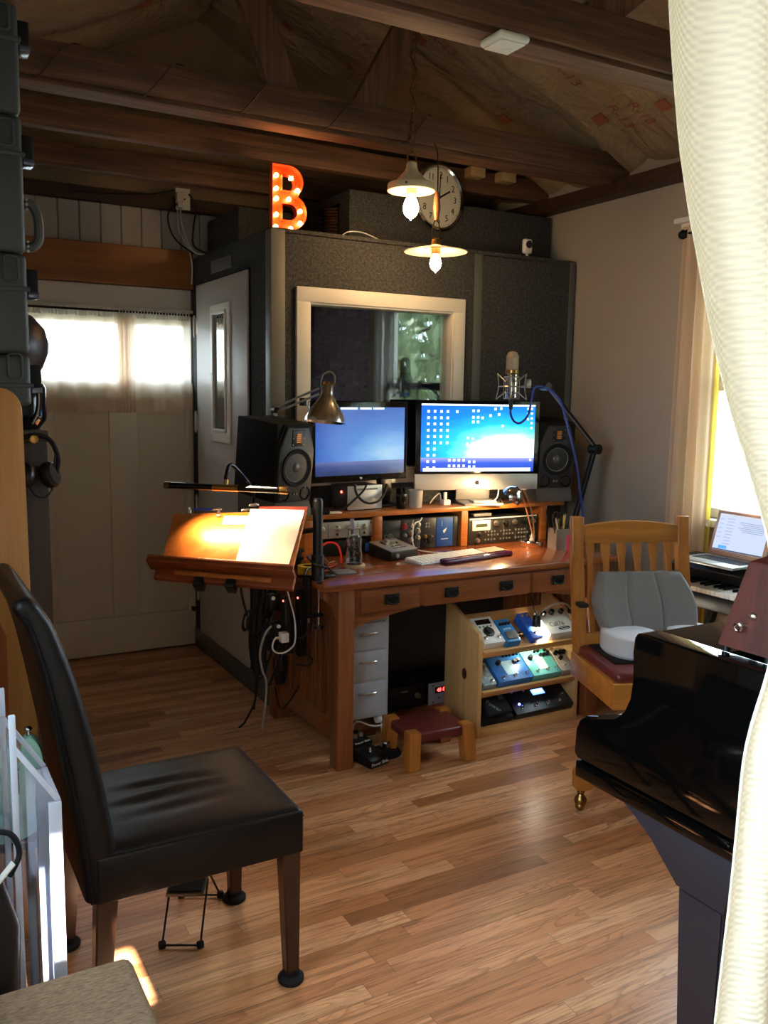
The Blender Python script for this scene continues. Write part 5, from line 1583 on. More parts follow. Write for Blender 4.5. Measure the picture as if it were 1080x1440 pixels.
def ex_multi(t, Mt, w, d):
    g = G().box(-.02, .05, .085, .115, .0, .002); g.xf(Mt); g.build('blue_display', emis('blue_lcd', (.12, .25, 1), 1.6), t)
    g = G().box(-.012, .042, .094, .112, .0, .0025); g.xf(Mt); g.build('display_text', emis('pale_blue_lcd', (.45, .75, 1), 2.2), t)
    g = G().sphere((-.125, .05, .003), .005); g.xf(Mt); g.build('blue_light', emis('blue_led', (.08, .1, 1), 25), t)
pedal(2, -.075, .262, .2, .05, mat('black_multi', '#151516', .3), 'pedal_controller', 'wide black pedal controller with blue display on the bottom shelf', foot=[(-.12, .03), (-.04, .03), (.03, .03), (.1, .03), (.135, .06), (-.13, .12), (-.06, .12), (.1, .13), (.13, .15)], extra=ex_multi, lift=.015)
cable('patch_cable', 'white patch cable running across the back of the middle shelf', [(2.40, 3.18, .335), (2.47, 3.17, .325), (2.55, 3.18, .335), (2.64, 3.2, .36)], .003, M['cable_white'])
t = thing('plug', 'gold angled jack plug beside the compact blue pedal', 'plug', (0, 0, 0)); t.matrix_world = T(*base) @ shelfM[0] @ T(-.033, .06, .0305)
G().cyl((-.028, 0, .0), (.0, 0, .0), .007, n=12).cyl((0, 0, 0), (.016, 0, 0), .01, n=12).cyl((.012, -.012, 0), (.012, .014, 0), .008, n=12).build('jack', M['brass'], t)
# clip lamp
cl = thing('clip_lamp', 'small clip lamp with bare glowing bulb hanging over the pedal shelf', 'clip lamp', (2.535, 3.035, .475))
G().lathe([(0, .04), (.014, .04), (.018, .03), (.021, .0), (.021, -.012), (0, -.012)], n=24).build('socket', M['black'], cl)
G().lathe([(0, -.012), (.016, -.012), (.02, -.02), (.032, -.04), (.035, -.055), (.031, -.072), (.02, -.084), (0, -.088)], n=28).build('bulb', emis('white_led_bulb', (1, .88, .66), 90), cl)
G().tube([(0, 0, .04), (.01, -.01, .055), (.05, -.01, .075), (.12, -.005, .085), (.17, 0, .075), (.22, .02, .045)], .005, 8, sm=5).build('flexible_neck', M['nickel'], cl)
G().tube([(.0, 0, .035), (.0, .02, .07), (.01, .05, .10), (.03, .08, .11)], .003, 6, sm=4).build('cord', M['black'], cl)
G().box(.215, .25, -.0, .04, .02, .055, bev=.003).build('clip', M['black'], cl)

# amplifiers at the back
G().box(-.22, .40, -.02, .26, 0, .028, bev=.003).build('amplifier_board', M['desk_x'], loc=(2.10, 3.37, 0), label='brown board on the floor carrying the amplifiers', cat='board')
e = thing('power_amplifier', 'silver amplifier with red digits half hidden behind the pedal shelf', 'amplifier', (2.325, 3.40, .0285))
G().box(-.13, .13, 0, .22, 0, .105, bev=.002).build('case', M['blackmatte'], e)
G().box(-.134, .134, -.006, 0, -.0, .107, bev=.0015).build('face_plate', mat('silver_amp_face', '#a9a9aa', .4, metal=.3), e)
G().box(-.098, .0, -.0075, -.006, .055, .085).build('display', M['blackgloss'], e)
g = G().text('48 88', .026, T(-.06, -.0085, .07) @ FRONT); g.build('red_digits', emis('red_digits_glow', (1, .03, .03), 5), e, sm=0)
G().sphere((-.03, -.008, .03), .004).build('blue_light', emis('blue_led_amp', (.1, .2, 1), 12), e)
g = G()
for (x, z) in ((-.11, .095), (-.11, .012), (-.075, .03)): g.sphere((x, -.007, z), .004, nu=8, nv=5)
g.build('screws', M['black'], e)
e = thing('black_amplifier', 'black amplifier beside the silver one under the desk', 'amplifier', (2.075, 3.40, .0285))
G().box(-.1, .1, 0, .22, 0, .112, bev=.004).build('case', M['black'], e)
g = G(); knob(g, .055, 0, .06, .013, .016); g.build('knob', M['nickel'], e)
G().tube([(-.04, -.0, .09), (-.04, -.012, .092), (-.01, -.012, .092), (-.01, -.0, .09)], .004, 8).build('handle', M['nickel'], e)

# pedals on the floor by the desk leg
t = thing('foot_pedal', 'black floor pedal with white lettering in front of the desk leg', 'guitar pedal', (1.665, 3.0, 0), rad(14))
G().prism([(-.05, 0), (.06, 0), (.06, .055), (-.035, .04), (-.05, .03)], -.048, .048, 'yz', bev=.003).build('housing', M['black'], t)
g = G().text('Power Slide', .019, T(.0, -.0512, .016) @ FRONT)
g.build('lettering', M['white_plastic'], t, sm=0)
G().lathe([(0, .045), (.008, .045), (.006, .05), (.005, .062), (0, .063)], (0, .01, 0), n=14).build('foot_switch', M['chrome'], t)
t = thing('foot_pedal', 'black floor pedal with chrome knobs behind the lettered one', 'guitar pedal', (1.655, 3.115, 0), rad(14))
G().prism([(-.045, 0), (.055, 0), (.055, .075), (-.045, .06)], -.05, .05, 'yz', bev=.003).build('housing', M['black'], t)
g = G().text('Power Slide', .017, T(0, -.04, .0622) @ RX(rad(8)))
g.build('lettering', M['white_plastic'], t, sm=0)
for x in (-.03, .0, .03):
    G().lathe([(0, .066), (.012, .066), (.011, .084), (0, .085)], (x, .01, 0), n=16).build('knob', M['nickel'], t)
t = thing('weighted_disc', 'round black weighted base with a silver knob beside the floor pedals', 'stand base', (1.765, 3.055, 0))
G().lathe([(0, 0), (.062, 0), (.065, .006), (.06, .014), (.02, .02), (.0, .02)], n=36).build('disc', M['rubber'], t)
G().lathe([(0, .02), (.018, .02), (.019, .05), (.015, .056), (0, .057)], n=20).build('silver_knob', M['steel'], t)
cable('white_cable', 'white cable looping behind the floor pedals below the grey cabinet', [(1.64, 3.13, .095), (1.68, 3.16, .12), (1.74, 3.13, .10), (1.79, 3.09, .115), (1.80, 3.16, .09), (1.83, 3.2, .02)], .004, M['cable_white'])
cable('black_cable', 'black cable curling on the floor by the desk leg', [(1.62, 3.12, .08), (1.60, 3.12, .03), (1.63, 3.2, .008), (1.7, 3.25, .008), (1.82, 3.25, .008)], .004, M['cable_black'])

# ------------------------------------------------------------------ cables and power strips hanging off the left side of the desk
pw = thing('power_strip', 'black power strip hanging upright on the left side of the desk', 'power strip', (1.405, 3.27, .43))
G().box(-.022, .022, -.026, .026, 0, .24, bev=.006).build('strip_body', M['black'], pw)
for k in range(4):
    G().box(-.03, -.02, -.016, .016, .02 + k * .052, .055 + k * .052, bev=.003).build('socket', M['rubber'], pw)
G().sphere((-.022, -.012, .225), .004).build('red_light', emis('red_led_strip', (1, .04, .03), 8), pw)
pw = thing('power_strip', 'longer black power bar next to the slats of the desk side', 'power strip', (1.452, 3.235, .42))
G().box(-.018, .018, -.022, .022, 0, .28, bev=.006).build('strip_body', M['blackmatte'], pw)
G().sphere((-.019, -.01, .25), .004).build('red_light', emis('red_led_bar', (1, .04, .03), 8), pw)
t = thing('usb_charger', 'white charger plugged into the hanging power strip', 'charger', (1.365, 3.2, .50))
G().box(-.022, .012, -.018, .018, 0, .04, bev=.004).build('body', M['white_plastic'], t)
G().cyl((-.022, 0, .02), (-.04, 0, .02), .005, n=10).build('plug', M['white_plastic'], t)
for i, (x, y, z, lab) in enumerate(((1.375, 3.34, .60, 'black power adaptor at the top of the cable tangle'), (1.375, 3.30, .49, 'black power adaptor in the middle of the cable tangle'), (1.38, 3.37, .42, 'black power adaptor lowest and rearmost in the cable tangle'))):
    t = thing('power_adaptor', lab, 'power adaptor', (x, y, z), rad(10 * i))
    G().box(-.028, .025, -.022, .022, 0, .07, bev=.006).build('body', M['black'], t)
    G().cyl((-.01, -.018, .055), (-.02, -.042, .06), .008, n=10).build('white_plug', M['white_plastic'] if i < 2 else M['grey_plastic'], t)
cable('white_cable', 'white cable looping out from the charger at the desk side', [(1.325, 3.2, .521), (1.305, 3.17, .52), (1.29, 3.15, .502), (1.298, 3.145, .482), (1.323, 3.14, .473), (1.36, 3.14, .484), (1.383, 3.14, .515), (1.382, 3.14, .60), (1.363, 3.145, .684), (1.352, 3.15, .73)], .0035, M['cable_white'])
cable('grey_cable', 'grey white cable drooping down to the floor beside the booth', [(1.375, 3.30, .55), (1.345, 3.3, .54), (1.316, 3.3, .506), (1.30, 3.31, .426), (1.315, 3.32, .35), (1.335, 3.33, .30), (1.345, 3.36, .2), (1.35, 3.42, .05)], .005, mat('grey_white_cable', '#a09e98', .5))
blk = [
 ('black cable dangling nearest the booth door at the desk corner', [(1.41, 3.56, .74), (1.37, 3.57, .60), (1.34, 3.56, .44), (1.35, 3.55, .26), (1.30, 3.54, .10)]),
 ('black cable twisting between the power adaptors', [(1.40, 3.36, .74), (1.34, 3.34, .66), (1.31, 3.32, .56), (1.36, 3.31, .47), (1.32, 3.33, .38), (1.37, 3.36, .30)]),
 ('black cable looping widest towards the booth door', [(1.38, 3.46, .64), (1.27, 3.48, .58), (1.21, 3.47, .46), (1.23, 3.46, .33), (1.31, 3.46, .27), (1.38, 3.46, .34)]),
 ('black cable hanging from the second power bar towards the coil', [(1.43, 3.20, .30), (1.40, 3.26, .22), (1.38, 3.33, .17), (1.39, 3.40, .24)]),
 ('black cable hanging straight from under the music desk', [(1.175, 3.2, .79), (1.18, 3.2, .72), (1.20, 3.21, .65), (1.222, 3.23, .60)]),
 ('black cable sagging in a wide loop left of the power strip', [(1.40, 3.34, .66), (1.30, 3.36, .62), (1.24, 3.38, .50), (1.26, 3.40, .38), (1.33, 3.41, .36), (1.38, 3.40, .44)]),
 ('black cable falling down the booth corner to the floor', [(1.44, 3.60, .74), (1.40, 3.58, .62), (1.32, 3.55, .48), (1.30, 3.54, .30), (1.31, 3.53, .16), (1.24, 3.56, .05), (1.19, 3.58, .012)]),
 ('black cable hanging behind the white loop', [(1.41, 3.42, .70), (1.36, 3.44, .52), (1.33, 3.45, .34), (1.36, 3.44, .24), (1.40, 3.42, .30)]),
 ('black cable dropping from the desk top behind the power bar', [(1.42, 3.48, .76), (1.38, 3.50, .66), (1.36, 3.50, .50), (1.37, 3.50, .30), (1.38, 3.49, .18)]),
 ('black cable hooked round the longer power bar', [(1.44, 3.15, .60), (1.47, 3.12, .61), (1.45, 3.12, .56), (1.41, 3.16, .52), (1.36, 3.22, .52)]),
 ('black cable crossing low over the desk slats', [(1.40, 3.20, .40), (1.46, 3.13, .41), (1.47, 3.11, .44), (1.44, 3.12, .46)]),
]
for lab, p in blk: cable('black_cable', lab, [((1.42 - (1.42 - q_[0]) * (.5 if 'music' not in lab else 1)), q_[1], q_[2]) for q_ in p], .0048, M['cable_black'])
def coil(c, r1, r2, n, lab, axis_tilt, name='cable_coil', th=.0045):
    pts = []
    for i in range(n * 16):
        a = i / 16 * 2 * PI
        k = i / 16
        pts.append((c[0] + (r1 * (1 + .12 * math.sin(k * 2.1))) * math.cos(a) * .55 + .008 * math.sin(k * 3), c[1] + r1 * .6 * math.cos(a + .5) + .006 * math.cos(k * 5), c[2] + r2 * math.sin(a) * (1 + .1 * math.cos(k * 1.7))))
    return cable(name, lab, pts, th, M['cable_black'], sm=1, cat='cable coil')
coil((1.222, 3.24, .595), .034, .04, 5, 'small black cable bundle hanging under the music desk', 0)
coil((1.405, 3.33, .345), .045, .07, 8, 'large black cable coil hanging lowest at the desk side', 0)
coil((1.39, 3.44, .60), .04, .06, 4, 'black cable coil tucked behind the power adaptors', 0)
cable('cable', 'black cable swinging from the small bundle to the power strip', [(1.235, 3.26, .56), (1.26, 3.30, .52), (1.31, 3.34, .51), (1.36, 3.36, .55)], .0045, M['cable_black'])
cable('cable', 'black cables drooping over the desk edge by the clamp', [(1.50, 3.2, .78), (1.45, 3.17, .80), (1.42, 3.14, .76), (1.425, 3.12, .70), (1.43, 3.13, .62)], .005, M['cable_black'])
cable('cable', 'thin black cable wrapped around the foot of the clamp pole', [(1.50, 3.14, .80), (1.49, 3.07, .82), (1.43, 3.06, .84), (1.43, 3.13, .86), (1.49, 3.14, .84), (1.52, 3.09, .80), (1.56, 3.12, .776)], .004, M['cable_black'])
cable('cable', 'thin rod like cable with silver tip hanging beside the clamp', [(1.425, 3.09, .76), (1.42, 3.09, .68), (1.42, 3.09, .60)], .004, M['grey_plastic'])
# ================================================================== PARSONS CHAIR
pc = thing('dining_chair', 'armless dark brown leather chair with tapered walnut legs, nearest the camera', 'chair', (.59, 2.12, 0))
ox, oy = .59, 2.12
front = [(.228, 1.085), (.25, 1.072), (.264, 1.056), (.288, 1.0), (.31, .935), (.341, .836), (.363, .727), (.379, .625), (.396, .512), (.402, .476)]
rear = [(.192, 1.08), (.205, 1.055), (.232, .999), (.261, .88), (.285, .742), (.307, .608), (.322, .489), (.333, .362)]
# backrest: swept slab with rounded corners across its width
def back_pt(t, edge):
    pr = front if edge else rear
    k = t * (len(pr) - 1); i = min(int(k), len(pr) - 2); f_ = k - i
    return (pr[i][0] * (1 - f_) + pr[i + 1][0] * f_, pr[i][1] * (1 - f_) + pr[i + 1][1] * f_)
rr_ = [(.333, .362), (.327, .43), (.322, .489), (.307, .608), (.285, .742), (.261, .88), (.245, .95), (.228, 1.01), (.212, 1.035), (.206, 1.05)]
ff_ = [(.412, .362), (.408, .43), (.402, .49), (.384, .608), (.362, .735), (.332, .865), (.309, .94), (.286, 1.005), (.27, 1.035), (.257, 1.055)]
def back_ring(c_r, c_f, wd, sc=1.0):
    """rounded rectangle between the rear and front profile points"""
    R_, F_ = Vector((c_r[0] - ox, 0, c_r[1])), Vector((c_f[0] - ox, 0, c_f[1]))
    mid = (R_ + F_) / 2; ax = (F_ - R_); L = ax.length / 2; ax.normalize()
    rad_ = min(.028, L * .8)
    out = []
    for (sx, sy, a0) in ((1, 1, 0), (-1, 1, 90), (-1, -1, 180), (1, -1, 270)):
        for k in range(6):
            a = rad(a0 + 90 * k / 5)
            px = sx * (L - rad_) + rad_ * math.cos(a); py = sy * (wd - rad_) + rad_ * math.sin(a)
            out.append(mid + ax * px * sc + Vector((0, 1, 0)) * py * (1 - (1 - sc) * .12) + Vector((0, .001, 0)))
    return out
rings = []
K = len(rr_)
rp = smooth_pts([(p[0], 0, p[1]) for p in rr_], 4); fp_ = smooth_pts([(p[0], 0, p[1]) for p in ff_], 4)
for p, q_ in zip(rp, fp_): rings.append(back_ring((p.x, p.z), (q_.x, q_.z), .227))
for sc, dz in ((.9, .008), (.7, .014), (.4, .018)):
    rings.append(back_ring((rr_[-1][0] - .003, rr_[-1][1] + dz), (ff_[-1][0] - .003, ff_[-1][1] + dz), .227, sc))
g = G(); vs, fs = [], []
n_ = len(rings[0])
for r_ in rings: vs += r_
for i in range(len(rings) - 1):
    for k in range(n_): fs.append((i * n_ + k, i * n_ + (k + 1) % n_, (i + 1) * n_ + (k + 1) % n_, (i + 1) * n_ + k))
fs.append(tuple(range(n_ - 1, -1, -1))); fs.append(tuple(len(vs) - n_ + k for k in range(n_)))
g.add(vs, fs)
g.build('backrest', M['leather'], pc, sm=60)
# piping along the back edge
for y in (-.222, .224):
    G().tube([(p[0] - ox + .012, y, p[1]) for p in rr_[:-1]], .004, 6, sm=3).build('piping', M['leather'], pc)
# seat with creases, and apron
def seat_pt(u, v):
    x, y = -.205 + .475 * u, -.228 + .458 * v
    ex = min(u, 1 - u) * .475; ey = min(v, 1 - v) * .458
    e = min(ex if u > .5 else .2, ey)
    z = .466 + .016 * (1 - math.exp(-e / .02)) + .012 * math.sin(PI * v) * math.sin(PI * min(1, u * 1.1))
    if e < .012: z -= (.012 - e) ** 2 * 90
    # creases in the middle radiating from the backrest
    cx, cy = (u - .42) / .30, (v - .5) / .26
    m_ = math.exp(-(cx * cx + cy * cy) ** 2)
    z += m_ * .0042 * math.sin((v - .5) * 36 + 2.2 * (u - .3) * (1 if v > .5 else -1) + 1) - .005 * m_
    return (x, y, z)
g = G().surf(seat_pt, 70, 70)
vs = {}
g.build('seat', M['leather'], pc, sm=80)
g = G().box(-.235, .268, -.229, .231, .357, .4672, bev=.006, seg=3)
g.build('seat_apron', M['leather'], pc)
for (xt, yt, xb, yb) in ((.238, -.2, .244, -.204), (.238, .205, .241, .24 - .03), (-.212, -.2, -.235, -.204), (-.212, .205, -.235, .21)):
    g = G()
    a, b2 = .024, .0165
    g.add([(xb - b2, yb - b2, .012), (xb + b2, yb - b2, .012), (xb + b2, yb + b2, .012), (xb - b2, yb + b2, .012),
           (xt - a, yt - a, .36), (xt + a, yt - a, .36), (xt + a, yt + a, .36), (xt - a, yt + a, .36)],
          [(0, 3, 2, 1), (4, 5, 6, 7), (0, 1, 5, 4), (1, 2, 6, 5), (2, 3, 7, 6), (3, 0, 4, 7)])
    bmesh.ops.bevel(g.bm, geom=g.bm.edges[:], offset=.003, segments=2, affect='EDGES')
    lg = g.build('leg', M['darkleg'], pc)
    G().lathe([(0, 0), (.031, 0), (.034, .004), (.034, .012), (.028, .018), (.022, .02), (.022, .03), (0, .03)], (xb, yb, 0), n=28).build('floor_protector_cup', M['rubber'], lg)

# foot rest
fr = thing('foot_rest', 'folding black guitar foot rest on wire legs under the leather chair', 'foot rest', (.68, 2.28, 0))
o_ = Vector((.68, 2.28, 0))
P1, P2, P3, P4 = [Vector(p) - o_ for p in ((.600, 2.235, .125), (.692, 2.19, .125), (.757, 2.30, .165), (.665, 2.345, .165))]
g = G().add([P1, P2, P3, P4] and [tuple(p) for p in (P1, P2, P3, P4)] + [tuple(p + Vector((0, 0, .008))) for p in (P1, P2, P3, P4)], [(0, 3, 2, 1), (4, 5, 6, 7), (0, 1, 5, 4), (1, 2, 6, 5), (2, 3, 7, 6), (3, 0, 4, 7)]) and None
g = G(); q = [P1, P2, P3, P4]
g.add([tuple(p) for p in q] + [tuple(p + Vector((0, 0, .008))) for p in q], [(0, 3, 2, 1), (4, 5, 6, 7), (0, 1, 5, 4), (1, 2, 6, 5), (2, 3, 7, 6), (3, 0, 4, 7)])
g.build('tread_plate', mat('dark_bronze_plate', '#3a3026', .5), fr)
g = G(); c_ = (P1 + P2 + P3 + P4) / 4
q2 = [c_ + (p - c_) * .88 + Vector((0, 0, .0085)) for p in q]
g.add([tuple(p) for p in q2] + [tuple(p + Vector((0, 0, .003))) for p in q2], [(0, 3, 2, 1), (4, 5, 6, 7), (0, 1, 5, 4), (1, 2, 6, 5), (2, 3, 7, 6), (3, 0, 4, 7)])
g.build('rubber_mat', M['rubber'], fr)
F1, F2, B1, B2 = [Vector(p) - o_ for p in ((.579, 2.203, .008), (.67, 2.154, .008), (.695, 2.415, .008), (.798, 2.36, .008))]
for a, b2 in ((F1, P4 * .45 + P1 * .55), (F2, P3 * .45 + P2 * .55), (B1, P1 * .4 + P4 * .6), (B2, P2 * .4 + P3 * .6)):
    G().cyl(a, b2, .003, n=8).build('leg', M['iron'], fr)
G().cyl(F1, F2, .003, n=8).build('front_bar', M['iron'], fr)
G().cyl(B1, B2, .003, n=8).build('rear_bar', M['iron'], fr)
for p in (F1, F2, B1, B2):
    G().cbox(p + Vector((0, 0, .002)), (.02, .016, .02), .005).build('rubber_foot', M['rubber'], fr)

# ottoman in the corner
ot = thing('ottoman', 'grey brown tweed ottoman in the bottom corner by the camera', 'ottoman', (.16, 1.40, 0))
M['tweed'] = fabric('tweed', '#6e5c4a', '#988169', 120, .5, stretch=(.5, 3, 3))
G().box(-.28, .2, -.34, .205, .05, .42, bev=.022, seg=4).build('cushion_block', M['tweed'], ot)
for x in (-.24, .165):
    for y in (-.3, .17): G().box(x - .02, x + .02, y - .02, y + .02, 0, .055, bev=.003).build('leg', M['darkleg'], ot)

# clear acrylic bin
ac = thing('clear_bin', 'tall clear acrylic bin with edges coloured white for sunlit glow behind the tweed ottoman', 'storage bin', (.16, 1.78, 0))
acry = mat('clear_acrylic', '#f4f8ff', .03, trans=1, ior=1.3)
acry = glass_pane('clear_acrylic_sheet', (.9, .93, .97), 1.6)
sun_white = N('sunlit_white_acrylic')  # white strips imitate sunlight glowing in the clear acrylic edges
d_ = sun_white.n('BsdfDiffuse', Color=srgb('#e6ebf6')); tr_ = sun_white.n('BsdfTranslucent', Color=srgb('#e6ebf6'))
mx_ = sun_white.n('MixShader', i0=.5, i1=d_.outputs[0], i2=tr_.outputs[0]); sun_white.t.links.new(mx_.outputs[0], sun_white.out.inputs[0]); sun_white = sun_white.m
sp = [(-.12, 0.0), (.092, 0.0), (.092, .715), (.078, .735), (.024, .82), (.014, .86), (.014, .90), (-.12, .90)]
for y in (-.085, .085):
    G().prism(sp, y - .002, y + .002, 'xz').build('side_sheet', acry, ac, sm=0)
G().box(.088, .092, -.083, .083, 0.0, .715).build('end_sheet', acry, ac, sm=0)
G().box(-.115, .088, -.083, .083, 0.002, .006).build('bottom_sheet', acry, ac, sm=0)
for y in (-.085, .085):
    G().box(.072, .096, y - .005, y + .005, 0.0, .715, bev=.002).build('corner_edge', sun_white, ac)
    G().box(.008, .02, y - .005, y + .005, 0.02, .90, bev=.002).build('upright_edge', sun_white, ac)
    G().bar((.016, y, .835), (.09, y, .718), .008, .01, .002).build('rim_edge', sun_white, ac)
G().box(.084, .096, -.085, .085, .708, .718, bev=.002).build('rim_edge', sun_white, ac)
G().box(-.05, -.03, -.03, .06, .02, .90, bev=.002).build('divider_sheet', sun_white, ac)
bd = thing('bead_string', 'string of silver beads hanging at the clear bin', 'bead string', (.095, 1.675, .55))
g = G()
for k in range(14):
    g.sphere((.012 * math.sin(k * .5), 0, .01 + .016 * k), .0075, nu=10, nv=6)
g.build('beads', M['chrome'], bd)
# black bag with loop handle
bg_ = thing('black_bag', 'slim black padded bag with loop handle between the ottoman and the clear bin', 'bag', (.105, 1.648, 0))
def bagf(u, v):
    a = 2 * PI * u
    w_ = .062 * (1 - .55 * max(0, v - .8) / .2 - .0) * (1 + .04 * math.sin(v * 9 + u * 6))
    return (w_ * math.cos(a) * 1.0, .025 * math.sin(a) * (1 - .4 * max(0, v - .85) / .15), .64 * v)
g = G().surf(bagf, 40, 30)
g.sphere((0, 0, .638), .028, (1, .55, .4))
g.sphere((0, 0, .003), .06, (1, .4, .05))
g.build('bag_body', mat('black_nylon', '#15151a', .4, bump=.3, bscale=40), bg_, sm=80)
G().tube([(-.03, 0, .62), (-.02, 0, .675), (.02, 0, .70), (.055, 0, .69), (.068, 0, .65), (.05, 0, .61)], .0055, 8, sm=5).build('handle', M['rubber'], bg_)
G().bar((.01, -.028, .60), (.055, -.02, .645), .016, .003).build('bright_tag', M['white_plastic'], bg_)

# seafoam guitar body
gt = thing('guitar_body', 'seafoam green guitar body standing behind the clear bin', 'guitar', (.152, 2.0, 0), rad(-8))
ol_ = []
ctl = [(-.02, .72), (.0, .745), (.03, .75), (.05, .715), (.048, .68), (.058, .665), (.07, .69), (.072, .735), (.09, .745), (.108, .72), (.118, .66), (.125, .60), (.11, .55), (.08, .52), (.03, .51), (-.06, .52), (-.1, .55), (-.09, .6), (-.06, .68)]
for p in smooth_pts([(a, 0, b2) for a, b2 in ctl], 4, True): ol_.append((p.x, p.z))
G().prism(ol_, -.02, .02, 'xz', bev=.006, seg=3).build('body', mat('seafoam_enamel', '#9fd8c6', .25, coat=.5), gt)
G().cyl((.085, 0, .742), (.085, 0, .757), .005, n=10).sphere((.085, 0, .76), .009, (1, 1, .6)).build('strap_button', M['chrome'], gt)
G().box(.052, .064, -.0215, .0, .62, .672, bev=.002).build('pickguard_slot', M['blackmatte'], gt)
g = G().bar((-.05, .03, .0), (-.05, .03, .5), .02, .02).bar((.08, .03, .0), (.08, .03, .5), .02, .02).bar((-.09, 0, .5), (.12, 0, .5), .05, .016).bar((-.05, -.05, .01), (-.05, .08, .01), .02, .02).bar((.08, -.05, .01), (.08, .08, .01), .02, .02)
g.build('stand', M['black'], gt)

# wood cabinet with rounded end panel, black equipment cases on top
wc = thing('wood_cabinet', 'tall honey coloured wooden cabinet with rounded top corner, behind the leather chair', 'cabinet', (.08, 2.42, 0))
pf = [(-.2, 0), (.285, 0), (.302, .13), (.262, .23), (.235, .42), (.228, .95), (.225, 1.43)] + [(.17 + .055 * math.cos(rad(a)), 1.447 + .058 * math.sin(rad(a))) for a in range(8, 91, 12)] + [(-.2, 1.505)]
M['honey'] = wood('honey_maple', '#c58a4a', '#a56a30', 'z', .35, coat=.25, fine=.7)
G().prism(pf, -.0, .028, 'xz', bev=.004).build('end_panel', M['honey'], wc)
G().prism([(-.19, .06), (.16, .06), (.165, .86), (.15, .90), (.12, .915), (-.19, .915)], -.005, .002, 'xz', bev=.002).build('inset_panel', wood('red_cherry_inset', '#9c5426', '#753a18', 'z', .35, coat=.2), wc)
G().box(-.2, .215, .027, .50, .05, 1.455, bev=.003).build('carcass', M['honey'], wc)
CM = mat('grey_black_case', '#3c403f', .5, bump=.05, bscale=300)
def zc_(py): return 1.948 - .00181 * (py - 300)
lst = [(570, 497, 540, 'lowest dark grey equipment case, resting on the honey wooden cabinet'), (497, 355, 405, 'dark grey equipment case directly under the one with the big handle'), (355, 167, 220, 'dark grey equipment case with the big fold out handle, second from top'), (167, 20, 68, 'topmost dark grey equipment case of the stack')]
for i, (pb, pt, pl, lab) in enumerate(lst):
    z0, z1, zl = zc_(pb), zc_(pt), zc_(pl)
    if i == 0: z0 = 1.456; zl = zc_(547) + .01
    t = thing('equipment_case', lab, 'equipment case', (0, 2.48, z0), group=None)
    h = z1 - z0
    G().box(-.13, .338, 0, .47, .001, h - .001, bev=.014, seg=3).build('case_shell', CM, t)
    g = G().box(-.132, .343, -.005, .475, zl - z0 - .006, zl - z0 + .006, bev=.003); g.build('lid_seam', CM, t)
    zz = zl - z0 + .05
    G().tube([(.282, -.001, zz - .026), (.288, -.001, zz - .032), (.310, -.001, zz - .032), (.316, -.001, zz - .026), (.316, -.001, zz + .026), (.310, -.001, zz + .032), (.288, -.001, zz + .032), (.282, -.001, zz + .026)], .0035, 8, True).build('moulded_recess', CM, t)
    zz = min(zl - z0 + .02, h - .04)
    lt_ = G().box(.338, .366, .02, .07, zz - .028, zz + .034, bev=.004).build('latch', M['blackmatte'], t)
    G().box(.340, .368, .016, .074, zz - .04, zz - .024, bev=.003).build('latch_lip', mat('latch_lip_grey', '#5a6070', .25, metal=.5), lt_)
    G().box(.364, .3675, .03, .06, zz - .01, zz + .02, bev=.001).build('latch_plate', M['black'], lt_)
    if 'big' in lab and i == 2:
        z_a, z_b = zc_(368) - z0 + .045, zc_(285) - z0 + .0
        g = G().tube([(.338, .04, z_b), (.358, .04, z_b + .004), (.372, .04, z_b - .02), (.376, .04, (z_a + z_b) / 2), (.374, .04, z_a + .02), (.36, .04, z_a + .002), (.338, .04, z_a)], .0125, 10, sm=5)
        hn = g.build('handle', CM, t)
        g = G()
        for zz in (z_a, z_b):
            for k in (-.012, .0, .012): g.sphere((.344, .02, zz + k), .005, nu=8, nv=5)
        g.build('handle_studs', M['nickel'], hn)

# dark column cabinet with headphones
dc = thing('dark_cabinet', 'dark brown narrow cabinet with headphones hanging on it, beside the white door', 'cabinet', (.25, 3.0, 0))
G().box(-.3, .2, .0, .45, 0, 1.355, bev=.004).build('carcass', wood('espresso_veneer', '#3f2f24', '#2a1d16', 'z', .5), dc)
G().box(-.3, .203, -.005, .455, 1.335, 1.37, bev=.003).build('cabinet_top', mat('espresso_top', '#3a3128', .5), dc)
G().lathe([(0, 0), (.014, 0), (.014, .004), (.008, .008), (.008, .03), (.013, .034), (.013, .040), (0, .043)], M=T(.155, -.001, 1.345) @ RX(PI / 2), n=24).build('knob', M['brass'], dc)
hpn = thing('headphones', 'black headphones hanging from a brass knob on the dark cabinet', 'headphones', (.41, 2.972, 1.345))
g = G().tube([(-.06, .0, -.11), (-.07, 0, -.06), (-.05, 0, -.005), (0, 0, .012), (.045, 0, -.005), (.066, 0, -.06), (.06, 0, -.11)], .008, 8, sm=5)
g.build('headband', M['rubber'], hpn)
for s_ in (-1, 1):
    g = G().lathe([(0, -.018), (.036, -.018), (.043, -.008), (.043, .01), (.034, .02), (0, .02)], M=T(s_ * .038, -.008, -.115) @ RZ(rad(25 * s_)) @ RX(rad(70)) @ RY(rad(30 * s_)), n=24)
    g.build('ear_cup', M['black'], hpn)
cable('headphone_cable', 'thin black headphone cable curling under the headphones', [(.385, 2.965, 1.2), (.40, 2.955, 1.17), (.43, 2.955, 1.16), (.455, 2.955, 1.19), (.46, 2.96, 1.24), (.47, 2.97, 1.31)], .003, M['cable_black'])
cn = thing('black_canister', 'glossy black canister on top of the dark brown cabinet', 'canister', (.372, 3.14, 1.3705))
G().lathe([(0, 0), (.075, 0), (.098, .03), (.1, .045), (.1, .135), (.092, .15), (.0, .152)], n=40).build('canister_body', M['blackgloss'], cn)
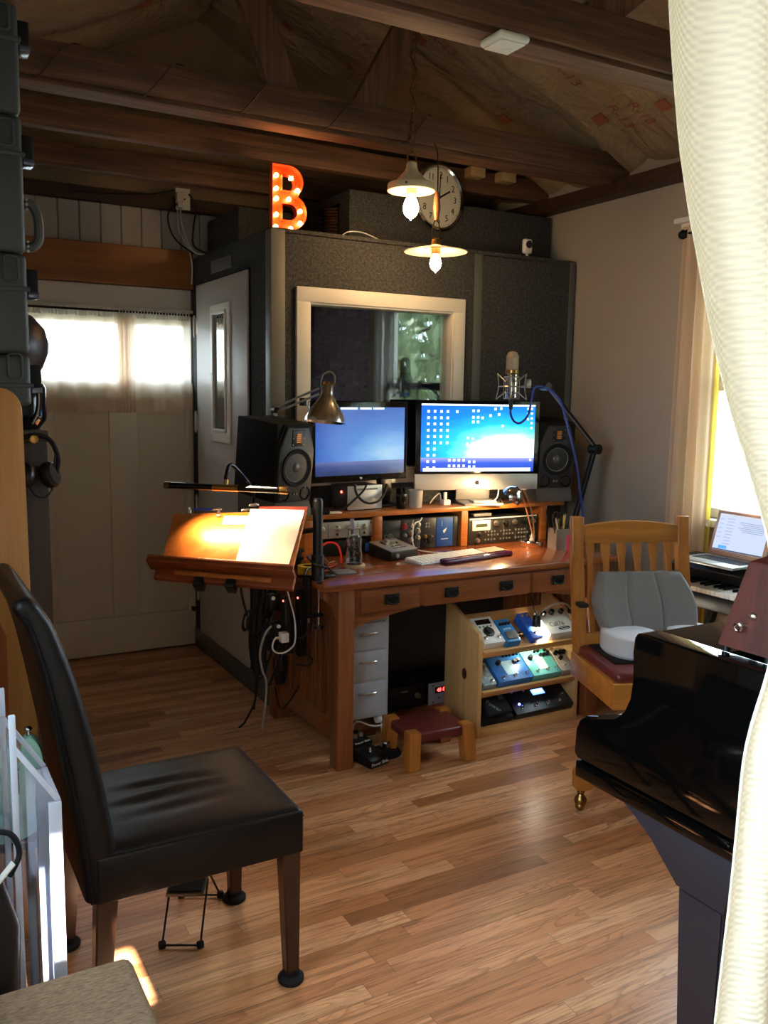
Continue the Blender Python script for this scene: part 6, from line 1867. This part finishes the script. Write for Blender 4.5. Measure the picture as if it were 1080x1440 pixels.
G().tube([(.04, -.1, .02), (.06, -.085, .06), (.065, -.08, .11), (.06, -.085, .145)], .0035, 8, sm=4).build('silver_wire', M['nickel'], cn)
G().lathe([(0, 0), (.09, 0), (.125, .05), (.145, .1), (.148, .13), (.135, .18), (.10, .22), (.05, .245), (.0, .25)], n=44).build('round_black_case', mat('violet_black_case', '#17141f', .4), loc=(.347, 3.2, 1.3705 + .1525), label='round black soft case resting on the glossy black canister', cat='round case')

# ================================================================== GRAND PIANO
pn = thing('piano', 'small glossy black grand piano at the right edge', 'piano', (1.40, 1.0, 0))
px_, py_ = 1.40, 1.0
sidep = [(.62, .997), (.62, .645), (1.507, .645), (1.519, .656), (1.516, .714), (1.505, .741), (1.482, .759), (1.447, .768), (1.412, .770), (1.384, .781), (1.359, .806), (1.343, .842), (1.338, .89), (1.346, .95), (1.346, .982), (1.338, .994), (1.32, .997)]
for x in (0, 1.30):
    G().prism([(p[0] - py_, p[1]) for p in sidep], x, x + .055, 'yz', bev=.004).build('case_side', M['piano'], pn)
G().box(-.004, 1.36, .62 - py_, 1.509 - py_, .600, .642, bev=.005).build('key_bed', M['piano'], pn)
G().box(0.055, 1.30, 1.47 - py_, 1.50 - py_, .642, .735, bev=.004).build('key_slip', M['piano'], pn)
G().box(0.055, 1.30, 1.305 - py_, 1.33 - py_, .72, .97, bev=.006).build('fall_board', M['piano'], pn)
G().box(.0545, 1.3005, .62 - py_, 1.325 - py_, .975, .9965, bev=.003).build('lid', M['piano'], pn)
G().box(.055, 1.30, .64 - py_, .70 - py_, .642, .974, bev=.004).build('rear_panel', M['piano'], pn)
nk = 52
kw = 1.23 / nk
for i in range(nk):
    G().box(.06 + i * kw, .06 + (i + 1) * kw - .001, 1.335 - py_, 1.468 - py_, .735, .752, bev=.0012, seg=1).build('white_key', M['ivory'], pn)
for i in range(nk - 1):
    if i % 7 in (2, 6): continue
    G().box(.06 + (i + 1) * kw - .005, .06 + (i + 1) * kw + .005, 1.335 - py_, 1.42 - py_, .752, .764, bev=.0015, seg=1).build('black_key', M['black'], pn)
for sx, xa in ((1, .02), (-1, 1.335)):
    corb = [(1.376, .60), (1.374, .585), (1.33, .567), (1.285, .54), (1.24, .505), (1.21, .468), (1.085, .468), (1.06, .60)]
    lo, hi = (xa, xa + .11) if sx > 0 else (xa - .11, xa)
    G().prism([(p[0] - py_, p[1]) for p in corb], lo, hi, 'yz', bev=.004).build('leg_bracket', M['pianosatin'], pn)
    g = G()
    a = [(lo + .002, 1.088), (hi - .002, 1.088), (hi - .002, 1.205), (lo + .002, 1.205)]
    cxm, cym = (lo + hi) / 2, 1.1465
    b2 = [(cxm + (p[0] - cxm) * .8, cym + (p[1] - cym) * .8) for p in a]
    vv = g.add([(p[0], p[1] - py_, .09) for p in b2] + [(p[0], p[1] - py_, .468) for p in a], [(0, 3, 2, 1), (4, 5, 6, 7), (0, 1, 5, 4), (1, 2, 6, 5), (2, 3, 7, 6), (3, 0, 4, 7)])
    bmesh.ops.bevel(g.bm, geom=g.bm.edges[:], offset=.004, segments=2, affect='EDGES')
    lg = g.build('leg', M['pianosatin'], pn)
    G().box(cxm - .055, cxm + .055, cym - py_ - .055, cym - py_ + .055, .07, .095, bev=.004).build('leg_block', M['piano'], lg)
    g = G().cyl((cxm - .015, cym - py_, .03), (cxm + .015, cym - py_, .03), .03, n=20).box(cxm - .02, cxm + .02, cym - py_ - .02, cym - py_ + .02, .045, .072, bev=.003)
    g.build('caster', M['brass'], lg)
G().cyl((.68, .66 - py_, .0), (.68, .66 - py_, .6), .05, .06, n=20).build('rear_leg', M['pianosatin'], pn)
G().sphere((.012, 1.5 - py_, .625), .012).build('brass_knob', M['brass'], pn)

# metronome
me_ = thing('metronome', 'dark mahogany pyramid metronome standing on the black piano', 'metronome', (1.508, 1.106, .9975), rad(2))
g = G()
a, c_ = .0605, .026
vv = g.add([(-a, -a, .012), (a, -a, .012), (a, a, .012), (-a, a, .012), (-c_, -c_, .185), (c_, -c_, .185), (c_, c_, .185), (-c_, c_, .185), (0, 0, .2)],
           [(0, 3, 2, 1), (0, 1, 5, 4), (1, 2, 6, 5), (2, 3, 7, 6), (3, 0, 4, 7), (4, 5, 8), (5, 6, 8), (6, 7, 8), (7, 4, 8)])
bmesh.ops.bevel(g.bm, geom=g.bm.edges[:], offset=.0015, segments=2, affect='EDGES')
g.build('wooden_case', M['mahogany'], me_)
for x in (-.048, .048):
    for y in (-.048, .048): G().cyl((x, y, 0), (x, y, .013), .008, n=12).build('foot', M['black'], me_)
def onface(z): return -(a + (c_ - a) * (z - .012) / .173)
zk = .062
G().cyl((onface(zk) , .008, zk), (onface(zk) - .014, .008, zk + .003), .0055, n=14).build('key_socket', M['chrome'], me_)
g = G().torus((onface(zk) - .012, .014, zk - .004), .0085, .002, RY(rad(80)), n=20, m=6)
g.build('winding_key', M['chrome'], me_)
zk = .083
g = G().sphere((onface(zk) - .002, -.006, zk), .01, (.5, 1, .75), 14, 8)
g.build('brass_latch', M['nickel'], me_)

# ================================================================== MISSION CHAIR
mcx = thing('swivel_chair', 'golden oak slat back swivel chair with cushions, facing the piano', 'chair', (2.5, 2.46, 0), rad(-20.5))
def post(x):
    g = G()
    pts = [(.0, 1.048), (-.012, .92), (-.045, .75), (-.085, .56), (-.1, .44)]
    pf = [(p[0] - .017, p[1]) for p in pts] + [(p[0] + .017, p[1]) for p in pts[::-1]]
    return g.prism(pf, x - .0225, x + .0225, 'yz', bev=.003)
for x in (-.217, .217):
    post(x).build('back_post', M['oakchair'], mcx)
rl = [(-.195, .945), (.195, .945), (.195, 1.01)] + [(.195 - .39 * i / 12, 1.012 + .018 * math.sin(PI * i / 12)) for i in range(1, 12)] + [(-.195, 1.01)]
G().prism(rl, -.012, .014, 'xz', bev=.003).build('top_rail', M['oakchair_x'], mcx)
G().box(-.195, .195, -.095, -.07, .56, .61, bev=.003).build('lower_rail', M['oakchair_x'], mcx)
for k in range(6):
    x = -.163 + k * .0652
    sl = [(-.018, 0), (-.018, -.03), (-.010, -.085), (-.0115, -.36), (.0115, -.36), (.010, -.085), (.018, -.03), (.018, 0)]
    g = G().prism([(x + p[0], .95 + p[1]) for p in sl], -.006, .006, 'xz', bev=.0015)
    bmesh.ops.transform(g.bm, matrix=T(0, 0, .95) @ RX(rad(-12)) @ T(0, 0, -.95), verts=g.bm.verts)
    g.build('slat', M['oakchair'], mcx)
for (x0, x1, y0, y1, nm, mm) in ((-.245, -.215, -.455, -.07, 'side_frame', 'oakchair_x'), (.215, .245, -.455, -.07, 'side_frame', 'oakchair_x'), (-.245, .245, -.472, -.445, 'front_frame', 'oakchair_x'), (-.215, .215, -.1, -.075, 'rear_frame', 'oakchair_x')):
    G().box(x0, x1, y0, y1, .445, .535, bev=.004).build(nm, M[mm], mcx)
g = G().box(-.225, .225, -.45, -.085, .52, .567, bev=.018, seg=4)
g.build('seat_cushion', M['oxblood'], mcx)
G().cyl((0, -.27, .20), (0, -.27, .45), .018, n=16).box(-.1, .1, -.36, -.18, .43, .446, bev=.003).build('swivel_screw', M['iron'], mcx)
for k in range(4):
    an = rad(185 + 90 * k)
    d_ = Vector((math.cos(an), math.sin(an), 0))
    c0 = Vector((0, -.27, 0))
    L = .275
    pf = [(.02, .25), (.02, .17), (.09, .165), (.18, .125), (.235, .085), (.265, .08), (.30, .088), (.302, .15), (.285, .168), (.25, .178), (.2, .19), (.12, .225), (.06, .25)]
    g = G().prism(pf, -.02, .02, 'xz', bev=.004); g.xf(T(*c0) @ RZ(an))
    ft = g.build('foot', M['oakchair_x'], mcx)
    p = c0 + d_ * .272
    g = G().lathe([(0, .08), (.014, .08), (.015, .072), (.011, .066), (.013, .06), (.02, .052), (.024, .042), (.022, .03), (.0, .03)], p, n=24)
    g.build('caster_socket', M['brass'], ft)
    g = G().sphere(p + Vector((0, 0, .0185)), .0185, (1.05, 1.05, 1), 18, 10)
    g.build('caster_ball', M['brass'], ft)
G().box(-.235, -.2, -.115, -.045, .715, .73, bev=.002).build('strap', M['black'], mcx)
# lumbar cushion
lc = thing('lumbar_cushion', 'grey moulded lumbar cushion leaning on the chair slats', 'cushion', (2.5, 2.46, 0), rad(-20.5))
def lum(u, v):
    z = .585 + .25 * v
    wv = (.135, .148, .19, .205, .20, .185, .175)[min(6, int(v * 6))] if False else (.165 + .035 * math.sin(PI * min(1, (1 - v) * 1.15)) )
    x = (u - .5) * 2
    depth = .055 + .045 * abs(x) ** 2.2 * (1 - .6 * v) - .012 * math.exp(-((abs(x) - .33) / .04) ** 2)
    lean = -.105 + .095 * (v ** 1.1)
    yb_ = lean - .012
    edge = max(0, abs(x) - .9) / .1
    return (.035 + x * wv * (1 + .06 * (1 - v)), yb_ - depth * (1 - .65 * edge * edge) * (1 - .35 * v * v), z)
def lumb(u, v):
    p = lum(u, v)
    return (p[0], -.105 + .095 * (v ** 1.1) - .014, p[2])
g = G().surf(lum, 60, 16)
A = g
B = G().surf(lumb, 60, 16)
me_tmp = bpy.data.meshes.new('tmp'); B.bm.to_mesh(me_tmp); A.bm.from_mesh(me_tmp); B.bm.free(); bpy.data.meshes.remove(me_tmp)
bmesh.ops.bridge_loops(A.bm, edges=[e for e in A.bm.edges if e.is_boundary])
A.build('cushion_foam', mat('warm_grey_fabric', '#736c66', .85, bump=.1, bscale=400), lc, sm=60)
# two lobed seat cushion
sc2 = thing('seat_pad', 'pale two lobed seat pad with blue centre on the oxblood seat', 'cushion', (2.5, 2.46, .5672), rad(-20.5))
for s_, cx in ((-1, -.085), (1, .20)):
    def lobe(u, v):
        a = 2 * PI * u
        k = (math.sin(PI * min(v, 1) * .5)) if v < 1 else 1
        r = 1.0 if .15 < v < .75 else (1 - .12 * (1 - v / .15) if v <= .15 else max(.0, math.cos((v - .75) / .25 * PI / 2)))
        rr = .105 * (1 + .12 * math.cos(a - (PI if s_ > 0 else 0)))
        z = .075 * min(1, v / .75) + (.012 * math.sin((v - .75) / .25 * PI / 2) if v > .75 else 0)
        return (cx + rr * r * math.cos(a), -.22 + .125 * r * math.sin(a) * (1 if r > .3 else 1), z)
    g = G().surf(lobe, 48, 28)
    g.build('lobe', mat('pale_lilac_grey', '#b4b0b2', .8), sc2, sm=60)
G().cbox((.055, -.19, .03), (.08, .2, .05), .015).build('blue_centre', mat('navy_fabric', '#28406e', .8), sc2)
G().box(-.19, .22, -.345, -.11, 0, .006, bev=.002).build('pad_base', M['blackmatte'], sc2)

# ================================================================== DIGITAL KEYBOARD, LAPTOP
dg = thing('digital_piano', 'black digital keyboard on a stand along the right wall under the window', 'keyboard', (3.08, 2.1, 0))
G().box(-.15, .17, -.70, .66, .635, .695, bev=.006).build('keyboard_case', M['black'], dg)
G().prism([(-.005, .69), (.17, .69), (.17, .805), (.03, .805), (-.005, .765)], -.70, .66, 'xz', bev=.003).build('control_panel', M['black'], dg)
nk = 52; kw = 1.24 / nk
for i in range(nk):
    y = -.64 + i * kw
    G().box(-.15, -.003, y, y + kw - .0012, .7, .72, bev=.0012, seg=1).build('white_key', M['ivory'], dg)
for i in range(nk - 1):
    if i % 7 in (2, 6): continue
    y = -.64 + (i + 1) * kw
    G().box(-.098, -.004, y - .005, y + .005, .719, .731, bev=.0015, seg=1).build('black_key', M['blackgloss'], dg)
G().box(-.15, .0, -.70, -.645, .69, .725, bev=.003).build('end_block', M['black'], dg)
G().box(-.15, .0, .605, .66, .69, .725, bev=.003).build('end_block', M['black'], dg)
for y in (-.5, .5):
    G().bar((-.12, y, .01), (.13, y, .63), .03, .03).build('stand_leg', M['black'], dg)
    G().bar((.13, y, .01), (-.12, y, .63), .03, .03).build('stand_leg', M['black'], dg)
    G().box(-.16, .16, y - .02, y + .02, 0, .02, bev=.003).build('stand_foot', M['rubber'], dg)
lp = thing('laptop', 'open silver laptop showing a white mail window on the digital keyboard', 'laptop', (3.115, 2.49, .8055))
G().box(-.145, .055, -.145, .145, .004, .017, bev=.004).build('base', mat('laptop_silver', '#b9bcb8', .35, metal=.5), lp)
for k in range(5):
    g = G()
    for j in range(13): g.box(-.075 + k * .019, -.06 + k * .019, -.125 + j * .0194, -.109 + j * .0194, .017, .0185)
    g.build('key_row', M['black'], lp, sm=0)
G().box(-.135, -.085, -.04, .04, .0168, .0174).build('trackpad', mat('laptop_trackpad', '#a3a6a3', .3, metal=.4), lp)
ML = T(.052, 0, .018) @ RY(rad(17))
g = G().box(-.003, .005, -.145, .145, 0, .2, bev=.003); g.xf(ML); ld_ = g.build('lid', mat('lid_rose_silver', '#d9b39a', .35, metal=.4), lp)
g = G().box(-.0042, -.0028, -.128, .128, .022, .186); g.xf(ML); g.build('screen', emis('laptop_screen', (.62, .72, .95), .4), ld_, sm=0)
g = G()
g.box(-.0052, -.004, -.128, .128, .177, .184)
g.xf(ML); g.build('menu_bar', emis('laptop_menu_bar', (.6, .63, .68), .45), ld_, sm=0)
g = G()
for k in range(6):
    g.box(-.0052, -.004, -.128 + .02, .02 - .012 * (k % 3), .155 - .008 * k, .1575 - .008 * k)
for k in range(9): g.box(-.0052, -.004, .045, .085 - .006 * (k % 2), .165 - .014 * k, .167 - .014 * k)
for k in range(5): g.box(-.0052, -.004, .1, .12, .16 - .02 * k, .162 - .02 * k)
g.xf(ML); g.build('text_lines', emis('laptop_text', (.3, .38, .6), .35), ld_, sm=0)
g = G().box(-.0052, -.004, .055, .098, .03, .045); g.xf(ML); g.build('blue_box', emis('laptop_blue', (.05, .2, .7), .9), ld_, sm=0)
g = G().box(-.0052, -.004, -.128, .128, .0225, .028); g.xf(ML); g.build('dock', emis('laptop_dock', (.06, .06, .08), .5), ld_, sm=0)
t = thing('tablet', 'dark flat tablet lying beside the laptop on the digital keyboard', 'tablet', (3.12, 2.215, .8055))
G().box(-.1, .05, -.1, .1, 0, .012, bev=.003).build('tablet_body', mat('tablet_grey', '#5c6468', .3, metal=.4), t)
G().box(-.09, .04, -.09, .09, .0118, .013).build('tablet_glass', M['blackgloss'], t)

# ================================================================== OUTDOORS beyond the right window
def tree(x, y, h, seed, label):
    random.seed(seed)
    t = thing('tree', label, 'tree', (x, y, -.16), group=None)
    g = G().tube([(0, 0, 0), (.05, .03, h * .3), (-.04, .05, h * .6), (.02, 0, h * .95)], [.1, .08, .05, .02], 10, sm=4)
    for k in range(9):
        a = random.random() * 6.28; z = h * (.3 + .06 * k)
        g.tube([(0, .03, z), (.5 * math.cos(a), .5 * math.sin(a), z + .25), (.95 * math.cos(a), .95 * math.sin(a), z + .45)], [.03, .02, .01], 6, sm=3)
    g.build('trunk', mat('bark', '#4d4032', .9), t)
    g = G()
    vs, fs = [], []
    for k in range(1700):
        r = random.random() ** .5 * 1.25; a = random.random() * 6.28; z = h * (.22 + .8 * random.random())
        r *= 1.15 - .5 * abs(z / h - .55)
        c = Vector((r * math.cos(a), r * math.sin(a), z))
        e = Euler((random.random() * 6.28, random.random() * 6.28, random.random() * 6.28)).to_matrix()
        s_ = .07 + .07 * random.random()
        b0 = len(vs)
        for q in ((-s_, 0, 0), (0, -s_ * .45, .01), (s_, 0, 0), (0, s_ * .45, .01)): vs.append(c + e @ Vector(q))
        fs.append((b0, b0 + 1, b0 + 2, b0 + 3))
    g.add(vs, fs)
    lm_ = mat('leaf_green', '#8c9c74', .5, var=.4, vscale=2)
    g.build('foliage', lm_, t, sm=0)
tree(4.95, .45, 4.2, 1, 'leafy green tree outside, the one seen through the near part of the window')
tree(5.6, -2.4, 4.6, 2, 'leafy green tree outside, mirrored in the booth window')
tree(7.3, -4.8, 4.4, 3, 'leafy green tree outside, farthest back toward the doorway side')
tree(8.5, -1.3, 5.0, 5, 'leafy green tree outside, rearmost of the row')
# ================================================================== LIGHT AND CAMERA
W = bpy.data.worlds.new('daylight'); bpy.context.scene.world = W
W.use_nodes = True
bg = W.node_tree.nodes['Background']
bg.inputs[0].default_value = (0.77, 0.87, 1.0, 1)
bg.inputs[1].default_value = SKY
def light(name, typ, loc, energy, color=(1, 1, 1), **k):
    L = bpy.data.lights.new(name, typ); L.energy = energy; L.color = color
    for a, v in k.items(): setattr(L, a, v)
    o = bpy.data.objects.new(name, L); C.objects.link(o); o.location = loc
    return o
s = light('sun', 'SUN', (0, -4, 6), SUN, (1, .93, .82), angle=rad(.6))
s.rotation_euler = Vector((.05, .74, -.67)).to_track_quat('-Z', 'Y').to_euler()
def portal(name, loc, d, sx, sy):
    o = light(name, 'AREA', loc, 1, shape='RECTANGLE', size=sx, size_y=sy)
    o.data.cycles.is_portal = True
    o.rotation_euler = Vector(d).to_track_quat('-Z', 'Z').to_euler()
portal('portal_right_window', (XR + .14, (WY0 + WY1) / 2, (WZ0 + WZ1) / 2), (-1, 0, 0), WY1 - WY0, WZ1 - WZ0)
portal('portal_left_window', (XL - .14, (LY0 + LY1) / 2, (LZ0 + LZ1) / 2), (1, 0, 0), LY1 - LY0, LZ1 - LZ0)
portal('portal_back_window', ((BX0 + BX1) / 2, YB + .14, (BZ0 + BZ1) / 2), (0, -1, 0), BX1 - BX0, BZ1 - BZ0)
portal('portal_doorway', (.445, YF - .12, 1.04), (0, 1, 0), 1.15, 2.08)

cam_d = bpy.data.cameras.new('camera')
cam = bpy.data.objects.new('camera', cam_d); C.objects.link(cam)
yaw, pitch, roll = rad(29.62), rad(7.606), rad(-0.873)
f = Vector((math.sin(yaw) * math.cos(pitch), math.cos(yaw) * math.cos(pitch), -math.sin(pitch)))
r = Vector((math.cos(yaw), -math.sin(yaw), 0))
dn = f.cross(r)
r2 = math.cos(roll) * r + math.sin(roll) * dn
d2 = -math.sin(roll) * r + math.cos(roll) * dn
Mx = Matrix((r2, -d2, -f)).transposed().to_4x4()
Mx.translation = (0, 0, 1.5)
cam.matrix_world = Mx
cam_d.sensor_fit = 'VERTICAL'; cam_d.sensor_height = 36; cam_d.sensor_width = 27
cam_d.lens = 1230 / 1440 * 36
cam_d.clip_start = .02
sc_ = bpy.context.scene
sc_.camera = cam
vs_ = sc_.view_settings
sc_.display_settings.display_device = 'sRGB'
vs_.view_transform = 'Standard'; vs_.look = 'None'; vs_.exposure = EXPO; vs_.gamma = 1; vs_.use_curve_mapping = False
cy = sc_.cycles
cy.use_denoising = True
cy.max_bounces = 10; cy.diffuse_bounces = 5; cy.glossy_bounces = 5; cy.transmission_bounces = 8; cy.transparent_max_bounces = 16
cy.sample_clamp_indirect = 6; cy.sample_clamp_direct = 0
cy.caustics_reflective = False; cy.caustics_refractive = False
